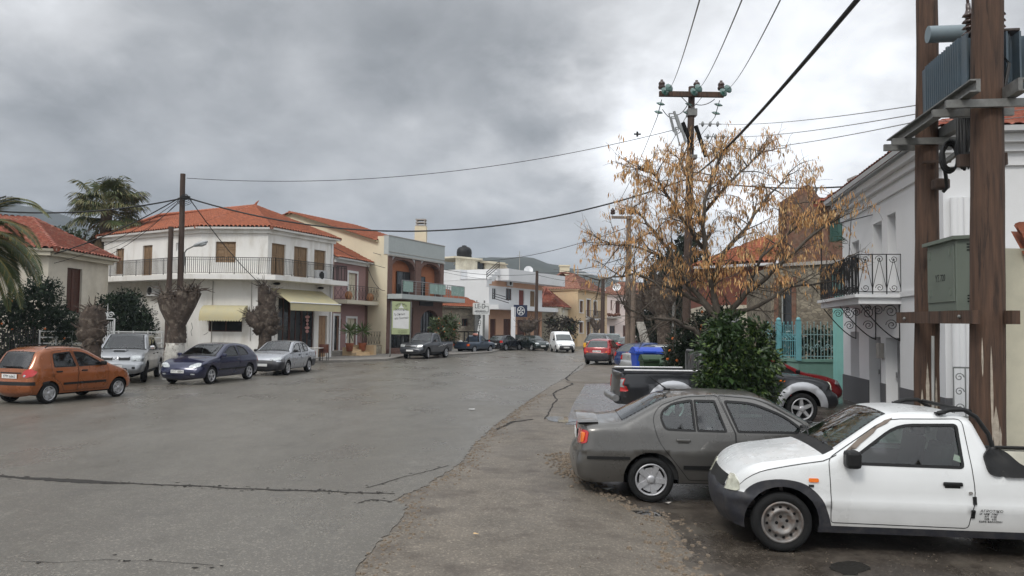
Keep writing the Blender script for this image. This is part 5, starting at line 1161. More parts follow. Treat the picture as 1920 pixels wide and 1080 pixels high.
pt_ = s_.pt(3.2, 10.4, -2); tk = empty('water_tank', pt_, 'black plastic water tank on the roof of the white flats', 'water tank'); q = MB(); q.lathe([(.001, 0), (.9, 0), (.93, .2), (.9, .45), (.94, .7), (.88, 1.1), (.7, 1.35), (.3, 1.5), (.001, 1.52)], 20, 0, Matrix.Translation(pt_+V((0, 0, .02)))); q.build('tank_body', M_black, tk); q = MB(); q.lathe([(.001, 0), (.28, 0), (.28, .12), (.001, .16)], 14, 0, Matrix.Translation(pt_+V((0, 0, 1.5)))); q.build('tank_lid', M_black, tk)
q = MB(); p = P(974, 500, 86); q.tube([p-V((0, 0, 2)), p+V((0, 0, 1.7))], .035, 6); q.bar(p+V((-.3, 0, 1.2)), p+V((.3, 0, 1.2)), .03); top(q.build('aerial_mast', M_conc), 'thin aerial mast on the terrace of the white flats', 'aerial')
def dish(p, r, label, n=(0, -1, .35)):
    q = MB(); nn = V(n).normalized(); mx = nn.to_track_quat('Z', 'Y').to_matrix().to_4x4(); mx.translation = p; q.lathe([(r, .18*r/.4), (r*.7, .07*r/.4), (.001, 0), (.001, -.02), (r*.7, .05*r/.4), (r*1.02, .17*r/.4)], 18, 0, mx); q.tube([V(p), V(p)-V((0, 0, r*1.4))], .03, 6); top(q.build('satellite_dish', M_plw2), label, 'satellite dish')
dish(P(991, 508, 88), .5, 'white satellite dish above the roof parapet of the white flats'); dish(P(1157, 540, 112), .6, 'white satellite dish between the roofs of the far pink house', (-.4, -1, .5))
ac_unit(fF, 953, 531, 'air conditioner under the overhanging terrace of the white flats')

# ================= houses further up the street
def house(name, label, pts, zE_, rid, mw, mr, faces, o=.4, hip=True, surr=None, zr=None):
    e = empty(name, (pts[1][0], pts[1][1], 0), label, 'house'); w = MB(); n = len(pts); F_ = [Face(pts[i], pts[(i+1) % n]) for i in range(n)]
    for i, f in enumerate(F_):
        ops = faces.get(i, []); bs_ = []
        for kind, b, m_ in ops:
            b = f.bx(*b); b = (b[0], b[1], max(b[2], .1), b[3]); bs_.append(b)
        wall(w, f, rect(0, f.L, 0, zE_), [rect(*b) for b in bs_], depth=.2)
        for (kind, _, m_), b in zip(ops, bs_):
            op(e, f, kind, b, m_, .2)
            if surr: surround(e, f, b, .14, surr)
    w.build('wall', mw, e); r = MB(); eo = [V((*p, zE_)) for p in pad(pts, o)]; a, b = V(rid[0]), V(rid[1])
    # pts: 0 left-back, 1 left-front, 2 right-front, 3 right-back ; ridge a (over 0-1 end) b (over 2-3 end)
    roof_plane(r, [eo[1], eo[2], b, a], .3, m=0, under=1); roof_plane(r, [eo[3], eo[0], a, b], .3, m=0, under=1); roof_plane(r, [eo[0], eo[1], a], .3, m=0, under=1); roof_plane(r, [eo[2], eo[3], b], .3, m=0, under=1)
    for x, y in ((eo[0], a), (eo[1], a), (eo[2], b), (eo[3], b), (a, b)): ridge(r, x, y, .12)
    r.build('roof', [mr, mw], e); return e, F_
A0 = [pl(1000, 112), pl(1012, 96), pl(1083, 94), pl(1138, 106)]
b7, F7 = house('yellow_house', 'yellow-ochre two-storey house with weathered hipped roof and small balcony up the street', A0, 6.75, (P(1052, 540, 102).xy.to_3d()+V((0, 0, 9.3)), P(1075, 540, 104).xy.to_3d()+V((0, 0, 9.3))), M_yel, M_tiled,
    {2: [('louvre', (1087, 564, 1093, 586), M_brn), ('door', (1100, 562, 1107, 594), M_brn), ('louvre', (1113, 565, 1119, 592), M_brn), ('louvre', (1086, 604, 1093, 624), M_brn), ('door', (1100, 603, 1107, 640), M_brn), ('glass', (1112, 605, 1118, 630), M_brn)]}, surr=M_plw2)
f = F7[2]; s0, s1 = f.sz(1099, 594)[0], f.sz(1119, 594)[0]; q = MB(); fbox(q, f, s0-.2, s1+.3, 3.2, 3.4, 0, 1.0); q.build('balcony', M_plw2, b7); railing(b7, [off2(f, s0-.15, 0), off2(f, s0-.15, .95), off2(f, s1+.25, .95), off2(f, s1+.25, 0)], 3.4, .95, M_iron, .15, .014, 'balcony_railing')
q = MB(); p = P(1058, 540, 106); q.box((p.x, p.y, 8.8), (1.3, 1.0, 3.2)); q.box((p.x, p.y, 10.5), (1.5, 1.2, .2)); q.build('chimney', M_cream, b7)
A1 = [pl(1003, 96), pl(1016, 91.5), pl(1052, 90), pl(1072, 97)]
b8, F8 = house('low_house', 'single-storey ivory house with hipped tile roof just right of the white flats', A1, 4.5, (P(1022, 560, 95).xy.to_3d()+V((0, 0, 6.9)), P(1024, 560, 95.5).xy.to_3d()+V((0, 0, 6.9))), M_ivory, M_tileo, {})
A2 = [pl(1120, 124), pl(1136, 108), pl(1168, 113), pl(1236, 128)]
A2 = [pl(1100, 125), pl(1133, 112), pl(1232, 116), pl(1250, 130)]
b9, F9 = house('pink_house', 'pale pink two-storey house with brown shutters at the far end of the street', A2, 6.9, (P(1160, 540, 121).xy.to_3d()+V((0, 0, 9.2)), P(1215, 540, 123).xy.to_3d()+V((0, 0, 9.2))), M_pink, M_tiled,
    {1: [('louvre', (1145, 563, 1148, 582), M_brn), ('louvre', (1154, 564, 1163, 588), M_brn), ('louvre', (1172, 565, 1178, 587), M_brn), ('louvre', (1204, 592, 1211, 606), M_brn), ('glass', (1143, 611, 1153, 630), M_brn), ('door', (1168, 610, 1175, 640), M_brn), ('louvre', (1195, 565, 1203, 590), M_brn)]})
f = F9[1]; q = MB(); s_ = f.sz(1146, 600)[0]; fbox(q, f, s_-1.4, s_+1.0, 3.6, 3.85, 0, 1.1); q.build('balcony', M_conc, b9); q = MB()
for k in range(14): q.ball(f.pt(s_-1.2+k*.15, 4.0+.2*R.random(), 1.0), .17, .17, .2, 6)
q.build('flower_box', mat('dry_flowers', (.12, .05, .03), .9, var=.4, scale=20), b9)
A3 = [pl(1040, 150), pl(1046, 140), pl(1112, 138), pl(1130, 150)]
b10, F10 = house('tiled_house', 'red-roofed house rising behind the yellow-ochre house', A3, 7.8, (P(1078, 540, 144).xy.to_3d()+V((0, 0, 10.6)), P(1092, 540, 144).xy.to_3d()+V((0, 0, 10.6))), M_cream, M_tile, {})
q = MB(); zz = 9.6; a, b, c, d = P(1078, 515, 112), P(1134, 515, 112), P(1134, 515, 118), P(1078, 515, 118)
for p in (a, b, c, d): q.bar((p.x, p.y, 7), (p.x, p.y, 10.3), .1)
for p1, p2 in ((a, b), (b, c), (c, d), (d, a)): q.bar((p1.x, p1.y, 10.3), (p2.x, p2.y, 10.3), .1); q.bar((p1.x, p1.y, 7.6), (p2.x, p2.y, 7.6), .3, .2)
q.build('roof_frame', M_plw2, b7)
A4 = [pl(1240, 150), pl(1244, 135), pl(1330, 130), pl(1345, 145)]
b11, F11 = house('ivory_house', 'ivory house closing the far end of the street behind the trees', A4, 6.5, (P(1270, 540, 140).xy.to_3d()+V((0, 0, 9)), P(1310, 540, 138).xy.to_3d()+V((0, 0, 9))), M_ivory, M_tiled, {1: [('louvre', (1252, 570, 1260, 590), M_brn)]})

# ================= small cream house, far left
AL = [pl(-120, 40), pl(-60, 35.0), pl(86, 36.0), pl(199, 41.5)]
zL = 5.45; f1, f2 = Face(AL[1], AL[2]), Face(AL[2], AL[3]); bL = empty('cream_house', (AL[2][0], AL[2][1], 0), 'small cream house with old red tiled roof behind the white fence at the left', 'house')
fb = Face(AL[3], (AL[3][0]-7, AL[3][1]+8)); w = MB(); oL = [f2.bx(125, 503, 153, 588)]
wall(w, f1, rect(0, f1.L, 0, zL)); wall(w, f2, rect(0, f2.L, 0, zL), [rect(*oL[0])]); wall(w, fb, rect(0, fb.L, 0, zL)); w.build('wall', mat('plaster_old_cream', (.60, .55, .46), .85, var=.06, col2=(.42, .37, .28), c2scale=.4, c2amt=.5, bump=.1, bscale=30), bL); op(bL, f2, 'louvre', oL[0], M_brn)
q = MB(); eo = [V((*p, zL)) for p in pad([AL[1], AL[2], AL[3], (fb.b.x, fb.b.y), (-45, 47)], .5)]; Rr = P(62, 418, 41.5); Rr.z = 7.55; Rl = V((-42, 39.5, 7.55))
roof_plane(q, [eo[0], eo[1], Rr, Rl], .3, under=1); roof_plane(q, [eo[1], eo[2], Rr], .3, under=1); roof_plane(q, [eo[2], eo[3], Rr], .3, under=1); ridge(q, eo[1], Rr, .14); ridge(q, eo[2], Rr, .13); ridge(q, Rl, Rr, .13); q.build('roof', [M_tileo, M_ivory], bL)
q = MB(); fbox(q, f1, 0, f1.L+.1, zL-.28, zL-.05, 0, .25); fbox(q, f2, -.1, f2.L, zL-.28, zL-.05, 0, .25); q.build('eave_board', M_ivory, bL)

# ================= white house, right
pR = [pl(1581, 25.6), pl(1772, 16.7)]; fR = Face(*pR); zR = 6.3; pR2 = (pR[1][0]+8.5*.985, 16.7-8.5*.173); fR2 = Face(pR[1], pR2); fR3 = Face((pR[0][0]+8.5*.985, pR[0][1]-8.5*.173), pR[0])
bR = empty('white_house', (pR[1][0], pR[1][1], 0), 'white two-storey house with grey plinth and black iron balcony at the right', 'house')
oR = [fR.bx(1598, 452, 1611, 560), fR.bx(1637, 417, 1654, 556), fR.bx(1664, 400, 1680, 552), fR.bx(1595, 622, 1611, 712), fR.bx(1630, 632, 1652, 764), fR.bx(1661, 620, 1688, 775)]
oR[5] = (*oR[5][:2], oR[4][2], oR[4][3])
oR += [fR.bx(1716, 372, 1735, 500)]
for k in range(3): oR[k] = (*oR[k][:2], max(oR[k][2], 3.2), oR[k][3])
for k in (4, 5): oR[k] = (*oR[k][:2], .12, oR[k][3])
w = MB(); wall(w, fR, rect(0, fR.L, 0, zR), [rect(*x) for x in oR], depth=.3); wall(w, fR2, rect(0, fR2.L, 0, zR)); wall(w, fR3, rect(0, fR3.L, 0, zR)); fbox(w, fR, -.04, fR.L+.04, zR-.62, zR-.34, 0, .06); fbox(w, fR2, -.04, fR2.L, zR-.62, zR-.34, 0, .06)
fbox(w, fR, fR.sz(1690, 560)[0], fR.L, 3.02, 3.15, 0, .05); fbox(w, fR2, 0, fR2.L, 3.02, 3.12, 0, .05); w.build('wall', M_plw2, bR)
q = MB(); fbox(q, fR, -.12, fR.L+.12, zR-.34, zR-.17, 0, .16); fbox(q, fR, -.2, fR.L+.2, zR-.166, zR, 0, .3); fbox(q, fR2, -.12, fR2.L, zR-.34, zR-.17, 0, .16); fbox(q, fR2, -.2, fR2.L, zR-.166, zR, 0, .3); q.build('cornice', M_plw2, bR)
M_plin = mat('plinth_grey', (.10, .10, .105), .8, var=.08); zz = .78; q = MB(); cuts = sorted([(x[0], x[1]) for x in oR[4:6]]); a = -.01
for c0_, c1_ in cuts+[(fR.L+.02, 0)]: fbox(q, fR, a, c0_, -.15, zz, .001, .03); a = c1_
fbox(q, fR2, 0, fR2.L, -.15, zz, .001, .03); q.build('plinth', M_plin, bR)
M_pshut = mat('pale_shutter', (.50, .51, .52), .6, var=.05)
for k, x in enumerate(oR): op(bR, fR, 'louvre' if k not in (4, 5) else 'door', x, M_pshut if k not in (4, 5) else mat('grey_door', (.2, .2, .205), .5), .3)
q = MB(); e0 = fR.pt(-.35, zR+.1, .5); e1 = fR.pt(fR.L+.5, zR+.1, .5); e2 = fR2.pt(fR2.L, zR+.1, .5); rg0 = fR.pt(3.6, zR+1.9, -4.2); rg1 = fR.pt(fR.L-4.2, zR+1.9, -4.2); e3 = fR3.pt(0, zR+.02, .35)
roof_plane(q, [e0, e1, rg1, rg0], .24, .04, under=1); roof_plane(q, [e1, e2, fR2.pt(fR2.L, zR+1.9, -4.2), rg1], .24, .04, under=1); roof_plane(q, [e3, e0, rg0], .24, .04, under=1); ridge(q, e1, rg1, .1); q.build('roof', [M_tileo, M_plw2], bR)
s0, s1 = fR.sz(1604, 575)[0], fR.sz(1690, 575)[0]; ow = 1.0; zb = 2.85
q = MB(); slab(q, [off2(fR, s0, 0), off2(fR, s0, ow), off2(fR, s1, ow), off2(fR, s1, 0)][::-1], zb, zb+.16); slab(q, [off2(fR, s0-.08, 0), off2(fR, s0-.08, ow+.1), off2(fR, s1+.08, ow+.1), off2(fR, s1+.08, 0)][::-1], zb+.16, zb+.24); q.build('balcony', M_plw2, bR)
def scroll(mb, c, ex, ey, r, turns=1.6, w_=.012, flip=1, n=26):
    mb.tube([V(c)+ex*(r*(1-i/n*.85)*math.cos(turns*2*math.pi*i/n))+ey*(flip*r*(1-i/n*.85)*math.sin(turns*2*math.pi*i/n)) for i in range(n+1)], w_, 5)
q = MB(); UP = V((0, 0, 1)); zt_ = zb+.24; hr = 1.0
for a, b in ((off2(fR, s0, ow), off2(fR, s1, ow)), (off2(fR, s0, 0), off2(fR, s0, ow)), (off2(fR, s1, 0), off2(fR, s1, ow))):
    a, b = V((*a, zt_)), V((*b, zt_)); L_ = (b-a).length; dx = (b-a).normalized(); q.bar(a+UP*hr, b+UP*hr, .045, .02); q.bar(a+UP*.06, b+UP*.06, .03, .02)
    n = max(1, round(L_/.3))
    for k in range(n+1): q.bar(a.lerp(b, k/n)+UP*0, a.lerp(b, k/n)+UP*hr, .022)
    for k in range(n):
        c = a.lerp(b, (k+.5)/n)
        for zc in (.16, hr-.12): scroll(q, c+UP*zc, dx, UP, .1, 1.5, .009, 1 if k % 2 else -1, 16)
        m_ = a.lerp(b, k/n); m2 = a.lerp(b, (k+1)/n); q.bar(m_+UP*.12, c+UP*(hr-.1), .012); q.bar(m2+UP*.12, c+UP*(hr-.1), .012)
a, b = V((*off2(fR, s0, ow), zt_)), V((*off2(fR, s1, ow), zt_)); n = 26
for k in range(n+1): q.bar(a.lerp(b, k/n)+UP*.06, a.lerp(b, k/n)+UP*hr, .02)
q.build('balcony_railing', M_iron, bR)
for s_ in (s0+.1, (s0+s1)/2, s1-.1):
    q = MB()
    a, b = fR.pt(s_, zb-.85, .03), fR.pt(s_, zb-.02, ow-.05); ex, ey = fR.n, UP
    q.tube([fR.pt(s_, zb-.9+.9*(1-math.cos(t*math.pi/2))*.0+.88*t**1.4, .03+(ow-.1)*t) for t in [i/10 for i in range(11)]], .016, 6); q.bar(fR.pt(s_, zb-.92, .02), fR.pt(s_, zb, .02), .02)
    for c, r in (((.22, -.18), .17), ((.2, -.52), .14), ((.52, -.16), .13), ((.75, -.1), .08)): scroll(q, fR.pt(s_, zb+c[1], c[0]), ex, ey, r, 1.8, .011)
    q.build('balcony_bracket', M_iron, bR)
q = MB(); a = fR.pt(s0+.02, zt_, ow-.02); q.tube([a, a+UP*2.3], .018, 6); q.tube([a+UP*2.25, fR.pt(s0+2.0, zt_+2.35, 0)], .014, 5); q.tube([fR.pt(s0+.9, zt_+1.0, .4), fR.pt(s0+.9, zt_+2.6, .3), fR.pt(s0+.5, zt_+2.75, .6), fR.pt(s0+.3, zt_+2.7, .8)], .012, 5); q.build('awning_frame', M_iron, bR)
q = MB(); s_, z_ = fR.sz(1655, 667); fbox(q, fR, oR[4][1]+.05, oR[4][1]+.32, 1.45, 1.85, .01, .13); mbx = top(q.build('letter_box', M_conc), 'grey letter box between the two doorways of the white house at right', 'letter box')
q = MB()
for k, s_ in enumerate((fR2.sz(1772, 400)[0]+.15, fR2.sz(1786, 400)[0]+.1, fR2.sz(1800, 400)[0]+.1)): q.tube([fR2.pt(max(.1, s_), 0, .1), fR2.pt(max(.1, s_), 5.0, .1)], .085, 10)
q.build('cable_conduit', M_plw2, bR)

# ================= stone ruin and red house behind the tree
pT = [pl(1446, 33.5), pl(1592, 31.0)]; fT = Face(*pT); bT = empty('stone_ruin', (pT[0][0], pT[0][1], 0), 'old ruined rubble-stone and brick building behind the bare autumn tree', 'building')
zt1 = fT.sz(1500, 563)[1]
def fz(u, v): return fT.sz(u, v)
ledge = fz(1520, 497)[1]; mid = fz(1520, 462)[1]
w = MB(); wt = [fT.bx(1440, 528, 1455, 622)]
oT = [(.35, .95, fz(1448, 622)[1], fz(1448, 530)[1])]
wall(w, fT, rect(0, fT.L, 0, ledge), [rect(*oT[0])], depth=.3); wall(w, Face((pT[0][0]+.6, pT[0][1]+7), pT[0]), rect(0, 7.03, 0, ledge)); w.build('stone_wall', M_stone2, bT)
q = MB(); x = oT[0]; fbox(q, fT, x[0]-.2, x[0]-.004, x[2]-.2, x[3]+.2, -.1, .03); fbox(q, fT, x[1]+.004, x[1]+.2, x[2]-.2, x[3]+.2, -.1, .03); fbox(q, fT, x[0]-.004, x[1]+.004, x[3]+.004, x[3]+.2, -.1, .03); q.build('window_surround', M_brick, bT); op(bT, fT, 'glass', x, M_greyw, .3)
q = MB(); fbox(q, fT, -.15, fT.L, ledge, ledge+.14, -.4, .12); fbox(q, fT, -.05, fT.L, 1.72, 1.95, 0, .18); q.build('ledge', M_conc, bT)
sR = fz(1545, 420)[0]
w = MB(); oU = [(fz(1546, 420)[0]+.1, fT.L-.05, mid+.15, fz(1565, 408)[1])]
gab = [(0.3, ledge+.14), (fT.L, ledge+.14), (fT.L, fz(1580, 378)[1]), (sR+.15, fz(1545, 378)[1]), (fz(1533, 372)[0], fz(1533, 368)[1]), (fz(1520, 347)[0], fz(1520, 350)[1]), (fz(1512, 345)[0], fz(1512, 346)[1]), (fz(1500, 350)[0], fz(1500, 349)[1]), (fz(1480, 368)[0], fz(1480, 366)[1]), (fz(1458, 380)[0], fz(1458, 380)[1]), (.3, fz(1458, 380)[1]-.1)]
wall(w, fT, gab, [rect(*oU[0])], depth=.2, off=-.1); fbox(w, fT, .3, .7, ledge+.14, fz(1458, 380)[1]-.2, -3, -.1); w.build('brick_wall', M_brick, bT)
op(bT, fT, 'louvre', oU[0], mat('teal_shutter', (.05, .12, .10), .7, var=.2), .2, -.1)
q = MB(); roof_plane(q, [fT.pt(sR-.3, fz(1560, 380)[1]-.05, .3), fT.pt(fT.L+2.5, fz(1560, 380)[1]-.05, .3), fT.pt(fT.L+2.5, fz(1560, 380)[1]+1.5, -3), fT.pt(sR+1.2, fz(1560, 380)[1]+1.5, -3)], under=0); q.build('roof', [M_tileo], bT)
q = MB(); p = P(1620, 350, 34); q.box((p.x, 34, p.z-.4), (.9, .7, 1.4)); q.box((p.x, 34, p.z+.35), (1.1, .9, .12)); q.build('chimney', M_conc, bT)
pQ = [pl(1322, 40), pl(1446, 37.5)]; fQ = Face(*pQ); zq = fQ.sz(1380, 497)[1]; bQ = empty('red_house', (pQ[0][0], pQ[0][1], 0), 'red-brown house with orange hipped roof behind the autumn tree', 'house')
zq0 = fQ.sz(1380, 572)[1]; w = MB(); wall(w, fQ, rect(0, fQ.L, zq0, zq)); wall(w, Face((pQ[0][0]+1, pQ[0][1]+8), pQ[0]), rect(0, 8, zq0, zq)); w.build('wall', M_redw, bQ)
w = MB(); ow_ = [(1.0, 1.9, 1.2, 2.9)]; wall(w, fQ, rect(0, fQ.L, 0, zq0), [rect(*x) for x in ow_]); wall(w, Face((pQ[0][0]+1, pQ[0][1]+8), pQ[0]), rect(0, 8, 0, zq0)); w.build('lower_wall', M_ivory, bQ); op(bQ, fQ, 'louvre', ow_[0], M_pshut)
q = MB(); roof_plane(q, [fQ.pt(-.4, zq+.02, .4), fQ.pt(fQ.L+.4, zq+.02, .4), fQ.pt(fQ.L*.75, zq+1.7, -3.5), fQ.pt(fQ.L*.45, zq+1.7, -3.5)], under=1); q2 = Face((pQ[0][0]+1, pQ[0][1]+8), pQ[0]); roof_plane(q, [q2.pt(0, zq+.02, .4), fQ.pt(-.4, zq+.02, .4), fQ.pt(fQ.L*.45, zq+1.7, -3.5)], under=1); q.build('roof', [M_tile, M_redw], bQ)
q = MB(); fbox(q, fQ, -.4, fQ.L+.3, zq-.12, zq, 0, .42); q.build('eave_board', M_plw2, bQ)

# ================= teal fence and the turquoise wall beside the white house
pN = [pl(1425, 30.5), pl(1497, 28.2), pl(1586, 28.4)]
tf = empty('teal_fence', (pN[1][0], pN[1][1], 0), 'teal iron railing with posts on a green low wall left of the white house', 'fence'); M_teal = mat('teal_paint', (.13, .33, .36), .5, var=.12, scale=4); M_gw = mat('green_wall', (.13, .24, .20), .85, var=.12, scale=2)
w = MB(); z0 = 1.05
for i in range(2): f = Face(pN[i], pN[i+1]); fbox(w, f, 0, f.L, 0, z0, -.2, 0); fbox(w, f, -.02, f.L+.02, z0, z0+.1, -.25, .05)
w.build('low_wall', M_gw, tf)
for i in range(2):
    q = MB(); f = Face(pN[i], pN[i+1]); n = int(f.L/.125)
    for k in range(n+1):
        s_ = f.L*k/n; h = 1.15+(.12 if k % 2 else 0); q.bar(f.pt(s_, z0+.1, -.1), f.pt(s_, z0+.1+h, -.1), .022); q.ball(f.pt(s_, z0+.13+h, -.1), .022, .022, .05, 6)
    for z in (.2, .98): q.bar(f.pt(0, z0+z, -.1), f.pt(f.L, z0+z, -.1), .03, .03)
    if i == 0:
        q.bar(f.pt(0, z0+.75, -.1), f.pt(f.L, z0+.75, -.1), .03, .03)
        for k in range(int(f.L/.25)): scroll(q, f.pt(.12+k*.25, z0+.87, -.1), f.d, UP, .1, 1.2, .012, 1, 10)
    else:
        for k in range(9): scroll(q, f.pt(.15+k*.2, z0+.45+.1*(k % 2), -.1), f.d, UP, .1, 1.3, .014, 1, 10)
    q.build('railing', M_teal if i == 0 else mat('teal_grey', (.20, .30, .30), .5, var=.15), tf)
for i in range(2):
    p = pN[i] if i else (Face(pN[0], pN[1]).pt(1.2, 0)).xy[:]; q = MB(); q.box((p[0], p[1], z0+.75), (.16, .16, 1.4)); q.ball((p[0], p[1], z0+1.5), .09); q.build('post', M_teal, tf)
q = MB(); q.box((X(1577, 27.6), 27.6, 2.2), (.45, .3, 4.4)); tw = top(q.build('turquoise_pillar', mat('turquoise_plaster', (.22, .47, .43), .8, var=.06)), 'turquoise wall end squeezed between the ruin and the white house', 'pillar')
# grey railing on a low wall and the cream pillar at the right edge
f = Face((X(1790, 14.8), 14.8), (X(1790, 14.8)+2.6, 14.3)); gr = empty('garden_railing', f.pt(1, 0), 'pale grey scrollwork railing on a low wall behind the front utility pole', 'railing'); q = MB(); fbox(q, f, -.1, f.L, 0, .5, -.2, 0); q.build('low_wall', M_conc, gr)
q = MB(); q.bar(f.pt(0, 1.5, -.1), f.pt(f.L, 1.5, -.1), .03); q.bar(f.pt(0, .58, -.1), f.pt(f.L, .58, -.1), .03)
for k in range(14): s_ = f.L*k/13; q.bar(f.pt(s_, .5, -.1), f.pt(s_, 1.5, -.1), .016); k % 2 == 0 and [scroll(q, f.pt(s_+.1, z_, -.1), f.d, UP, .085, 1.4, .01, 1, 14) for z_ in (.75, 1.05, 1.32)]
q.build('railing', mat('grey_iron', (.22, .23, .22), .6, var=.1), gr)
gp = empty('gate_pillar', (X(1912, 11.5), 11.5, 0), 'cream gate pillar capped with red tiles at the right edge', 'pillar'); x = X(1880, 11.5); q = MB(); q.box((x+1.0, 11.9, 1.7), (2.0, .7, 3.4)); q.build('wall', mat('plaster_gate', (.58, .545, .42), .85, var=.05, col2=(.45, .43, .33), c2amt=.5), gp); q = MB(); roof_plane(q, [(x+.3, 11.4, 3.38), (x+2.2, 11.4, 3.38), (x+2.2, 12, 3.8), (x+.5, 12, 3.8)], .2, .03); q.build('tile_cap', [M_tile], gp)
# ---------------------------------------------------------------- poles and wires
M_pole = mat('tarred_timber', (.074, .041, .026), .85, var=.5, scale=6, stretch=(3.5, 3.5, .22), bump=.7, bscale=10, col2=(.015, .009, .006), c2scale=5, c2amt=.8, thr=(.54, .64))
M_poled = mat('old_timber', (.06, .038, .028), .85, var=.3, scale=5, stretch=(3, 3, .4), bump=.4)
M_poleg = mat('grey_timber', (.17, .13, .10), .85, var=.3, scale=5, stretch=(3, 3, .4), bump=.4)
M_galv = mat('galvanised', (.20, .20, .19), .55, .6, var=.25, scale=8)
M_cer = mat('brown_ceramic', (.04, .018, .012), .25, var=.2, coat=.4); M_grc = mat('grey_ceramic', (.24, .25, .25), .4, var=.15)
M_gin = mat('green_glass', (.035, .105, .085), .12, var=.2, coat=.5, spec=.8)
M_cab = mat('cable_black', g3(.012), .6)
def pole(mb, base, top_, r0, r1, n=14, m=0):
    b, t = V(base), V(top_); k = 14; vs = []
    mb.tube([b.lerp(t, i/k)+V((R.uniform(-1, 1), R.uniform(-1, 1), 0))*.006 for i in range(k+1)], [r0+(r1-r0)*i/k for i in range(k+1)], n, m)
cab_i = 0
def cable(a, b, r, sag, label, n=22, m=None, pts=None, grp=None):
    a, b = V(a), V(b); q = MB(); q.tube([a.lerp(b, i/n)-V((0, 0, 4*sag*(i/n)*(1-i/n))) for i in range(n+1)], r, 5)
    return top(q.build('overhead_cable', m or M_cab), label, 'cable', grp)
def disc_string(mb, a, b, n, r, m):
    a, b = V(a), V(b); d = (b-a); z = d.normalized(); mx0 = z.to_track_quat('Z', 'Y').to_matrix().to_4x4(); mb.tube([a, b], .02, 6, m)
    for i in range(n):
        mx = mx0.copy(); mx.translation = a+d*((i+.5)/n); mb.lathe([(.001, -.05), (r*.55, -.05), (r, .0), (r*.9, .02), (r*.4, .06), (.001, .07)], 12, m, mx)
def pin_ins(par, p, m=None):
    q = MB(); q.lathe([(.02, -.02), (.02, .12), (.14, .12), (.16, .2), (.12, .3), (.15, .33), (.12, .42), (.06, .46), (.06, .52), (.001, .53)], 12, 0, Matrix.Translation(p)); q.build('pin_insulator', m or M_cer, par)
# --- main line pole
YU = 34.0; bU = V((X(1284, YU), YU, 0)); tU = P(1297, 163, YU); hU = tU.z
pu = empty('utility_pole', bU, 'tall wooden power pole with crossarm and green glass insulators rising through the autumn tree', 'utility pole')
q = MB(); pole(q, bU, tU, .19, .14); q.build('pole_shaft', M_poled, pu)
cl, cr_ = P(1236, 176, YU-.25), P(1357, 178, YU-.25); cz = (cl.z+cr_.z)/2; ca = (cr_-cl).normalized()
q = MB(); q.bar(cl, cr_, .16, .22); q.build('crossarm', M_pole, pu)
q = MB(); mid = cl.lerp(cr_, .5); q.bar(cl.lerp(cr_, .32)-V((0, 0, .05)), tU-V((0, .2, 1.0)), .05, .02); q.bar(cl.lerp(cr_, .68)-V((0, 0, .05)), tU-V((0, .2, 1.0)), .05, .02); q.build('brace', M_galv, pu); q = MB(); q.box(tU-V((0, 0, 1.15)), (.4, .4, .3)); q.build('pole_band', M_galv, pu); q = MB(); q.box(tU-V((0, 0, 3.1)), (.4, .4, .16)); q.build('pole_band', M_galv, pu)
for t in (.04, .58, .96): pin_ins(pu, cl.lerp(cr_, t)+V((0, 0, .1)))
tops = []; lows = []
for t in (.05, .5, .95):
    p = cl.lerp(cr_, t); q = MB(); a = p+V((.25, -.65, .15)); disc_string(q, p+V((.0, -.1, 0)), a, 2, .2, 0); q.build('strain_insulator', M_gin, pu); tops.append(a)
    q = MB(); b = p+V((-.12, .5, -.85)); disc_string(q, p+V((0, .15, -.2)), b, 2, .2, 0); q.build('strain_insulator', M_gin, pu); lows.append(b)
q = MB(); b0 = tU-V((0, .22, 2.0)); q.bar(b0+V((-.45, -.05, .35)), b0+V((-.02, -.05, -.75)), .16, .14); q.bar(b0+V((.1, -.1, .2)), b0+V((.55, -.1, -1.15)), .16, .14); q.build('switch_arm', M_dark, pu)
rts = []
for k, (dx, dz) in enumerate(((.25, .0), (.48, -.55), (.72, -1.1))):
    p = tU+V((dx, -.25, -1.7+dz)); q = MB(); e = p+V((.95, -.1, -.02)); disc_string(q, p, e, 3, .13, 0); q.build('line_insulator', M_grc, pu); rts.append(e)
for k, (u, v) in enumerate(((1268, 226), (1272, 232), (1280, 252))):
    p = P(u, v, YU-.3); q = MB(); q.tube([p+V((-.1, 0, .4)), p+V((.15, 0, -.35))], .06, 8); q.tube([p+V((-.32, 0, .3)), p+V((-.12, 0, -.5))], .03, 6); q.bar(p+V((-.32, 0, .3)), p+V((-.05, 0, .3)), .04); q.bar(p+V((-.12, 0, -.5)), p+V((.1, 0, -.35)), .04); q.build('fuse_cutout', M_grc, pu)
for a, b in ((P(1242, 205, YU), P(1268, 222, YU)), (P(1340, 186, YU), P(1300, 194, YU)), (P(1290, 195, YU), P(1266, 215, YU)), (P(1338, 250, YU), P(1320, 274, YU))): q = MB(); q.tube([a.lerp(b, i/8)-V((0, 0, .6*(i/8)*(1-i/8))) for i in range(9)], .018, 5); q.build('jumper_wire', M_cab, pu)
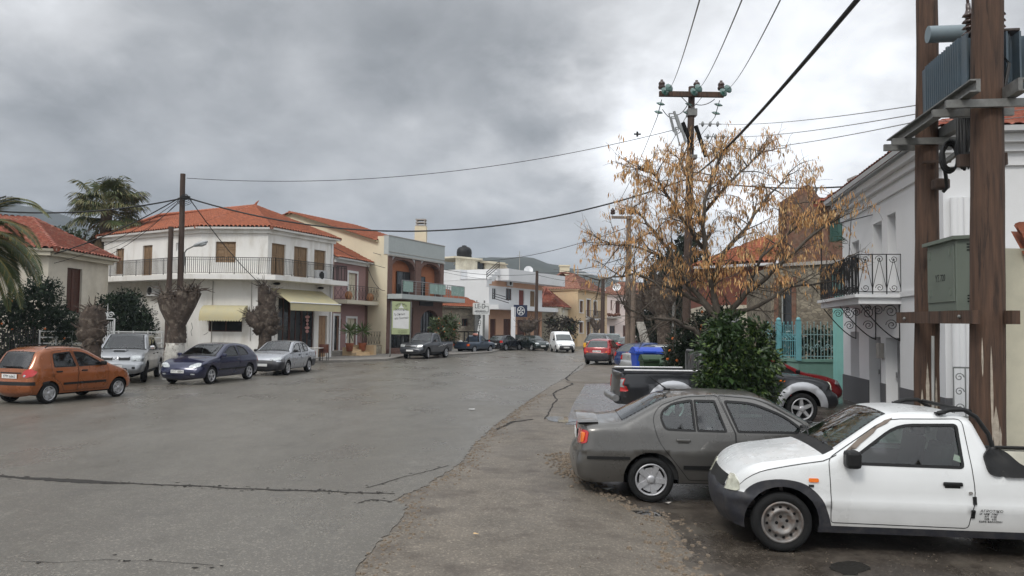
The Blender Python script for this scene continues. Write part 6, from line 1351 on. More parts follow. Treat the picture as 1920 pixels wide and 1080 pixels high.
# --- transformer poles at the right edge
Y1, Y2 = 10.1, 12.1
b1_ = V((X(1846, Y1, 700), Y1, -.2)); t1_ = P(1853, 0, Y1)+V((.02, 0, 1.6)); b2_ = V((X(1735, Y2, 700), Y2, -.2)); t2_ = P(1740, 0, Y2)+V((.0, 0, 1.2))
tp1 = empty('utility_pole', b1_, 'thick brown wooden pole nearest the camera, in front of the transformer', 'utility pole'); q = MB(); pole(q, b1_, t1_, .212, .178, 20); q.build('pole_shaft', M_pole, tp1)
tp2 = empty('utility_pole', b2_, 'brown wooden pole left of the transformer, rising behind the white pickup cab', 'utility pole'); q = MB(); pole(q, b2_, t2_, .185, .15, 20); q.build('pole_shaft', M_pole, tp2)
M_lime = mat('old_paint_streak', (.36, .31, .25), .9, var=.3, scale=14)
def streak(par, b, r, items):
    q = MB()
    for ang, z0, z1, w_ in items:
        n = 8; vs = []
        for i in range(n+1):
            ww = w_*(1-abs(2*i/n-1)**3)*R.uniform(.7, 1.2); z = z0+(z1-z0)*i/n; rr = r*(1-.018*z)+.006
            for sg in (-1, 1): vs.append(V((b.x+rr*math.cos(ang+sg*ww), b.y+rr*math.sin(ang+sg*ww), z)))
        q.add(vs, [(2*i, 2*i+1, 2*i+3, 2*i+2) for i in range(n)])
    q.build('paint_streak', M_lime, par)
streak(tp1, b1_, .216, [(-1.75, .75, 2.0, .07), (-1.55, .5, 1.25, .16), (-1.3, .6, 1.0, .1), (-2.2, 1.6, 2.1, .05)])
streak(tp2, b2_, .188, [(-1.9, .8, 1.7, .12), (-1.5, .7, 1.9, .09), (-1.2, .6, 1.5, .14), (-2.3, .7, 1.3, .12)])
q = MB(); a = P(1749, 768, Y2-.17); q.tube([V((a.x, a.y, 1.0)), V((a.x, a.y-.03, 2.1))], .022, 6); q.build('earth_pipe', mat('grey_pipe', (.42, .42, .4), .5), tp2)
dv = V((b2_.x-b1_.x, Y2-Y1, 0)).normalized(); nv = V((dv.y, -dv.x, 0))         # along the two poles; nv points to the right
if nv.x > 0: nv = -nv                                                            # towards the road (left)
zpf = Z(1856, 183, Y1)
tf_ = empty('transformer', V((b1_+b2_)/2)+V((0, 0, zpf)), 'grey-blue finned power transformer on a steel platform between two wooden poles', 'transformer')
q = MB()
for o in (.24, -.24):
    a, b = b1_+nv*o-dv*.55, b2_+nv*o+dv*.6; a = V((a.x, a.y, zpf)); b = V((b.x, b.y, zpf+.0)); q.bar(a, b, .05, .16); q.bar(a+nv*.045*(1 if o > 0 else -1)+V((0, 0, .07)), b+nv*.045*(1 if o > 0 else -1)+V((0, 0, .07)), .1, .02); q.bar(a+nv*.045*(1 if o > 0 else -1)-V((0, 0, .07)), b+nv*.045*(1 if o > 0 else -1)-V((0, 0, .07)), .1, .02)
for b in (b1_-dv*.22, b1_+dv*.22, b2_-dv*.2, b2_+dv*.2): q.bar(V((b.x, b.y, zpf-.14))+nv*.5, V((b.x, b.y, zpf-.14))-nv*.5, .06, .1)
q.build('platform', M_galv, tf_)
M_tr = mat('transformer_paint', (.075, .105, .13), .45, .1, var=.12, scale=3, col2=(.1, .11, .11), c2scale=2, c2amt=.4)
cT = V((b1_+b2_)/2)+dv*.12-nv*.40+V((0, 0, zpf+.10)); ry = math.atan2(dv.y, dv.x); Lt, Wt, Ht = 1.25, .42, .80
mxT = Matrix.Translation(V((cT.x, cT.y, zpf+.1))) @ Matrix.Rotation(ry, 4, 'Z')
q = MB(); q.box((0, 0, Ht/2+.12), (Lt, Wt, Ht), 0, mxT, bev=.02); q.box((0, 0, .09), (Lt*.7, Wt*.8, .12), 0, mxT); q.build('tank', M_tr, tf_)
q = MB()
for sy in (1, -1):
    for k in range(16): q.box((-Lt/2+.04+k*(Lt-.08)/15, sy*(Wt/2+.12), Ht*.5+.13), (.02, .24, Ht*.88), 0, mxT)
for sx_ in (1, -1):
    for k in range(6): q.box((sx_*(Lt/2+.09), -Wt/2-.2+k*(Wt+.4)/5, Ht*.5+.13), (.2, .024, Ht*.86), 0, mxT)
q.build('cooling_fin', M_tr, tf_)
q = MB(); q.box((0, 0, Ht+.145), (Lt+.12, Wt+.2, .04), 0, mxT, bev=.01); q.build('tank_lid', mat('rusty_lid', (.06, .045, .04), .7, var=.4, scale=9), tf_)
q = MB(); c = mxT @ V((.15, -.1, Ht+.62)); q.tube([mxT @ V((.38, .48, Ht+.50)), mxT @ V((.38, -.42, Ht+.50))], .125, 18); q.bar(mxT @ V((.38, .2, Ht+.1)), mxT @ V((.38, .2, Ht+.3)), .05); q.bar(mxT @ V((.38, -.2, Ht+.1)), mxT @ V((.38, -.2, Ht+.3)), .05); q.build('oil_conservator', mat('conservator_paint', (.17, .215, .235), .45, var=.08, col2=(.2, .12, .08), c2scale=6, c2amt=.5, thr=(.62, .7)), tf_)
bush = []
for k in range(3):
    p = mxT @ V((-.32+.0*k, .16-.16*k, Ht+.15)); d = (mxT.to_3x3() @ V((-.12, .12-.1*k, 1))).normalized(); q = MB(); mx = d.to_track_quat('Z', 'Y').to_matrix().to_4x4(); mx.translation = p
    pr = [(.05, 0)]
    for j in range(4): pr += [(.05, .06+j*.085), (.115-.008*j, .075+j*.085), (.10-.008*j, .10+j*.085), (.05, .125+j*.085)]
    q.lathe(pr+[(.035, .42), (.03, .5), (.001, .51)], 16, 0, mx); q.tube([p+d*.5, p+d*.62], .02, 6); q.build('bushing', M_cer, tf_); bush.append(p+d*.6)
q = MB(); q.tube([bush[0], bush[0]+V((-.1, 0, .3)), bush[0]+V((-.25, .1, .9)), V((t2_.x, t2_.y, bush[0].z+1.5))], .008, 5); q.tube([bush[2], bush[2]+V((.05, 0, .35)), V((t1_.x-.1, t1_.y, bush[0].z+1.3))], .008, 5); q.tube([bush[1], bush[1]+V((-.02, 0, .2)), bush[1]+V((-.08, .05, .9))], .008, 5); q.build('bushing_wire', M_cab, tf_)
# switch box, cables under the platform
q = MB(); zc = Z(1790, 255, 10); q.box((mxT @ V((-.1, 0, 0))).xy.to_3d()+V((0, 0, zpf-.36)), (.62, .3, .16), 0, rz=ry, bev=.02); q.bar((mxT @ V((.1, 0, 0))).xy.to_3d()+V((0, 0, zpf-.3)), (mxT @ V((.6, .2, 0))).xy.to_3d()+V((0, 0, zpf-.5)), .06)
q.build('fuse_box', M_galv, tf_)
q = MB()
for k in range(6):
    u0 = 1796+4*k; q.tube([P(u0, 222, 10.9), P(u0+2*math.sin(k*2), 255+6*(k % 3), 10.8), P(u0-4+3*k % 7, 285+7*(k % 4), 10.7+.05*k), P(u0+4, 312+3*(k % 3), 10.75), P(u0+9, 286, 10.9)], .022, 6)
for k in range(3): q.tube([P(1783, 290+3*k, 10.9)+V((.12*math.cos(t), .03*k, .2*math.sin(t))) for t in [i*2*math.pi/18 for i in range(19)]], .018, 6, cap=False)
q.tube([P(1800, 268, 11), P(1782, 262, 11.1), P(1768, 285, 11.3), P(1772, 320, 11.5), P(1776, 352, 11.7), P(1768, 360, 11.75)], .028, 6)
q.build('cable_bundle', M_cab, tf_)
q = MB(); p = b1_+V((.26, -.02, 0)); q.tube([V((p.x-.08, p.y, 5.6)), V((p.x+.04, p.y, 5.75)), V((p.x+.12, p.y, 5.65)), V((p.x+.04, p.y, 5.25)), V((p.x-.04, p.y, 5.0)), V((p.x+.0, p.y, 4.7)), V((p.x-.05, p.y, 4.4))], .022, 6); q.build('side_cable', M_cab, tp1)
q = MB(); z = Z(1850, 585, Y1-.2); a = b2_-nv*-.0
wood = []
for o in (.23, -.23):
    a, b = b1_+nv*o-dv*.35, b2_+nv*o+dv*.42; a = V((a.x, a.y, 2.35)); b = V((b.x, b.y, 2.38)); q.bar(a, b, .09, .17)
q.build('support_beam', M_pole, tf_)
q = MB()
for b in (b1_, b2_):
    for o in (.29, -.29): p = b+nv*o; q = MB(); q.ball((p.x, p.y, 2.36), .025); q.build('bolt', M_galv, tf_)
q = MB(); a = V((b1_.x, b1_.y, Z(1890, 295, Y1))); q.bar(a+V((-.15, .25, 0)), a+V((.45, .2, .02)), .1, .16); q.build('cross_block', M_poled, tp1)
q = MB(); a = V((b2_.x, b2_.y, Z(1760, 345, Y2-.3))); q.box(a+V((.12, -.28, 0)), (.22, .18, .16), bev=.03); q.bar(a+V((-.1, -.2, .35)), a+V((.3, -.25, .36)), .04); q.bar(a+V((.1, -.22, .08)), a+V((.1, -.22, .36)), .04); q.build('cable_clamp', M_poled, tp2)
# metal cabinet
cc = (b1_+b2_)/2+dv*.12-nv*.15; cbz = 2.42; cab = empty('distribution_cabinet', V((cc.x, cc.y, cbz)), 'grey-green steel electrical cabinet with stencilled number between the two wooden poles', 'cabinet'); mxC = Matrix.Translation((cc.x, cc.y, cbz)) @ Matrix.Rotation(ry, 4, 'Z')
M_cabt = mat('cabinet_green', (.145, .17, .14), .5, .1, var=.1, scale=3)
Lc, Wc, Hc = 1.02, .46, 1.0
q = MB(); q.box((0, 0, Hc/2+.03), (Lc, Wc, Hc), 0, mxC, bev=.008); q.build('casing', M_cabt, cab)
q = MB(); q.add([mxC @ V(p) for p in [(-Lc/2-.05, -Wc/2-.06, Hc+.035), (Lc/2+.05, -Wc/2-.06, Hc+.035), (Lc/2+.05, Wc/2+.06, Hc+.0), (-Lc/2-.05, Wc/2+.06, Hc+.0), (-Lc/2-.05, -Wc/2-.06, Hc+.075), (Lc/2+.05, -Wc/2-.06, Hc+.075), (Lc/2+.05, Wc/2+.06, Hc+.05), (-Lc/2-.05, Wc/2+.06, Hc+.05)]], [(3, 2, 1, 0), (4, 5, 6, 7), (0, 1, 5, 4), (1, 2, 6, 5), (2, 3, 7, 6), (3, 0, 4, 7)]); q.build('cabinet_lid', M_cabt, cab)
sgn = 1 if (mxC.to_3x3() @ V((0, 1, 0))).dot(nv) > 0 else -1
q = MB(); q.box((0, sgn*(Wc/2+.008), Hc/2+.05), (Lc-.06, .014, Hc-.22), 0, mxC, bev=.004)
for x in (-.36, .36):
    for z in (.3, .85): q.box((x, sgn*(Wc/2+.02), z), (.025, .025, .1), 0, mxC)
do = q.build('cabinet_door', M_cabt, cab)
nn = mxC.to_3x3() @ V((0, sgn, 0)); xx = V((0, 0, 1)).cross(nn)
text('ΥΣ 720', .135, frame3(mxC @ V((0, sgn*(Wc/2+.0175), Hc*.5)), xx, (0, 0, 1)), 'lettering', M_ink, do, depth=.0008, sx=.85)
q = MB()
for z in (.16, .2, .24): q.box((-Lc/2-.004, -sgn*.04, z), (.012, .26, .014), 0, mxC)
q.build('vent_slot', M_dark, cab); q = MB()
for z in (Hc-.14, Hc-.1, Hc-.06): q.box((-Lc/2-.004, -sgn*.04, z), (.012, .26, .014), 0, mxC)
q.build('vent_slot', M_dark, cab)
# --- left pole with lamp
YL = 36.0; bL_ = V((X(337, YL), YL, 0)); tL = P(343, 326, YL); lp = empty('utility_pole', bL_, 'dark wooden lamp pole with many wires in front of the white corner building', 'utility pole'); q = MB(); pole(q, bL_, tL, .15, .115); q.build('pole_shaft', M_poled, lp)
sl = empty('street_lamp', P(347, 500, YL), 'grey street lamp on a bent arm fixed to the dark wooden pole', 'street lamp'); q = MB(); q.tube([P(346, 498, YL-.1), P(346, 474, YL-.1), P(350, 468, YL-.15), P(366, 460, YL-.2)], .03, 8); q.build('lamp_arm', M_galv, sl)
q = MB(); a, b = P(364, 461, YL-.2), P(388, 453, YL-.2); mx = (b-a).to_track_quat('X', 'Z').to_matrix().to_4x4(); mx.translation = (a+b)/2; q.ball((0, 0, 0), .36, .15, .1, 14); q2_ = MB()
for i in range(len(q.v)): q.v[i] = mx @ q.v[i]
q.build('lamp_head', mat('lamp_grey', (.33, .34, .34), .5), sl); q2_.ball((0, 0, 0), .2, .12, .08, 12)
for i in range(len(q2_.v)): q2_.v[i] = mx @ (q2_.v[i]+V((.08, 0, -.07)))
q2_.build('lamp_glass', M_lamp, sl)
q = MB()
for k in range(5): q.tube([P(343, 368, YL-.12)+V((.15*math.cos(t)*(1+.3*k)+.1, -.05, .1*math.sin(t)*(1+.2*k)-.06*k)) for t in [i*2*math.pi/14 for i in range(15)]], .014, 5, cap=False)
q.box(P(350, 371, YL-.1), (.3, .1, .16)); q.build('cable_coil', M_cab, lp)
q = MB(); pole(q, V((X(314, 35.6), 35.6, 0)), P(321, 425, 35.6), .13, .11); top(q.build('wooden_stump_pole', M_poled), 'short dark wooden pole without wires just left of the lamp pole', 'pole')
# --- farther poles
def farpole(u, vt, Y, r, label, m=None, arm=None):
    b = V((X(u, Y), Y, 0)); t = P(u+2, vt, Y); e = empty('utility_pole', b, label, 'utility pole'); q = MB(); pole(q, b, t, r, r*.75, 10); q.build('pole_shaft', m or M_poleg, e)
    if arm:
        q = MB(); a = t-V((0, 0, .12)); q.bar(a+V((arm[0], -.15, 0)), a+V((arm[1], -.15, 0)), .14, .16); q.build('crossarm', m or M_poleg, e)
        for k in range(3): pin_ins(e, a+V((arm[0]+(arm[1]-arm[0])*(k+.1)/2.2, -.15, .08)))
    return t
T2 = farpole(1177, 405, 50, .2, 'grey wooden pole with a single offset crossarm in front of the pink house', None, (-1.1, .2))
T3 = farpole(1186, 512, 47.5, .17, 'shorter grey wooden pole leaning beside the crossarm pole on the right verge')
T4 = farpole(1129, 520, 84, .26, 'dark wooden pole in front of the yellow-ochre house', M_poled)
T5 = farpole(1005, 508, 80, .2, 'dark wooden pole in front of the white flats', M_poled)
T6 = farpole(1199, 530, 90, .26, 'dark wooden pole at the corner of the pink house', M_poled); T7 = farpole(1207, 520, 98, .24, 'thin grey pole far behind the blue roundel sign')
T8 = farpole(1262, 545, 42, .12, 'slim grey metal post beneath the dark evergreen trees', M_galv)
# --- cables
aL = P(352, 371, YL); aU = P(1291, 335, YU)
cable(aL, aU, .035, 1.9, 'thick black cable sagging over the street from lamp pole to tall power pole', 40)
cable(aU, P(1625, -22, 8.0), .032, .25, 'thick black cable rising from the autumn tree to the top right corner', 30)
cable(aU, P(1640, 346, 27), .03, .25, 'thick black cable from the tall power pole to the ruin roof chimney')
cable(P(350, 334, YL), P(1270, 242, YU), .014, .9, 'thin wire from the top of the lamp pole to the tall power pole', 30)
q = MB(); p = P(1195, 251.5, YU); q.box(p, (.3, .05, .06)); q.box(p, (.08, .06, .22)); top(q.build('wire_spacer', M_cab), 'small black insulator hanging on the thin wire left of the tall power pole', 'insulator')
cable(P(340, 372, YL), P(-40, 393, 33), .035, .35, 'thick black cable from the lamp pole to the left edge over the palm')
cable(P(336, 371, YL), P(40, 492, 36), .028, .35, 'black cable from the lamp pole down to the cream house roof edge')
cable(P(336, 374, YL), P(70, 500, 36.5), .014, .5, 'thin black wire from the lamp pole to the cream house wall')
cable(P(337, 376, YL), P(188, 486, 41), .014, .3, 'thin black wire from the lamp pole to the corner of the cream house')
cable(P(338, 378, YL), P(197, 470, 49.5), .012, .3, 'thin wire from the lamp pole to the left end of the white corner building')
cable(P(356, 373, YL), fB.pt(fB.L*.93, 4.4, .1), .022, .25, 'black cable from the lamp pole down to the front of the white corner building')
for k, (p, uv) in enumerate(zip(tops, ((1318, -22), (1400, -22), (1474, -22)))): cable(p, P(*uv, 10), .011, .15, ('left', 'middle', 'right')[k]+'most of three thin wires rising from the crossarm out of the frame', 24, M_galv)
for k, (p, zz) in enumerate(zip(rts, ((1728, 196), (1728, 212), (1728, 226)))):
    cable(p, P(*zz, 12.9), .009, .12, ('upper', 'middle', 'lower')[k]+' of three wires between the grey insulators and transformer poles', 24, M_galv); cable(P(*zz, 12.9), P(1960, zz[1]-12, 13.2+k*.1), .007, .05, ('upper', 'middle', 'lower')[k]+' of three wires leaving the transformer towards the right edge', 8, M_galv)
for k, (p, d) in enumerate(zip(lows, (-.9, -.3, .1))): cable(p, T2+V((d, -.15, .45)), .014, .3, ('left', 'middle', 'right')[k]+' of three thin wires from the crossarm to the offset-arm pole', 24, M_galv)
cable(P(892, 490, 70), T2-V((0, 0, .7)), .02, .5, 'long thin wire from the white flats to the offset-arm pole', 24)
cable(T5-V((0, 0, .2)), T2-V((0, 0, 2.6)), .025, .35, 'black cable from the pole at the white flats to the offset-arm pole', 20)
cable(P(700, 474, 57.5), T5-V((0, 0, .3)), .02, .7, 'thin cable from the cream shop building to the pole at the white flats', 24)
cable(fK.pt(0.2, 7.2, .2), fF.pt(1, 7.0, .2), .015, .3, 'thin wire between the cream shop building and the white flats', 20)
cable(T2-V((0, 0, 1.2)), T4-V((0, 0, .3)), .02, .5, 'thin cable between the offset-arm pole and the pole by the yellow house', 16)
cable(T2-V((0, 0, 1.6)), T6-V((0, 0, .2)), .02, .5, 'thin cable between the offset-arm pole and the pink house pole', 16)
cable(T5-V((0, 0, .4)), T4-V((0, 0, .5)), .018, .3, 'thin cable between the white flats pole and the yellow house pole', 16)
cable(P(722, 502, 57.6), P(624, 462, 50.8), .018, .15, 'thin wire between the white corner building and the cream gable', 12)
cable(P(688, 497, 57.8), P(722, 545, 57.8), .02, .5, 'black cable drooping down the cream gable wall', 12)
# ---------------------------------------------------------------- signs and street furniture
Ys = 52.0; s0 = V((X(732, Ys), Ys, 0)); s1 = V((X(769, Ys+.8), Ys+.8, 0)); fs_ = Face((s0.x, s0.y), (s1.x, s1.y)); sg_ = empty('shop_sign', s0, 'tall pale green and white shop board between two grey posts on the left pavement', 'sign')
zt_, zb_ = Z(750, 565, Ys), Z(750, 627, Ys); M_sgr = mat('sign_green', (.40, .45, .25), .5, var=.05)
q = MB(); q.tube([s0, s0+V((.03, 0, zt_+.0))], .05, 8); q.tube([s1, s1+V((.03, 0, zt_))], .05, 8); q.build('post', M_galv, sg_)
q = MB(); fbox(q, fs_, .06, fs_.L-.06, zb_, zt_, -.06, .06); q.build('board', M_sgr, sg_)
bd_ = bpy.data.objects['board']; q = MB(); pts = [(.14, zb_+.42), (fs_.L-.14, zb_+.36), (fs_.L-.14, zt_-.62)]+[(.14+(fs_.L-.28)*(1-i/8), zt_-.62+.12*math.sin(math.pi*i/8)) for i in range(1, 9)]; k = len(pts); q.add([fs_.pt(x, z, .066) for x, z in pts], [tuple(range(k))]); q.build('sign_panel', M_plate, bd_)
q = MB(); c = fs_.L/2; q.add([fs_.pt(c-.22, zt_-.45, .066), fs_.pt(c+.22, zt_-.45, .066), fs_.pt(c+.05, zt_-.28, .066), fs_.pt(c, zt_-.08, .066), fs_.pt(c-.05, zt_-.28, .066)], [(0, 1, 2, 3, 4)]); q.build('emblem', M_plate, bd_)
mx = lambda s, z, dz=0: frame3(fs_.pt(s, z, .07), fs_.d, (0, 0, 1))
W_ = 'ΕΡΓΑΣΤΗΡΙΟ'
for i, ch_ in enumerate(W_):
    t = (i-(len(W_)-1)/2)/(len(W_)-1)*1.5; m_ = frame3(fs_.pt(c+.52*math.sin(t), zt_-.68+.52*math.cos(t), .07), fs_.d*math.cos(t)-V((0, 0, 1))*math.sin(t), V((0, 0, 1))*math.cos(t)+fs_.d*math.sin(t)); text(ch_, .15, m_, 'lettering', M_ink, bd_, depth=.001)
text('ΖΑΧΑΡ/ΚΗΣ', .18, mx(c, zt_-.55), 'lettering', M_ink, bd_, depth=.001, sx=.95)
text('Το Σπιτικο', .2, frame3(fs_.pt(c-.15, zt_-.86, .07), fs_.d+V((0, 0, .08)), (0, 0, 1)), 'lettering', M_ink, bd_, depth=.001, shear=.35, sx=.85); text('και Γευστικο', .2, frame3(fs_.pt(c+.02, zt_-1.1, .07), fs_.d+V((0, 0, .08)), (0, 0, 1)), 'lettering', M_ink, bd_, depth=.001, shear=.35, sx=.85)
text('ΤΗΛ. 22530 22720', .085, mx(c+.12, zb_+.22), 'lettering', M_ink, bd_, depth=.001); text('ΤΗΛ. 22530 22410', .085, mx(c+.12, zb_+.1), 'lettering', M_ink, bd_, depth=.001)
# LED sign
Yd = 74.0; a, b = V((X(888, Yd), Yd, 0)), V((X(917, Yd+.8), Yd+.8, 0)); fd = Face((a.x, a.y), (b.x, b.y)); ld = empty('shop_sign', fd.pt(fd.L/2, 0), 'white light-shop sign box over a vertical lettered panel beside the white flats', 'sign')
zt_, zb_ = Z(902, 568, Yd), Z(902, 590, Yd); q = MB(); fbox(q, fd, 0, fd.L, zb_, zt_, -.25, .05, 0); q.build('sign_box', M_plate, ld); so = [o for o in ld.children][0]
text('LE-D', .62, frame3(fd.pt(.62, zt_-.32, .056), fd.d, (0, 0, 1)), 'lettering', M_ink, so, depth=.002, sx=.9); text('light-electric', .22, frame3(fd.pt(.68, zt_-.72, .056), fd.d, (0, 0, 1)), 'lettering', M_ink, so, depth=.002)
text('ΦΩΤΙΣΤΙΚΑ - ΗΛΕΚΤΡΟΛΟΓΙΚΑ', .085, frame3(fd.pt(fd.L/2, zb_+.15, .056), fd.d, (0, 0, 1)), 'lettering', M_ink, so, depth=.002)
q = MB(); fbox(q, fd, .05, fd.L-.12, zb_+.255, zb_+.3, .05, .056); fbox(q, fd, fd.L-.16, fd.L-.12, zb_+.25, zt_-.3, .05, .056); fbox(q, fd, .98, fd.L-.12, zt_-.34, zt_-.3, .05, .056); q.build('sign_line', M_ink, so)
q = MB(); fbox(q, fd, .25, .95, .2, zb_, -.2, .0); q.build('vertical_panel', M_plate, ld); vp = bpy.data.objects['vertical_panel']; q = MB(); fbox(q, fd, .95, 1.15, 0, zb_, -.25, .05); fbox(q, fd, .12, .25, 0, zb_, -.25, .05); q.add([fd.pt(.25, zb_, .004), fd.pt(.25, .9, .004), fd.pt(.34, 1.6, .004), fd.pt(.5, 2.4, .004), fd.pt(.72, zb_, .004)], [(0, 1, 2, 3, 4)]); q.build('sign_frame', M_galv, ld)
for i, ch_ in enumerate('ΦΩΤΙΣΜ'): text(ch_, .5, frame3(fd.pt(.6, zb_-.28-.45*i, .008), fd.d, (0, 0, 1)), 'lettering', M_ink, vp, depth=.002)
q = MB(); fbox(q, fd, .3, .36, zt_, zt_+.25, -.1, -.04); fbox(q, fd, 1.1, 1.2, zt_, zt_+.25, -.15, -.04); q.build('bracket', M_galv, ld)
def roundel(c, d, w_, h_, label, post=None):
    f = Face((c.x-d[0]*w_/2, c.y-d[1]*w_/2), (c.x+d[0]*w_/2, c.y+d[1]*w_/2)); e = empty('roundel_sign', c, label, 'sign'); q = MB(); fbox(q, f, 0, w_, c.z-h_/2, c.z+h_/2, -.12, .05); q.build('sign_box', mat('sign_navy', (.012, .022, .06), .4), e); q = MB(); mx = f.m.copy(); mx.translation = f.pt(w_/2, c.z, .055); r = h_*.38
    q.lathe([(r, 0), (r, .01), (r*.86, .01), (r*.86, 0)], 24, 0, mx)
    for k in range(5): a = 2*math.pi*k/5+.3; q.add([mx @ V((r*.12*math.cos(a+1.2), r*.12*math.sin(a+1.2), .008)), mx @ V((r*.5*math.cos(a-.25), r*.5*math.sin(a-.25), .008)), mx @ V((r*.84*math.cos(a), r*.84*math.sin(a), .008)), mx @ V((r*.6*math.cos(a+.35), r*.6*math.sin(a+.35), .008))], [(0, 1, 2, 3)])
    q.build('roundel', M_plate, e)
    if post: q = MB(); q.box(post, (.45, .4, 2*post[2])); q.build('sign_post', M_plw2, e)
c = P(976, 583, 79.5); roundel(c, (.85, .5), 1.5, 1.2, 'dark blue sign with white roundel on the front of the white flats', (X(962, 79.3), 79.3, 2.1))
c = P(1206, 577, 58); roundel(c, (.97, .25), 1.5, 1.1, 'dark blue sign with white roundel beside the poles on the right, far up the street')
# wheelie bins
def bin_(p, ang, mcol, w_, d_, h_, label, lidup=0, grp=None):
    e = empty('wheelie_bin', p, label, 'bin', grp); mx = Matrix.Translation(p) @ Matrix.Rotation(ang, 4, 'Z'); q = MB()
    a, b = .84, 1.0; z0, z1 = .14, h_
    vs = [(sx_*w_/2*k, sy*d_/2*k, z) for z, k in ((z0, a), (z1, b)) for sx_, sy in ((-1, -1), (1, -1), (1, 1), (-1, 1))]; q.add([mx @ V(v) for v in vs], [(3, 2, 1, 0), (0, 1, 5, 4), (1, 2, 6, 5), (2, 3, 7, 6), (3, 0, 4, 7)])
    q.box((0, 0, h_-.02), (w_+.08, d_+.08, .07), 0, mx, bev=.015)
    for k in range(3): q.box((-w_*.3+k*w_*.3, -d_/2*.93, h_*.5), (.05, .04, h_*.6), 0, mx)
    q.build('bin_body', mcol, e); q = MB(); n = 8
    q.grid(lambda i, j: mx @ V(((i-.5)*(w_+.06), (j-.5)*(d_+.1), h_+.03+.16*math.sin(math.pi*j)**.7)), 4, n); q.box((0, -d_/2-.04, h_+.02), (w_*.5, .07, .05), 0, mx)
    for sx_ in (-1, 1): q.add([mx @ V((sx_*(w_+.06)/2, (j/n-.5)*(d_+.1), h_+.03+.16*math.sin(math.pi*j/n)**.7)) for j in range(n+1)], [tuple(range(n+1))])
    q.build('bin_lid', mcol, e)
    for sx_ in (-1, 1): q = MB(); q.lathe([(.001, -.03), (.1, -.03), (.1, .03), (.001, .03)], 14, 0, mx @ Matrix.Translation((sx_*w_*.38, d_*.38, .1)) @ Matrix.Rotation(math.pi/2, 4, 'Y')); q.build('wheel', M_rub, e)
M_binb = mat('bin_blue', (.015, .065, .42), .45, var=.12); M_bing = mat('bin_green', (.018, .048, .018), .5, var=.2, scale=4)
Yb = 28.5; bin_(V((X(1212, Yb+.8), Yb+.8, 0)), .1, M_binb, .98, .8, 1.3, 'large blue wheelie bin behind the green bins')
bin_(V((X(1222, Yb-1), Yb-1.0, 0)), .05, M_bing, .72, .7, 1.08, 'green wheelie bin in front of the blue bin, left of its pair'); bin_(V((X(1252, Yb-1.3), Yb-1.3, 0)), -.05, M_bing, .55, .6, .98, 'smaller green wheelie bin to the right of the other green bin')
q = MB(); q.box((X(1276, 27), 27.0, .52), (.9, .6, 1.04), bev=.02); top(q.build('stone_block', M_ivory), 'cream masonry block under the orange tree behind the black pickup', 'block')
# white fence, gate and stair at the left
M_wf = mat('white_fence_paint', (.60, .60, .58), .6, var=.15, scale=6)
f = Face((X(75, 33), 33.0), (X(330, 36.2), 36.2)); wf = empty('white_fence', f.pt(f.L/2, 0), 'white low railing fence in front of the cream house and dark orange trees', 'fence'); q = MB()
for z in (1.0, 1.25, 1.5, 1.75): q.bar(f.pt(0, z), f.pt(f.L, z), .04, .05)
n = int(f.L/.55)
for k in range(n+1): q.bar(f.pt(f.L*k/n, .7), f.pt(f.L*k/n, 1.8), .045)
q.build('railing', M_wf, wf); q = MB(); fbox(q, f, 0, f.L, 0, .7, -.12, .1); q.build('low_wall', M_ivory, wf)
f = Face((X(-30, 32), 32.0), (X(72, 32.6), 32.6)); bf = empty('black_fence', f.pt(f.L/2, 0), 'black spiked iron fence at the left edge under the palm fronds', 'fence'); q = MB()
for k in range(22): p = f.pt(f.L*k/21, .3); q.bar(p, p+V((0, 0, 1.5)), .03)
q.bar(f.pt(0, .5), f.pt(f.L, .5), .03); q.bar(f.pt(0, 1.55), f.pt(f.L, 1.55), .03); q.build('railing', M_iron, bf); q = MB(); fbox(q, f, 0, f.L, 0, .3, -.1, .1); q.build('low_wall', M_conc, bf)
f = Face((X(187, 31.4), 31.4), (X(214, 31.4), 31.4)); ga = empty('ornate_gate', f.pt(f.L/2, 0), 'white ornate gate with a curled crest behind the pollarded trunk', 'gate'); q = MB(); zt_ = 2.3
for s_ in (0, f.L): q.bar(f.pt(s_, 0), f.pt(s_, zt_), .05)
for k in range(1, 7): q.bar(f.pt(f.L*k/7, .2), f.pt(f.L*k/7, zt_-.1+.0), .025)
for k in range(9): q.bar(f.pt(0, .3+k*.16), f.pt(f.L, .3+k*.16-.2*(k % 2)), .02)
q.bar(f.pt(0, zt_), f.pt(f.L, zt_), .05)
for sx_ in (-1, 1): scroll(q, f.pt(f.L/2+sx_*.13, zt_+.15), f.d*sx_, UP, .13, 1.5, .02, 1, 14)
q.tube([f.pt(f.L/2, zt_), f.pt(f.L/2, zt_+.6)], [.03, .008], 6); q.build('gate_frame', M_wf, ga)
# table and chair before the steps
ch = empty('cafe_chair', P(606, 668, 46), 'dark wicker chair beside a small table at the shop corner', 'chair'); p = V((X(608, 45.5), 45.5, .12)); q = MB()
for sx_ in (-1, 1):
    for sy in (-1, 1): q.bar(p+V((sx_*.22, sy*.2, 0)), p+V((sx_*.22, sy*.2, .45)), .03); q.build if False else None
q.build('leg', M_iron, ch); q = MB(); q.box(p+V((0, 0, .46)), (.5, .48, .05), bev=.015); q.build('seat', M_brn, ch); q = MB(); q.grid(lambda i, j: p+V((.28*math.sin((i-.5)*3.0), .22*math.cos((i-.5)*3.0), .48+.45*j)), 8, 3); q.build('backrest', M_brn, ch)
tb_ = empty('cafe_table', P(592, 668, 46), 'small dark table beside the wicker chair', 'table'); p = V((X(592, 45.2), 45.2, .12)); q = MB(); q.box(p+V((0, 0, .72)), (.8, .8, .04), bev=.01); q.build('tabletop', M_conc, tb_); q = MB()
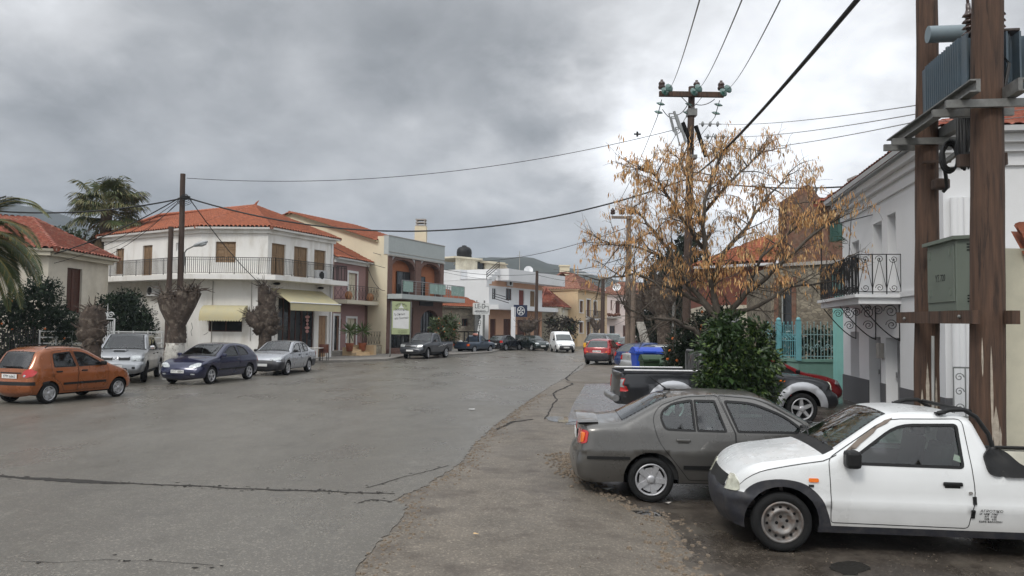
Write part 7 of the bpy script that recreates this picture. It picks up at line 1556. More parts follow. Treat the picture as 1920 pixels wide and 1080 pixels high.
for sx_ in (-1, 1):
    for sy in (-1, 1): q.bar(p+V((sx_*.34, sy*.34, 0)), p+V((sx_*.34, sy*.34, .7)), .03)
q.build('leg_frame', M_iron, tb_)
# ---------------------------------------------------------------- the driver of the dark pickup
Mw = lambda p: on(HB, p)
M_skin = mat('skin', (.38, .21, .15), .55, var=.06); M_shirt = mat('grey_shirt', (.11, .12, .13), .9, var=.15)
hd = empty('person', Mw((.25, .45, .75)), 'driver in a dark shirt and sunglasses with an elbow on the dark pickup window', 'person')
bm = bmesh.new(); sk = {}
jt = [('pel', (.15, .42, .85), .16, None), ('wst', (.12, .42, 1.02), .14, 'pel'), ('chs', (.08, .42, 1.22), .17, 'wst'), ('nck', (.08, .43, 1.38), .065, 'chs'), ('hdb', (.10, .44, 1.44), .075, 'nck'), ('hdm', (.11, .44, 1.52), .095, 'hdb'), ('hdt', (.11, .44, 1.60), .07, 'hdm'),
      ('shl', (.10, .60, 1.30), .08, 'chs'), ('ell', (.22, .86, 1.16), .052, 'shl'), ('wrl', (.42, .80, 1.17), .036, 'ell'), ('hal', (.50, .76, 1.18), .04, 'wrl'), ('shr', (.10, .25, 1.30), .08, 'chs'), ('elr', (.22, .18, 1.08), .052, 'shr'), ('wrr', (.45, .28, 1.12), .036, 'elr'), ('har', (.53, .30, 1.14), .04, 'wrr'), ('knl', (.55, .5, .85), .08, 'pel'), ('knr', (.55, .3, .85), .08, 'pel')]
me = bpy.data.meshes.new('body'); idx = {j[0]: i for i, j in enumerate(jt)}; me.from_pydata([j[1] for j in jt], [(idx[j[3]], idx[j[0]]) for j in jt if j[3]], []); bo = bpy.data.objects.new('body_tmp', me); COL.objects.link(bo)
md = bo.modifiers.new('skin', 'SKIN'); sv = me.skin_vertices[0].data
for i, j in enumerate(jt): sv[i].radius = (j[2], j[2]); sv[i].use_root = (i == 0)
bo.modifiers.new('sub', 'SUBSURF').levels = 1
dg = bpy.context.evaluated_depsgraph_get(); m2 = bpy.data.meshes.new_from_object(bo.evaluated_get(dg)); bpy.data.objects.remove(bo)
m2.materials.clear(); m2.materials.append(M_shirt); m2.materials.append(M_skin)
for p in m2.polygons:
    c = p.center; p.use_smooth = True; p.material_index = 1 if c.z > 1.37 or c.x > .30 and c.z > 1.0 else 0
m2.transform(Matrix.Translation(-V((.25, .45, .75)))); bo = bpy.data.objects.new('body', m2); COL.objects.link(bo); bo.parent = hd; hd.rotation_euler.z = HB[0].rotation_euler.z
hm = Matrix.Translation(hd.location) @ Matrix.Rotation(hd.rotation_euler.z, 4, 'Z') @ Matrix.Translation(-V((.25, .45, .75)))
q = MB(); q.ball((.085, .44, 1.565), .098, .088, .085, 12); 
for i in range(len(q.v)): q.v[i] = hm @ q.v[i]
q.build('hair', mat('dark_hair', (.02, .015, .012), .7), hd)
q = MB(); q.box((.195, .475, 1.535), (.03, .05, .035), bev=.01); q.box((.195, .405, 1.535), (.03, .05, .035), bev=.01); q.box((.2, .44, 1.54), (.02, .1, .012))
for i in range(len(q.v)): q.v[i] = hm @ q.v[i]
q.build('sunglasses', M_ink, hd)
q = MB(); q.ball((.21, .44, 1.505), .02, .014, .02, 8)
for sy in (.535, .345): q.ball((.10, sy, 1.515), .02, .012, .03, 8)
for k, (hx, hy) in enumerate(((.50, .76), (.53, .30))):
    for j in range(4): q.tube([(hx+.02, hy-.03+.02*j, 1.17+.01*j-.04*k), (hx+.07, hy-.03+.02*j, 1.175-.04*k), (hx+.085, hy-.03+.02*j, 1.14-.04*k)], [.011, .010, .008], 6)
    q.tube([(hx-.01, hy-.035, 1.17-.04*k), (hx+.03, hy-.06, 1.18-.04*k), (hx+.05, hy-.055, 1.16-.04*k)], [.013, .011, .009], 6)
for i in range(len(q.v)): q.v[i] = hm @ q.v[i]
q.build('face_and_fingers', M_skin, hd)
# ---------------------------------------------------------------- vegetation
M_bark = mat('bark_brown', (.10, .075, .055), .9, var=.35, scale=9, bump=.6, stretch=(2, 2, .6)); M_barkg = mat('bark_grey', (.085, .07, .055), .9, var=.3, scale=8, bump=.4, stretch=(2, 2, .6))
M_pod = mat('dry_pod', (.52, .28, .11), .75, var=.45, scale=2.5); M_pod2 = mat('dry_pod_dark', (.33, .17, .055), .8, var=.4, scale=2.5); M_pod3 = mat('dry_pod_pale', (.55, .37, .18), .75, var=.3, scale=2.5)
def leafm(n, c, r=.45): return mat(n, c, r, var=.35, scale=1.6, spec=.4)
M_lf = leafm('citrus_leaf', (.022, .045, .012), .35); M_lf2 = leafm('citrus_leaf_light', (.075, .115, .025), .35); M_lfd = leafm('dark_leaf', (.010, .022, .008), .7); M_lfd2 = leafm('dark_leaf_paler', (.024, .042, .013), .65)  # second tone of each leaf is simply paler, scattered at random
M_orange = mat('orange_fruit', (.55, .13, .015), .5)
def rv(r=R): 
    while 1:
        v = V((r.uniform(-1, 1), r.uniform(-1, 1), r.uniform(-1, 1)))
        if .05 < v.length < 1: return v
def leaf(mb, p, d, up, L, w, m):
    d = d.normalized(); s = d.cross(up); s = s.normalized() if s.length > 1e-4 else V((1, 0, 0)); n = s.cross(d)
    a, b, c = p, p+d*L*.5, p+d*L; k = n*(-w*.25)
    i = len(mb.v); mb.v += [a, b+s*w*.5, c+n*(-L*.12), b-s*w*.5, b+k]; mb.f += [[i, i+1, i+2, i+4], [i, i+4, i+2, i+3]]; mb.m += [m, m]; mb.sm += [False, False]
def foliage(mb, blobs, L, w, dens, clump=.16, per=14, mats=(0, 1), light=.3, droop=.1, r=R):
    for c, rx, ry, rz in blobs:
        for _ in range(int(2.4*dens*(rx*ry+ry*rz+rx*rz)/(L*w)/6)):  # oversized dark inner leaves added to block light through the crown
            q = rv(r)*.88; leaf(mb, V(c)+V((q.x*rx, q.y*ry, q.z*rz)), rv(r), rv(r), L*2.4, w*2.6, mats[0])
        c = V(c); n = int(dens*2.3*(rx*ry+ry*rz+rx*rz)/(L*w)/per+3)
        for _ in range(n):
            q = rv(r); q = q.normalized()*(q.length**.4); o = c+V((q.x*rx, q.y*ry, q.z*rz)); lit = r.random() < light  # some clumps take the paler leaf tone at random
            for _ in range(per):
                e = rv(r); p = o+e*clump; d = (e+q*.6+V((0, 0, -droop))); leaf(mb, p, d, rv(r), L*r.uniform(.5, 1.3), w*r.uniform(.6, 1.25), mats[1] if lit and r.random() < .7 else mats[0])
def branch_path(a, d, L, n, wob, grav=0, r=R):
    p = V(a); d = V(d).normalized(); out = [p.copy()]
    for _ in range(n):
        d = (d+rv(r)*wob+V((0, 0, grav))).normalized(); p = p+d*(L/n); out.append(p.copy())
    return out
# --- the autumn tree
rt = random.Random(21); Yt = 21.0
base = V((X(1352, Yt), Yt, 0)); at = empty('autumn_tree', base, 'leafless tree hung with orange-brown dry pods, in front of the tall power pole', 'tree')
tk = MB(); fork = P(1352, 640, Yt); tk.tube([base, base.lerp(fork, .5)+V((.05, 0, 0)), fork], [.2, .16, .15], 12)
limbs = [([(1352, 640), (1338, 590), (1290, 530), (1255, 470), (1215, 420), (1185, 390)], (0, .4, .9, 1.4, 1.8), .1), ([(1350, 640), (1345, 590), (1335, 540), (1322, 470), (1318, 400), (1335, 330), (1352, 290)], (0, -.1, -.3, -.5, -.4, -.2), .11),
    ([(1354, 640), (1366, 590), (1400, 550), (1450, 505), (1510, 450), (1565, 415)], (0, -.4, -.9, -1.3, -1.6), .1), ([(1350, 650), (1325, 660), (1300, 620), (1262, 598), (1215, 600), (1170, 570)], (0, -.3, -.6, -.9, -1.2), .085),
    ([(1345, 590), (1300, 560), (1250, 535), (1190, 515), (1125, 525)], (.2, .0, -.3, -.6), .07), ([(1335, 540), (1360, 470), (1405, 420), (1440, 370), (1475, 330)], (-.2, .3, .9, 1.3), .075), ([(1366, 590), (1420, 575), (1480, 540), (1540, 530), (1590, 480)], (-.3, .2, .6, .9), .06),
    ([(1322, 470), (1285, 420), (1255, 370), (1230, 330), (1205, 318)], (-.5, -.9, -1.2, -1.4), .06), ([(1318, 400), (1360, 350), (1400, 310), (1430, 285)], (-.4, .1, .6), .05), ([(1290, 530), (1240, 480), (1180, 460), (1130, 455)], (.8, 1.2, 1.6), .05), ([(1400, 550), (1430, 480), (1500, 420), (1530, 360)], (-.8, -.4, .1), .05), ([(1322, 470), (1310, 400), (1290, 340), (1275, 300)], (-.4, .3, .8), .05)]
pods = MB(); twg = MB(); npod = 0
def pod_cluster(p, k):
    for _ in range(k):
        q = p+rv(rt)*.10; d = V((rt.uniform(-.35, .35), rt.uniform(-.35, .35), -1)); L = rt.uniform(.10, .2); leaf(pods, q, d, rv(rt), L, rt.uniform(.022, .04), rt.choice((0, 0, 0, 1, 2, 2)))
for li_, (uv, dy, r0) in enumerate(limbs):
    few = {3: .12, 4: .55, 6: .35}.get(li_, .85)
    pts = []
    for i, (u, v) in enumerate(uv): pts.append(P(u, v, Yt+(0 if i == 0 else dy[min(i-1, len(dy)-1)])))
    fine = []
    for i in range(len(pts)-1):
        for j in range(3): fine.append(pts[i].lerp(pts[i+1], j/3)+(rv(rt)*.05 if i+j else V((0, 0, 0))))
    fine.append(pts[-1]); N = len(fine); tk.tube(fine, [r0*(1-.78*i/(N-1)) for i in range(N)], 9)
    for i in range(int(N*.22), N):
        t = i/(N-1)
        for _ in range(2 if t > .3 else 1):
            o = rv(rt).normalized(); dirn = (fine[min(i+1, N-1)]-fine[max(i-1, 0)]).normalized(); d = dirn*.6+o*.9+V((0, 0, .3)); L = rt.uniform(.6, 1.35)*(1-.35*t)
            b = branch_path(fine[i], d, L, 6, .22, -.03, rt); tk.tube(b, [max(.006, .022*(1-.8*j/6)) for j in range(7)], 5, cap=False)
            for j in range(2, 7):
                for _ in range(2):
                    tw = branch_path(b[j], (b[j]-b[j-1]).normalized()*.5+rv(rt)*1.0+V((0, 0, .15)), rt.uniform(.25, .6), 3, .3, -.12, rt); twg.tube(tw, [.006, .005, .004, .003], 3, cap=False)
                    dens = rt.random()
                    if dens < .82*few:
                        for q in tw[1:]:
                            if rt.random() < .62 and q.z > 3.0+rt.random()*.5: pod_cluster(q, rt.randint(2, 6))
o = tk.build('trunk', M_barkg, at); twg.build('twigs', M_barkg, at); pods.build('crown', [M_pod, M_pod2, M_pod3], at)
# --- citrus shrub in front of the black pickup
rs = random.Random(5); Yb = 15.6; c0 = V((X(1380, Yb), Yb, gz(4, Yb))); sh = empty('citrus_shrub', c0, 'bushy dark green citrus shrub hiding the middle of the black pickup', 'shrub'); q = MB()
foliage(q, [((c0.x+.0, Yb, 1.25), .72, .6, .5), ((c0.x-.25, Yb+.05, 1.75), .48, .45, .5), ((c0.x-.18, Yb, 2.2), .33, .3, .3), ((c0.x+.38, Yb-.1, 1.55), .42, .4, .42), ((c0.x-.4, Yb, 1.1), .35, .4, .35), ((c0.x+.42, Yb, 2.0), .2, .2, .35), ((c0.x+.55, Yb, 1.0), .28, .3, .28)], .10, .045, 3.2, .15, 14, (0, 1), .45, .25, rs); q.build('crown', [M_lf, M_lf2], sh)
q = MB(); q.tube([c0, c0+V((.03, 0, .5)), c0+V((.0, 0, 1.0)), c0+V((-.15, 0, 2.2))], [.05, .045, .03, .01], 8)
for k in range(10): q.tube(branch_path(c0+V((0, 0, .5+.12*k)), rv(rs)+V((0, 0, .5)), .7, 4, .2, 0, rs), [.02, .016, .012, .008, .004], 5)
q.build('trunk', M_bark, sh)
def bushtree(name, label, base, blobs, L=.12, w=.06, dens=2.6, mats=None, light=.25, fruit=0, trunk=(.08, 1.0), seed=1, clump=.2, group=None, cat='tree', per=14):
    r = random.Random(seed); b = V(base); e = empty(name, b, label, cat, group); q = MB(); foliage(q, [(b+V(c), rx, ry, rz) for c, rx, ry, rz in blobs], L, w, dens, clump, per, (0, 1), light, .15, r); q.build('crown', mats or [M_lfd, M_lfd2], e)
    q = MB(); q.tube(branch_path(b-V((0, 0, .1)), (0, 0, 1), trunk[1]+.1, 4, .06, 0, r), [trunk[0]*(1-.08*i) for i in range(5)], 8)
    for c, rx, ry, rz in blobs: q.tube([b+V((0, 0, trunk[1]*.8)), (b+V((0, 0, trunk[1])) + b+V(c))/2+rv(r)*.1, b+V(c)], [trunk[0]*.6, trunk[0]*.4, trunk[0]*.15], 6)
    q.build('trunk', M_bark, e)
    if fruit:
        q = MB()
        for _ in range(fruit): c, rx, ry, rz = r.choice(blobs); d = rv(r).normalized(); d.y = -abs(d.y); q.ball(b+V(c)+V((d.x*rx, d.y*ry, d.z*rz))*1.04, .045, n=8)
        q.build('fruit', M_orange, e)
    return e
bushtree('orange_tree', 'small dark orange tree with a few fruits just left of the citrus shrub', (X(1300, 23), 23, 0), [((0, 0, 1.6), .75, .6, .7), ((.45, .1, 2.1), .55, .5, .6), ((-.35, 0, 1.2), .5, .5, .45), ((.75, .2, 1.5), .5, .5, .6), ((.9, .3, 2.4), .4, .4, .5)], .10, .045, 2.6, None, .3, 14, (.06, .9), 3, .16)
bushtree('orange_tree', 'dark orange tree in front of the small cream house, under the palm fronds', (X(62, 33.6), 33.6, 0), [((0, 0, 2.6), 1.2, 1.0, 1.0), ((-1.1, .2, 2.4), .8, .8, .8), ((1.0, .1, 2.1), .8, .8, .75), ((.3, 0, 3.5), .7, .7, .5), ((1.6, 0, 1.7), .5, .5, .5)], .11, .05, 1.9, None, .12, 5, (.09, 1.5), 11, .2)
bushtree('orange_tree', 'broad dark evergreen tree between the cream house and the white corner building', (X(222, 37.5), 37.5, 0), [((0, 0, 2.4), 1.2, 1.0, 1.0), ((.8, 0, 2.3), .8, 1.0, .85), ((-1.2, .2, 2.1), .8, .9, .7), ((.35, 0, 3.2), .7, .7, .5), ((1.25, 0, 1.9), .45, .6, .55), ((-1.9, 0, 1.9), .55, .6, .55), ((-.5, 0, 3.0), .5, .6, .45)], .12, .055, 1.8, None, .12, 0, (.1, 1.6), 12, .2)
bushtree('garden_shrub', 'leafy shrub with reddish flowers beside the tail of the dark pickup', (X(832, 57), 57, .1), [((0, 0, 1.5), 1.0, .8, .9), ((.5, 0, 2.3), .6, .6, .6), ((-.5, 0, 2.2), .5, .5, .5)], .16, .08, 2.0, [leafm('shrub_leaf', (.05, .075, .025)), leafm('shrub_red', (.16, .09, .05))], .35, 8, (.06, .8), 14, .22, cat='shrub')
bushtree('bay_shrub', 'round dark shrub in front of the low ivory house', (X(1052, 84), 84, 0), [((0, 0, 1.9), 1.6, 1.3, 1.3), ((.9, 0, 2.6), .9, .8, .8), ((-.9, 0, 2.8), .7, .7, .7)], .25, .13, 1.6, [leafm('brown_leaf', (.045, .035, .025)), M_lfd2], .3, 0, (.2, 1), 15, .3, cat='shrub')
M_cyp = leafm('cypress', (.012, .019, .010), .7)
for k, (u, Y, h, rr, lab) in enumerate(((1252, 52, 7.2, 1.5, 'dark evergreen tree behind the pods left of the tall power pole'), (1290, 56, 9.4, 1.6, 'tallest dark evergreen tree directly behind the tall power pole'), (1232, 62, 5.2, 1.4, 'low dark evergreen tree behind the blue roundel sign'))):
    bushtree('evergreen_tree', lab, (X(u, Y), Y, 0), [((0, 0, h*.45), rr, rr*.9, h*.2), ((.5, 0, h*.65), rr*.9, rr*.8, h*.17), ((-.5, 0, h*.75), rr*.7, rr*.7, h*.16), ((0, 0, h*.92), rr*.45, rr*.45, h*.11), ((-.9, 0, h*.3), rr*.7, rr*.7, h*.14)], .26, .13, 1.9, [M_cyp, M_lfd2], .15, 0, (.2, h*.3), 30+k, .3)
for k, (u, Y, w_, h, lab) in enumerate(((140, 62, 4.8, 10.2, 'dull green tree mass left of the fan palm above the cream house roof'), (225, 66, 4.0, 9.4, 'dull green tree right of the fan palm behind the corner building'))):
    bushtree('background_tree', lab, (X(u, Y), Y, 0), [((0, 0, h*.75), w_*.6, 2, h*.2), ((w_*.5, 0, h*.65), w_*.5, 2, h*.2), ((-w_*.5, 0, h*.68), w_*.5, 2, h*.2), ((0, 0, h*.45), w_*.8, 2, h*.25)], .3, .15, 1.4, [leafm('olive_leaf', (.035, .05, .024)), leafm('olive_leaf2', (.055, .07, .035))], .3, 0, (.25, h*.4), 40+k, .4)
# --- pollarded trees
M_poll = mat('pollard_bark', (.062, .045, .034), .95, var=.45, scale=7, bump=.9, bscale=14, col2=(.15, .125, .10), c2scale=3.5, c2amt=.75, thr=(.5, .64)); M_lime2 = mat('lime_wash', (.55, .53, .48), .9, var=.2, scale=5, col2=(.14, .11, .09), c2scale=4, c2amt=.8, thr=(.52, .62), bump=.4)
def pollard(base, h, r0, label, seed, wash=0, lean=(0, 0), knob=1.0, twigs=26, tw=.45, hs=None):
    r = random.Random(seed); b = V(base); e = empty('pollarded_tree', b, label, 'tree', 'pollarded street trees'); ax = V((lean[0], lean[1], h))
    def ring(z, rad_):
        return b+ax*(z/h), rad_
    def tr(z0, z1, mb, n=14, k=20):
        vs = []
        for i in range(k+1):
            z = z0+(z1-z0)*i/k; c = b+ax*(z/h); rr = r0*(1.15-.28*z/h+.22*max(0, 1-z/.5)+(.35 if z > h*.82 else 0)*(z/h-.82)/.18)
            for j in range(n): a = 2*math.pi*j/n; w = .8*rr*(1+.12*math.sin(3*a+z*2.1+seed)+.08*math.sin(7*a-z*5)+r.uniform(-.05, .05)); vs.append(c+V((w*math.cos(a), w*math.sin(a), 0)))
        mb.add(vs, [(i*n+j, i*n+(j+1) % n, (i+1)*n+(j+1) % n, (i+1)*n+j) for i in range(k) for j in range(n)], 0, True); mb.add(vs[-n:], [tuple(range(n))], 0)
    q = MB(); tr(wash if wash else 0, h, q)
    if hs: 
        for c, rr in hs: q.tube([b+ax*.75, b+V(c)*.7+ax*.2, b+V(c)], [r0*.7, rr*1.1, rr], 10)
    q.build('trunk', M_poll, e)
    if wash: q = MB(); tr(-.05, wash, q); q.build('whitewash', M_lime2, e)
    q = MB(); heads = [(c, rr*.72) for c, rr in hs] if hs else [(tuple(ax), r0*1.2)]
    for c, rr in heads:
        cc = b+V(c)
        for _ in range(int(twigs*3)):                   # lumpy stubs
            d = rv(r).normalized(); d.z = abs(d.z)*.8-.25; s_ = rr*r.uniform(.12, .34)*knob; p = cc+d*rr*.75*knob; q.ball(p, s_, s_*.9, s_*r.uniform(.8, 1.8), 6)
        for _ in range(twigs):
            d = rv(r).normalized(); d.z = d.z*.7+.25; p = cc+d*rr*.8*knob; bp = branch_path(p, d, tw*r.uniform(.3, 1.2), 4, .5, 0, r); q.tube(bp, [.026*knob, .02, .016, .012, .006], 5)
    q.build('crown', M_poll, e); return e
pollard((X(170, 26.2), 26.2, 0), 2.2, .38, 'squat knobbly pollarded trunk behind the orange hatchback', 1, 0, (.1, 0), 1.1, 34, .35, [((.05, 0, 2.5), .38), ((-.15, 0, 1.9), .34), ((.25, -.05, 2.0), .3), ((.1, 0, 1.4), .3)])
pollard((X(329, 30.5), 30.5, 0), 2.75, .42, 'thick pollarded trunk with whitewashed base between the silver pickup and the dark blue hatchback', 2, 1.4, (.05, 0), 1.0, 40, .5, [((-.45, 0, 3.2), .3), ((.3, 0, 3.35), .34), ((.75, 0, 3.4), .22), ((-.1, -.1, 3.1), .34)])
pollard((X(497, 41), 41, 0), 2.6, .38, 'broad gnarled pollarded tree in front of the shop awning', 3, .7, (0, 0), 1.0, 44, .5, [((0, 0, 3.1), .5), ((-.75, 0, 2.6), .38), ((.35, 0, 2.6), .45), ((-.3, -.1, 2.1), .45), ((-.15, 0, 4.1), .28), ((.3, 0, 3.7), .25), ((.5, 0, 2.0), .35)])
pollard((X(1221, 49), 49, 0), 3.6, .33, 'leaning pollarded trunk with white base beside the wooden poles on the right verge', 4, 2.6, (-1.0, 0), 1.0, 34, .6, [((-1.15, 0, 4.2), .42), ((-1.5, 0, 3.7), .3), ((-.8, 0, 3.9), .3)])
pollard((X(1252, 38), 38, 0), 3.9, .42, 'thick dark pollarded trunk behind the wheelie bins', 5, .9, (-.4, 0), 1.1, 44, .6, [((-.6, 0, 4.3), .5), ((-1.0, 0, 3.8), .4), ((.1, 0, 4.4), .45), ((-.3, 0, 3.3), .4)])
pollard((X(1118, 88), 88, 0), 2.6, .3, 'distant small pollarded tree in front of the yellow-ochre house door', 6, 0, (0, 0), 1.0, 20, .7, [((-.5, 0, 3.2), .3), ((.6, 0, 3.0), .3), ((0, 0, 2.4), .3)])
pollard((X(990, 76), 76, 0), 2.3, .3, 'small pollarded tree in front of the white flats entrance', 7, .5, (0, 0), 1.0, 30, .8, [((0, 0, 2.6), .6), ((-.6, 0, 2.4), .4), ((.7, 0, 2.7), .4)])
pollard((X(1225, 60), 60, 0), 3.0, .3, 'bare pollarded tree half hidden behind the wooden poles far up the right verge', 8, 0, (0, 0), 1.0, 30, .8, [((0, 0, 3.3), .5), ((-.7, 0, 3.0), .4), ((.5, 0, 2.8), .4)])
# --- palms
bushtree('hedge_shrub', 'dark shrub behind the black spiked fence at the left edge', (X(12, 33.4), 33.4, 0), [((0, 0, 1.0), 1.5, .6, .9), ((1.4, 0, .9), .8, .5, .8)], .12, .06, 1.6, None, .12, 0, (.06, .4), 51, .2, cat='shrub')
M_frond = leafm('palm_frond', (.055, .075, .022), .45); M_frond2 = leafm('palm_frond_yellow', (.15, .13, .035), .5); M_fan = leafm('fan_leaf', (.062, .08, .024), .5); M_fan2 = leafm('fan_leaf_tips', (.14, .13, .05), .5); M_dead = leafm('dead_frond', (.12, .085, .045), .8)
rp = random.Random(9); Yp = 29.0; pb = V((X(-80, Yp), Yp, 0)); pc = V((pb.x, Yp, Z(0, 458, Yp))); pm = empty('feather_palm', pb, 'feather palm whose drooping fronds enter the picture at the left edge', 'palm tree')
q = MB(); q.tube([pb.lerp(pc, i/10) for i in range(11)], [.38-.006*i+(.03 if i % 2 else 0) for i in range(11)], 12); q.build('trunk', M_bark, pm)
for k in range(26):
    a = 2*math.pi*k/26*1.618*4; el = rp.uniform(-.1, 1.25); L = rp.uniform(3.4, 4.3); d = V((math.cos(a)*math.cos(el), math.sin(a)*math.cos(el), math.sin(el))); p = pc.copy(); pts = [p.copy()]; n = 16
    for i in range(n): d = (d+V((0, 0, -.12-.05*(i/n)))).normalized(); p = p+d*(L/n); pts.append(p.copy())
    q = MB(); q.tube(pts, [.045*(1-.85*i/n) for i in range(n+1)], 5, 1, cap=False)
    for i in range(2, n+1):
        t = (pts[i]-pts[i-1]).normalized(); s = t.cross(V((0, 0, 1))); s = s.normalized() if s.length > .05 else V((1, 0, 0)); up = s.cross(t)
        for j in range(4):
            for sg in (1, -1):
                b = pts[i-1].lerp(pts[i], j/4); ll = .74*math.sin(math.pi*min(.97, (i+j/4)/(n+1)*.85+.15))+.09; leaf(q, b, s*sg*.85+t*.75+up*.25+V((0, 0, -.25)), up, ll*rp.uniform(.9, 1.1), .055, 1 if rp.random() < .2 else 0)
    q.build('frond', [M_frond, M_frond2], pm)
Yf = 52.0; fb_ = V((X(185, Yf), Yf, 0)); fc_ = V((X(192, Yf), Yf, Z(192, 392, Yf))); fp = empty('fan_palm', fb_, 'tall fan palm with drooping dead skirt rising behind the cream house roof', 'palm tree'); q = MB(); q.tube([fb_, fb_.lerp(fc_, .5), fc_], [.4, .35, .35], 12); q.build('trunk', M_bark, fp)
for k in range(74):
    dead = k >= 52; a = rp.uniform(0, 2*math.pi); el = rp.uniform(-.4, 1.15) if not dead else rp.uniform(-1.3, -.6); d = V((math.cos(a)*math.cos(el), math.sin(a)*math.cos(el), math.sin(el))); L = rp.uniform(1.15, 1.75); o = fc_+V((0, 0, -.6 if dead else rp.uniform(-.3, .3))); e = o+d*L; q = MB(); q.tube([o, o.lerp(e, .5)+V((0, 0, .06)), e], [.035, .03, .025], 5, 1); s = d.cross(V((0, 0, 1))).normalized() if abs(d.z) < .98 else V((1, 0, 0)); up = s.cross(d)
    n = 34
    for i in range(n):
        t = (i/(n-1)-.5)*(4.2 if not dead else 1.6); dd = d*math.cos(t)+s*math.sin(t)+up*rp.uniform(-.05, .15)+V((0, 0, -.22 if not dead else -.8)); ll = rp.uniform(.85, 1.15)*(1.15-.12*abs(t)); m_ = e+dd.normalized()*ll*.55; leaf(q, e, dd, up, ll*.75, .085, 0); leaf(q, e+dd.normalized()*ll*.65, dd+V((0, 0, -.75)), up, ll*.5, .07, 1 if rp.random() < .6 else 0)
    q.build('dead_frond' if dead else 'frond', [M_dead, M_dead] if dead else [M_fan, M_fan2], fp)
# --- yuccas in pots, mauve house; balcony pots
for k, (u, Y, lab) in enumerate(((656, 53.0, 'spiky yucca in a pot in front of the mauve house door'), (680, 54.6, 'spiky yucca in a pot at the right end of the mauve house terrace'))):
    p = V((X(u, Y), Y, .42)); e = empty('potted_yucca', p, lab, 'potted plant'); q = MB(); q.lathe([(.001, 0), (.2, 0), (.28, .5), (.3, .55), (.24, .52), (.001, .48)], 14, 0, Matrix.Translation(p)); q.build('pot', M_tile, e); q = MB(); q.tube([p+V((0, 0, .5)), p+V((0, 0, 1.3))], .05, 6); q.build('stem', M_bark, e); q = MB()
    for _ in range(70): d = rv(rp).normalized(); d.z = d.z*.8+.35; leaf(q, p+V((0, 0, 1.35)), d, rv(rp), rp.uniform(.6, .95), .07, 0)
    q.build('leaves', [leafm('yucca_leaf', (.07, .11, .03))], e)
for s_, lab in ((1.0, 'left'), (4.2, 'right')):
    p = fM.pt(s_, 3.92, .6); q = MB(); q.lathe([(.001, 0), (.15, 0), (.27, .25), (.24, .48), (.14, .55), (.16, .6), (.001, .58)], 14, 0, Matrix.Translation(p)); top(q.build('clay_jar', mat('clay', (.42, .2, .09), .7)), lab+' of two round clay jars on the mauve house balcony', 'jar')
q = MB(); p = fR.pt(s0 if False else 1.2, 0, 0)
p = fR.pt(fR.sz(1604, 575)[0]+.25, 3.1, .8); bp_ = empty('balcony_plant', p, 'thin feathery plant leaning over the balcony rail of the white house', 'plant'); q = MB(); st_ = [p, p+V((-.05, 0, .7)), p+V((-.1, 0, 1.5)), p+V((0.1, -.05, 1.9))]; q.tube(st_, .012, 5); q.build('stem', M_bark, bp_); q = MB()
for _ in range(26): d = V((rp.uniform(-.3, 1), rp.uniform(-.6, .6), rp.uniform(-.7, .2))); leaf(q, st_[3]+V((rp.uniform(-.2, .35), rp.uniform(-.2, .2), rp.uniform(-.25, .1))), d, rv(rp), rp.uniform(.2, .4), .03, 0)
q.build('leaves', [M_lf], bp_); q = MB(); q.lathe([(.001, 0), (.1, 0), (.13, .22), (.001, .2)], 12, 0, Matrix.Translation(p)); q.build('pot', M_tile, bp_)
for k, (u, lab) in enumerate(((1448, 'rose bush behind the left half of the teal fence'), (1515, 'ivy-like rose bush behind the middle of the teal fence'), (1560, 'rose bush with white blooms behind the right end of the teal fence'))):
    bushtree('rose_bush', lab, (X(u, 29.6), 29.6, .2), [((0, 0, 1.2), .75, .35, .7), ((.4, 0, 1.7), .4, .3, .4)], .11, .06, 1.6, [M_lfd, M_lf], .3, 0, (.03, .5), 60+k, .18, cat='shrub')
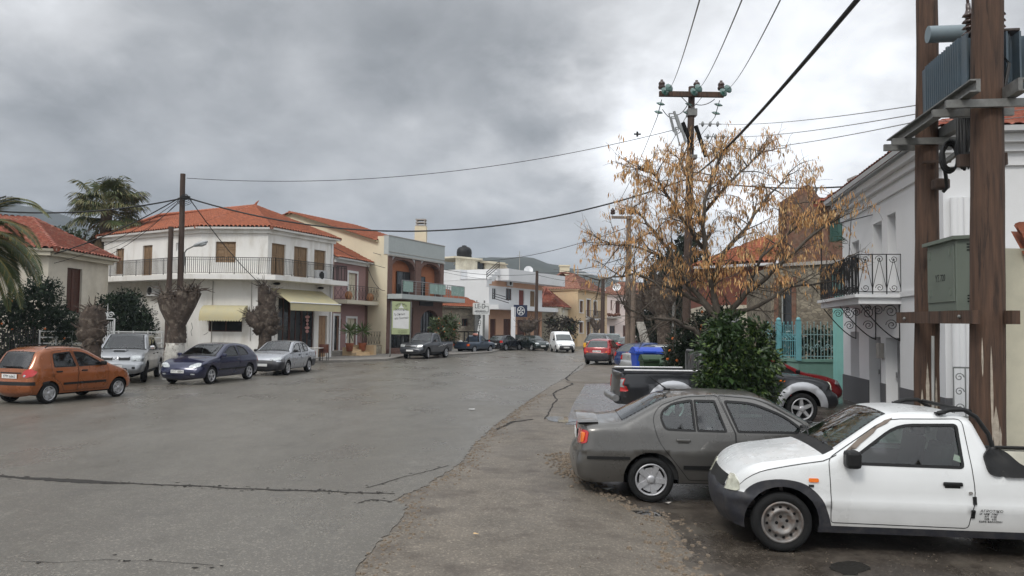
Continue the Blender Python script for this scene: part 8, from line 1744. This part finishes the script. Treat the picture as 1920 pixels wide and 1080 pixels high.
# ---------------------------------------------------------------- ground
def G0(u, v, z=0): d = ray(u, v); return EYE+d*((z-HC)/d.z)
EDGE = [(640, 1120), (668, 1062), (700, 1025), (742, 985), (764, 945), (735, 938), (756, 927), (800, 912), (806, 903), (838, 885), (866, 866), (886, 835), (925, 800), (965, 770), (1000, 745), (1035, 722), (1075, 700), (1105, 684), (1150, 668), (1185, 655)]
rg = random.Random(3); ep = [G0(u, v) for u, v in EDGE]; edge = []
for i in range(len(ep)-1):
    L = (ep[i+1]-ep[i]).length; n = max(2, int(L/.09)) if i < 15 else max(2, int(L/.5))
    for j in range(n): p = ep[i].lerp(ep[i+1], j/n); w = .035 if i < 14 else .02; edge.append((p.x+rg.uniform(-w, w), p.y+rg.uniform(-w, w)))
edge.append((ep[-1].x, ep[-1].y)); edge += [(18, 100), (40, 125)]
def asphalt(name, c, c2, rough, spk=.35, sc=90, wet=.28, big=.35, stain=None):
    m = mat(name, c, rough); nt = m.node_tree; N = nt.nodes; L = nt.links; b = N['Principled BSDF']; tc = N.new('ShaderNodeTexCoord')
    def noise(s, d=5, r=.6, st=None):
        n = N.new('ShaderNodeTexNoise'); n.inputs['Scale'].default_value = s; n.inputs['Detail'].default_value = d; n.inputs['Roughness'].default_value = r
        if st: mp = N.new('ShaderNodeMapping'); mp.inputs['Scale'].default_value = st; L.new(tc.outputs['Object'], mp.inputs[0]); L.new(mp.outputs[0], n.inputs['Vector'])
        else: L.new(tc.outputs['Object'], n.inputs['Vector'])
        return n
    def rng(i, a, b_, c_, d): r = N.new('ShaderNodeMapRange'); r.inputs[1].default_value = a; r.inputs[2].default_value = b_; r.inputs[3].default_value = c_; r.inputs[4].default_value = d; L.new(i, r.inputs[0]); return r.outputs[0]
    nb = noise(.35, 6, .6, (1.2, .28, 1)); nm = noise(2.2, 6, .65); nf = noise(sc, 3, .7); vo = N.new('ShaderNodeTexVoronoi'); vo.inputs['Scale'].default_value = sc*.9; L.new(tc.outputs['Object'], vo.inputs['Vector'])
    mc = N.new('ShaderNodeMix'); mc.data_type = 'RGBA'; L.new(rng(nb.outputs[0], .4, .62, 0, 1), mc.inputs[0]); mc.inputs[6].default_value = (*c, 1); mc.inputs[7].default_value = (*c2, 1)
    m1 = N.new('ShaderNodeMath'); m1.operation = 'MULTIPLY'; L.new(rng(nm.outputs[0], .3, .7, 1-big*.5, 1+big*.5), m1.inputs[0]); L.new(rng(nf.outputs[0], .3, .7, 1-spk, 1+spk), m1.inputs[1])
    sp = N.new('ShaderNodeSeparateColor'); L.new(vo.outputs['Color'], sp.inputs[0]); m2 = N.new('ShaderNodeMath'); m2.operation = 'MULTIPLY'; L.new(m1.outputs[0], m2.inputs[0]); L.new(rng(sp.outputs[0], .78, 1, 1, 1+spk*2.4), m2.inputs[1])
    sc_ = N.new('ShaderNodeVectorMath'); sc_.operation = 'SCALE'; L.new(mc.outputs[2], sc_.inputs[0]); L.new(m2.outputs[0], sc_.inputs['Scale']); src = sc_.outputs[0]
    if stain:
        ns = noise(stain[1], 7, .7); ms = N.new('ShaderNodeMix'); ms.data_type = 'RGBA'; L.new(rng(ns.outputs[0], stain[2], stain[3], 0, stain[4]), ms.inputs[0]); L.new(src, ms.inputs[6]); ms.inputs[7].default_value = (*stain[0], 1); src = ms.outputs[2]
    L.new(src, b.inputs['Base Color']); nw = noise(.55, 6, .62, (1, .5, 1)); L.new(rng(nw.outputs[0], .38, .62, rough, wet), b.inputs['Roughness']); b.inputs['Specular IOR Level'].default_value = .5
    bp = N.new('ShaderNodeBump'); bp.inputs['Strength'].default_value = .45; bp.inputs['Distance'].default_value = .008; ad = N.new('ShaderNodeMath'); ad.operation = 'ADD'; L.new(nf.outputs[0], ad.inputs[0]); L.new(nm.outputs[0], ad.inputs[1]); L.new(ad.outputs[0], bp.inputs['Height']); L.new(bp.outputs[0], b.inputs['Normal']); return m
M_road = asphalt('wet_asphalt', (.100, .090, .074), (.122, .111, .093), .42, .4, 60, .25, .16, stain=((.062, .056, .048), .8, .54, .72, .4))
M_verge = asphalt('verge_surface', (.130, .110, .086), (.104, .089, .070), .7, .36, 60, .55, .4, stain=((.06, .046, .035), 1.3, .5, .66, .75))
M_mud = asphalt('wet_mud', (.045, .037, .03), (.06, .05, .04), .6, .45, 45, .16, .5, stain=((.105, .09, .072), 1.1, .5, .62, .8))
def sheet(name, poly, z, m, kind='structure', skirt=0, zf=None, inner=None, label=None):
    vs, ts = cdt([poly], inner or []); q = MB(); hh = (lambda x, y: z) if zf is None else zf
    ts = [t for t in ts if inside((sum(vs[i][0] for i in t)/3, sum(vs[i][1] for i in t)/3), poly)]
    q.add([(v[0], v[1], hh(v[0], v[1])) for v in vs], ts, 0, zf is not None)
    if skirt: k = len(poly); q.add([(x, y, hh(x, y)) for x, y in poly]+[(x, y, hh(x, y)-skirt) for x, y in poly], [(i, k+i, k+(i+1) % k, (i+1) % k) for i in range(k)])
    o = q.build(name, m); tag(o, label, None, None, kind); return o
road = [(-70, -12), (edge[0][0]-.9, -12), (edge[0][0]-.4, 1)]+edge+[(90, 160), (-90, 160)]
sheet('road', road, 0, M_road, skirt=.06)
def vz(x, y): return gz(x, y)-.009
vp = [(-5.2, -12), (-5.2, 6), (-3, 14), (-2, 22), (0, 40), (2, 60), (10, 90), (40, 124), (70, 118), (70, -12)]
inn = [(-2.5+.5*i, -8+1.0*j) for i in range(60) for j in range(50) if inside((-2.5+.5*i, -8+1.0*j), vp)]
sheet('verge', vp, 0, M_verge, zf=vz, inner=inn)
big = MB(); big.quad((-6000, -500, -.3), (6000, -500, -.3), (6000, 8000, -.3), (-6000, 8000, -.3)); tag(big.build('ground', mat('earth', (.07, .07, .045), .95, var=.3, scale=.02, col2=(.05, .06, .03), c2scale=.01)), kind='structure')
mudpx = [(1052, 868), (1075, 905), (1118, 925), (1165, 948), (1215, 965), (1250, 985), (1268, 1020), (1276, 1090), (2300, 1250), (2300, 850), (1800, 790), (1600, 742), (1440, 745), (1300, 805), (1130, 858)]
mp_ = [G0(u, v, -.17) for u, v in mudpx]; mud = []
for i in range(len(mp_)):
    a, b = mp_[i], mp_[(i+1) % len(mp_)]; n = max(2, int((b-a).length/.1)) if i < 8 else 8
    for j in range(n): p = a.lerp(b, j/n); w = .05 if i < 8 else 0; mud.append((p.x+rg.uniform(-w, w), p.y+rg.uniform(-w, w)))
sheet('mud_patch', mud, 0, M_mud, zf=lambda x, y: vz(x, y)+.005, inner=[(x, y) for x, y in inn if inside((x, y), offset_poly(mud, -.1))])
# second, more worn slab strip and the wet pavement behind the grey saloon
M_slab = asphalt('wet_pavement', (.10, .10, .10), (.085, .085, .085), .3, .12, 70, .1, .3)
sp1 = [G0(u, v, -.05) for u, v in ((1098, 722), (1160, 720), (1200, 745), (1200, 800), (1060, 800), (1075, 760))]; sheet('wet_pavement', [(p.x, p.y) for p in sp1], 0, M_slab, zf=lambda x, y: vz(x, y)+.004, inner=[(1+.5*i, 11+.5*j) for i in range(8) for j in range(26) if inside((1+.5*i, 11+.5*j), [(p.x, p.y) for p in sp1])])
M_pud = mat('puddle_water', (.035, .033, .03), .03, var=.1, spec=.7)
def puddle(px_, n=1):
    pts = resample(fillet([(p.x, p.y, .15) for p in [G0(u, v, -.05) for u, v in px_]], True, 4), .1); pts = [(p[0]+rg.uniform(-.02, .02), p[1]+rg.uniform(-.02, .02)) for p in pts]; o = sheet('puddle_water', pts, 0, M_pud, zf=lambda x, y: vz(x, y)+.009); return o
puddle([(1022, 786), (1040, 784), (1066, 786), (1085, 792), (1060, 797), (1030, 793)]); puddle([(1180, 948), (1215, 955), (1250, 952), (1225, 942)])
puddle([(1545, 1040), (1600, 1030), (1640, 1045), (1590, 1062)])
# cracks: thin sunken-looking lines of grit lying in the surface
M_crk = mat('crack_grit', (.022, .019, .016), .95)
def crack(name, pts, ws, z=0, zf=None):
    P3 = [G0(u, v, z) for u, v in pts]; q = MB(); vs = []; fine = []; wf_ = []
    for i in range(len(P3)-1):
        n = max(2, int((P3[i+1]-P3[i]).length/.08))
        for j in range(n): fine.append(P3[i].lerp(P3[i+1], j/n)); wf_.append(ws[i]+(ws[i+1]-ws[i])*j/n)
    fine.append(P3[-1]); wf_.append(ws[-1]); off = 0
    for i, p in enumerate(fine):
        t = (fine[min(i+1, len(fine)-1)]-fine[max(i-1, 0)]).normalized(); n = V((-t.y, t.x, 0)); off = off*.8+rg.uniform(-.018, .018); w = wf_[i]*rg.uniform(.55, 1.3)/2; zz = (vz(p.x, p.y)+.010) if zf else z+.004
        for s in (1, -1): c = p+n*(off+s*w); vs.append((c.x, c.y, zz))
    for _ in range(160 if max(ws) > .15 else 12):
        p = rg.choice(fine); s_ = rg.uniform(.006, .03); x, y = p.x+rg.gauss(0, .05), p.y+rg.gauss(0, .07); zz = (vz(x, y)+.010) if zf else z+.0045
        q.add([(x+s_*rg.uniform(.5, 1.6)*math.cos(a), y+s_*rg.uniform(.4, 1.2)*math.sin(a), zz) for a in (0, 1.2, 2.5, 3.8, 5.1)], [(0, 1, 2, 3, 4)])
    q.add(vs, [(2*i, 2*i+1, 2*i+3, 2*i+2) for i in range(len(fine)-1)]); tag(q.build(name, M_crk), kind='structure')
crack('road_crack', [(-30, 891), (0, 893), (50, 897), (95, 900), (150, 902), (192, 904), (250, 906), (300, 910), (380, 912), (440, 916), (520, 919), (600, 921), (660, 924), (740, 926)], [.09, .09, .10, .18, .22, .2, .05, .07, .045, .05, .07, .06, .05, .03])
crack('road_crack', [(40, 1052), (110, 1054), (200, 1048), (280, 1053), (400, 1060)], [.008]*5)
crack('road_crack', [(686, 915), (750, 897), (795, 886), (838, 873)], [.02]*4)
crack('road_crack', [(735, 941), (700, 937), (672, 944)], [.02]*3)
crack('verge_crack', [(1092, 684), (1060, 712), (1075, 722), (1036, 740), (1043, 752), (1022, 790)], [.06, .07, .08, .06, .04, .03], -.05, 1)
crack('verge_crack', [(1000, 790), (960, 795), (930, 810)], [.08, .08, .05], -.05, 1); crack('verge_crack', [(1075, 719), (1140, 721), (1160, 716)], [.05, .05, .05], -.05, 1)
# stones and grit along the broken edges
gr_ = MB(); M_grit = mat('grit', (.16, .125, .09), .9, var=.4, scale=30)
def pebble(x, y, z, s):
    k = 6; h = s*rg.uniform(.35, .7); a0 = rg.uniform(0, 6); vs = [(x+s*math.cos(a0+i*6.283/k)*rg.uniform(.6, 1.1), y+s*math.sin(a0+i*6.283/k)*rg.uniform(.6, 1.1), z-.004) for i in range(k)]+[(x+s*.55*math.cos(a0+i*6.283/k+.3), y+s*.55*math.sin(a0+i*6.283/k+.3), z+h*rg.uniform(.7, 1)) for i in range(k)]
    gr_.add(vs, [(i, (i+1) % k, k+(i+1) % k, k+i) for i in range(k)]+[tuple(range(k, 2*k))], 0)
for i in range(0, int(len(mud)*.6)):
    for _ in range(14): x, y = mud[i]; x += rg.gauss(0, .15); y += rg.gauss(0, .12); pebble(x, y, vz(x, y)+.004, rg.choice((.008, .010, .014, .02, .03, .04)))
for p in edge[:-40]:
    if p[1] < 26:
        for _ in range(6): x, y = p[0]+abs(rg.gauss(0, .16))+.02, p[1]+rg.gauss(0, .1); pebble(x, y, vz(x, y), rg.choice((.006, .009, .013, .022, .03)))
for _ in range(1100): x = rg.uniform(-2.4, 3.5); y = rg.uniform(3.9, 13); (inside((x, y), vp) and not inside((x, y), road)) and pebble(x, y, vz(x, y), rg.choice((.003, .004, .005, .008)))
pc_ = G0(1078, 876, -.17)
for _ in range(160): x, y = pc_.x+rg.gauss(0, .13), pc_.y+rg.gauss(0, .28); pebble(x, y, vz(x, y)+.004, rg.choice((.012, .02, .03, .045)))
for _ in range(700): x = rg.uniform(1.2, 6); y = rg.uniform(6, 10); pebble(x, y, vz(x, y)+.005, rg.choice((.004, .006, .01)))
tag(gr_.build('gravel', M_grit), 'loose grit and small stones along the broken asphalt edges', None, None, 'stuff')
def bit(name, u, v, s, m, label, cat, z=-.15):
    p = G0(u, v, z); q = MB(); zz = vz(p.x, p.y) if z else 0; vs = []; k = 7
    for i in range(k): a = i*6.283/k; vs.append((p.x+s*math.cos(a)*rg.uniform(.4, 1), p.y+s*math.sin(a)*rg.uniform(.3, .8), zz+.012+rg.uniform(0, .03)))
    vs.append((p.x, p.y, zz+.035)); q.add(vs, [(i, (i+1) % k, k) for i in range(k)], 0); top(q.build(name, m), label, cat)
M_pap = mat('paper_white', (.6, .6, .58), .6); bit('paper_scrap', 1140, 926, .13, M_pap, 'crumpled white paper scrap lying by the rear wheel of the grey saloon', 'litter'); bit('paper_scrap', 884, 769, .14, M_pap, 'white paper scrap lying on the open road', 'litter', 0); bit('wood_chip', 891, 1031, .05, M_pod3, 'pale wood chip lying on the near verge', 'litter'); bit('broken_stone', 1250, 945, .07, M_conc, 'broken pale stone chip under the front of the grey saloon', 'stone')
# manhole slab
q = MB(); p = G0(1100, 719, -.05); q.box((p.x, p.y, vz(p.x, p.y)-.012), (1.6, .9, .05)); tag(q.build('drain_slab', mat('slab_dark', (.12, .10, .08), .85, var=.25, scale=4)), 'cracked concrete drain slab set in the right verge', 'slab')
# pavements with kerbs, left
M_pave = mat('pavement_slabs', (.19, .175, .155), .85, var=.15, scale=2, bump=.3)
pv = [off2(fB, 1.0, 1.3), off2(fB, fB.L, 3.2), off2(fC, fC.L, 4.2), off2(fM, fM.L, 3.6), off2(fK, .5, 4.2), off2(fK, fK.L+2, 3.6), off2(fS2, fS2.L, 2.5), off2(fF, fF.L, 3.0), off2(fF, fF.L, -.1), off2(fF, 0, -.1), off2(fS2, 0, -.2), off2(fK, fK.L, -.5), off2(fK, 0, -.5), off2(fM, 0, -.5), off2(fC, 0, -.4), off2(fB, 1.0, -.3)]
sheet('pavement', pv, .12, M_pave, skirt=.13)
# ---------------------------------------------------------------- hills
M_hill = mat('hill_scrub', (.022, .028, .018), .95, var=.45, scale=.08, col2=(.04, .042, .028), c2scale=.027, c2amt=.7, detail=9)
def hill(name, ridge_, D, depth, seed, x_ext=0):
    pts = [P(u, v, D) for u, v in ridge_]; r = random.Random(seed); q = MB(); n = 90; m = 26; xs = [p.x for p in pts]; ph = [r.uniform(0, 6) for _ in range(12)]
    def hz(x):
        if x <= xs[0]: return pts[0].z
        for i in range(len(pts)-1):
            if xs[i] <= x <= xs[i+1]: t = (x-xs[i])/(xs[i+1]-xs[i]); t = t*t*(3-2*t); return pts[i].z+(pts[i+1].z-pts[i].z)*t
        return pts[-1].z
    def fn(i, j):
        x = xs[0]+(xs[-1]-xs[0])*i; t = (j-.62)/.62 if j < .62 else (j-.62)/.38; z = hz(x)*max(0, math.cos(t*math.pi/2))**1.1; y = D+(j-.62)*depth
        z += sum(math.sin(x*.009*(k+1)+ph[k])*math.sin(y*.011*(k+1)+ph[k+6]) for k in range(6))*hz(x)*.009*(1-abs(t)**2)+r.uniform(-1, 1)*hz(x)*.008
        return V((x, y, z-1))
    q.grid(fn, n, m); tag(q.build(name, M_hill), kind='structure')
hill('hill_left', [(-420, 470), (-200, 420), (-60, 385), (30, 388), (80, 395), (118, 402), (200, 440), (330, 520), (420, 600)], 1035, 800, 1)
hill('hill_middle', [(640, 600), (760, 520), (830, 488), (885, 490), (940, 487), (985, 486), (1030, 500), (1065, 508), (1100, 520), (1150, 530), (1230, 545), (1330, 570), (1500, 590), (1700, 600)], 855, 700, 2)
hill('hill_far', [(1000, 575), (1100, 535), (1180, 527), (1300, 540), (1450, 560), (1900, 590)], 1170, 450, 3)
# ---------------------------------------------------------------- sky, sun, air
SUN_EL, SUN_AZ = rad(46), rad(214)             # azimuth clockwise from +Y: behind the camera, a little left
w = bpy.data.worlds.new('World'); scene.world = w; w.use_nodes = True; nt = w.node_tree; N = nt.nodes; L = nt.links; bg = N['Background']
tc = N.new('ShaderNodeTexCoord'); nm = N.new('ShaderNodeVectorMath'); nm.operation = 'NORMALIZE'; L.new(tc.outputs['Generated'], nm.inputs[0]); D = nm.outputs[0]
sp = N.new('ShaderNodeSeparateXYZ'); L.new(D, sp.inputs[0])
def M(o, a, b=None, c=None):
    n = N.new('ShaderNodeMath'); n.operation = o
    for i, x in enumerate((a, b, c)):
        if x is None: continue
        if isinstance(x, (int, float)): n.inputs[i].default_value = x
        else: L.new(x, n.inputs[i])
    return n.outputs[0]
def RG(x, a, b, c, d, smooth=False):
    n = N.new('ShaderNodeMapRange'); n.interpolation_type = 'SMOOTHSTEP' if smooth else 'LINEAR'
    for i, k in enumerate((a, b, c, d)): n.inputs[i+1].default_value = k
    L.new(x, n.inputs[0]); return n.outputs[0]
den = M('ADD', M('MAXIMUM', sp.outputs[2], 0), .5); inv = M('DIVIDE', 1, den); pv_ = N.new('ShaderNodeVectorMath'); pv_.operation = 'SCALE'; L.new(D, pv_.inputs[0]); L.new(inv, pv_.inputs['Scale'])
def NZ(s, det, ro, dist=0, off=(0, 0, 0), out=0):
    mp = N.new('ShaderNodeMapping'); mp.inputs['Location'].default_value = off; L.new(pv_.outputs[0], mp.inputs[0]); n = N.new('ShaderNodeTexNoise'); n.inputs['Scale'].default_value = s; n.inputs['Detail'].default_value = det; n.inputs['Roughness'].default_value = ro; n.inputs['Distortion'].default_value = dist; L.new(mp.outputs[0], n.inputs['Vector']); return n.outputs[out]
n1 = NZ(2.1, 6, .5, .2, (3.1, 1.7, .4)); n2 = NZ(5.5, 8, .55, .25, (7.7, .3, 2.2)); wp_ = NZ(4.2, 7, .55, .1, (2.2, 8.1, .7), 1)
ws_ = N.new('ShaderNodeVectorMath'); ws_.operation = 'MULTIPLY_ADD'; L.new(wp_, ws_.inputs[0]); ws_.inputs[1].default_value = (.34, .34, .34); ws_.inputs[2].default_value = (-.17, -.17, -.17)
dw = N.new('ShaderNodeVectorMath'); dw.operation = 'ADD'; L.new(D, dw.inputs[0]); L.new(ws_.outputs[0], dw.inputs[1]); DW = dw.outputs[0]
def blob(u, v, s, amp):
    d = ray(u, v).normalized(); n = N.new('ShaderNodeVectorMath'); n.operation = 'DISTANCE'; L.new(DW, n.inputs[0]); n.inputs[1].default_value = d; return M('MULTIPLY', RG(n.outputs['Value'], s*.15, s, 1, 0, True), amp)
val = M('ADD', M('MULTIPLY', n1, .54), M('MULTIPLY', n2, .46)); val = RG(val, .37, .63, 0, 1)
BL = [(1360, 40, .30, .40), (1230, 170, .13, .16), (1100, 225, .14, .33), (1190, 300, .10, .18), (1390, 400, .2, .26), (870, 260, .09, .13), (960, 60, .22, -.12), (760, 150, .14, -.02), (1290, 265, .07, -.10), (300, 330, .24, -.13), (560, 340, .16, .04), (230, 60, .2, .13), (50, 20, .14, .12), (440, 90, .12, .07), (60, 250, .2, -.05), (780, 430, .2, -.03), (1640, 130, .26, .22), (1520, 330, .18, .16), (1250, 430, .15, .10), (1010, 330, .12, .07)]
tot = None
for b in BL: o = blob(*b); tot = o if tot is None else M('ADD', tot, o)
lum = M('ADD', M('ADD', .35, M('MULTIPLY', val, .30)), M('MULTIPLY', tot, M('ADD', .75, M('MULTIPLY', val, .55))))
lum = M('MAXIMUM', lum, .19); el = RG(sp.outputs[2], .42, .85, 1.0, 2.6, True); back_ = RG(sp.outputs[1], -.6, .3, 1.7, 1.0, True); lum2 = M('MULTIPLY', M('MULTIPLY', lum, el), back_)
# colour: darker cloud bases are bluer
mixc = N.new('ShaderNodeMix'); mixc.data_type = 'RGBA'; L.new(RG(lum, .2, .6, 0, 1), mixc.inputs[0]); mixc.inputs[6].default_value = (.94, 1.0, 1.07, 1); mixc.inputs[7].default_value = (.98, 1.0, 1.03, 1)
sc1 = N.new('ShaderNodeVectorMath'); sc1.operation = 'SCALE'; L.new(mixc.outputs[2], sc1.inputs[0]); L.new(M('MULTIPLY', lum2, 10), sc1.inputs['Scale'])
sky = N.new('ShaderNodeTexSky'); sky.sky_type = 'NISHITA'; sky.sun_disc = False; sky.sun_elevation = SUN_EL; sky.sun_rotation = SUN_AZ
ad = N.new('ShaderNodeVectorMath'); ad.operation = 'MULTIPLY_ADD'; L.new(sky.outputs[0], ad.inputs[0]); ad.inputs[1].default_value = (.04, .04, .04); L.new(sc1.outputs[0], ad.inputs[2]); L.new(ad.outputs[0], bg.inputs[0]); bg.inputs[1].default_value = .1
sl_ = bpy.data.lights.new('sun', 'SUN'); sl_.energy = 1.5; sl_.angle = rad(14); sl_.color = (1, .96, .9); so_ = bpy.data.objects.new('sun', sl_); COL.objects.link(so_)
dsun = V((math.sin(SUN_AZ)*math.cos(SUN_EL), math.cos(SUN_AZ)*math.cos(SUN_EL), math.sin(SUN_EL))); so_.rotation_euler = dsun.to_track_quat('Z', 'Y').to_euler()
HAZE = .00030
if HAZE:
    q = MB(); q.box((0, 800, 84), (3400, 1900, 171)); hz_ = q.build('haze', bpy.data.materials.new('haze_air')); m = hz_.data.materials[0]; m.use_nodes = True; nt = m.node_tree; nt.nodes.clear(); o = nt.nodes.new('ShaderNodeOutputMaterial'); v = nt.nodes.new('ShaderNodeVolumePrincipled'); v.inputs['Color'].default_value = (.74, .84, .98, 1); v.inputs['Density'].default_value = HAZE; nt.links.new(v.outputs[0], o.inputs['Volume']); tag(hz_, kind='stuff')
scene.view_settings.view_transform = 'Standard'; scene.view_settings.look = 'None'; scene.view_settings.exposure = 0; scene.view_settings.gamma = 1
scene.cycles.max_bounces = 6; scene.cycles.transparent_max_bounces = 12; scene.cycles.volume_bounces = 0; scene.cycles.sample_clamp_indirect = 6
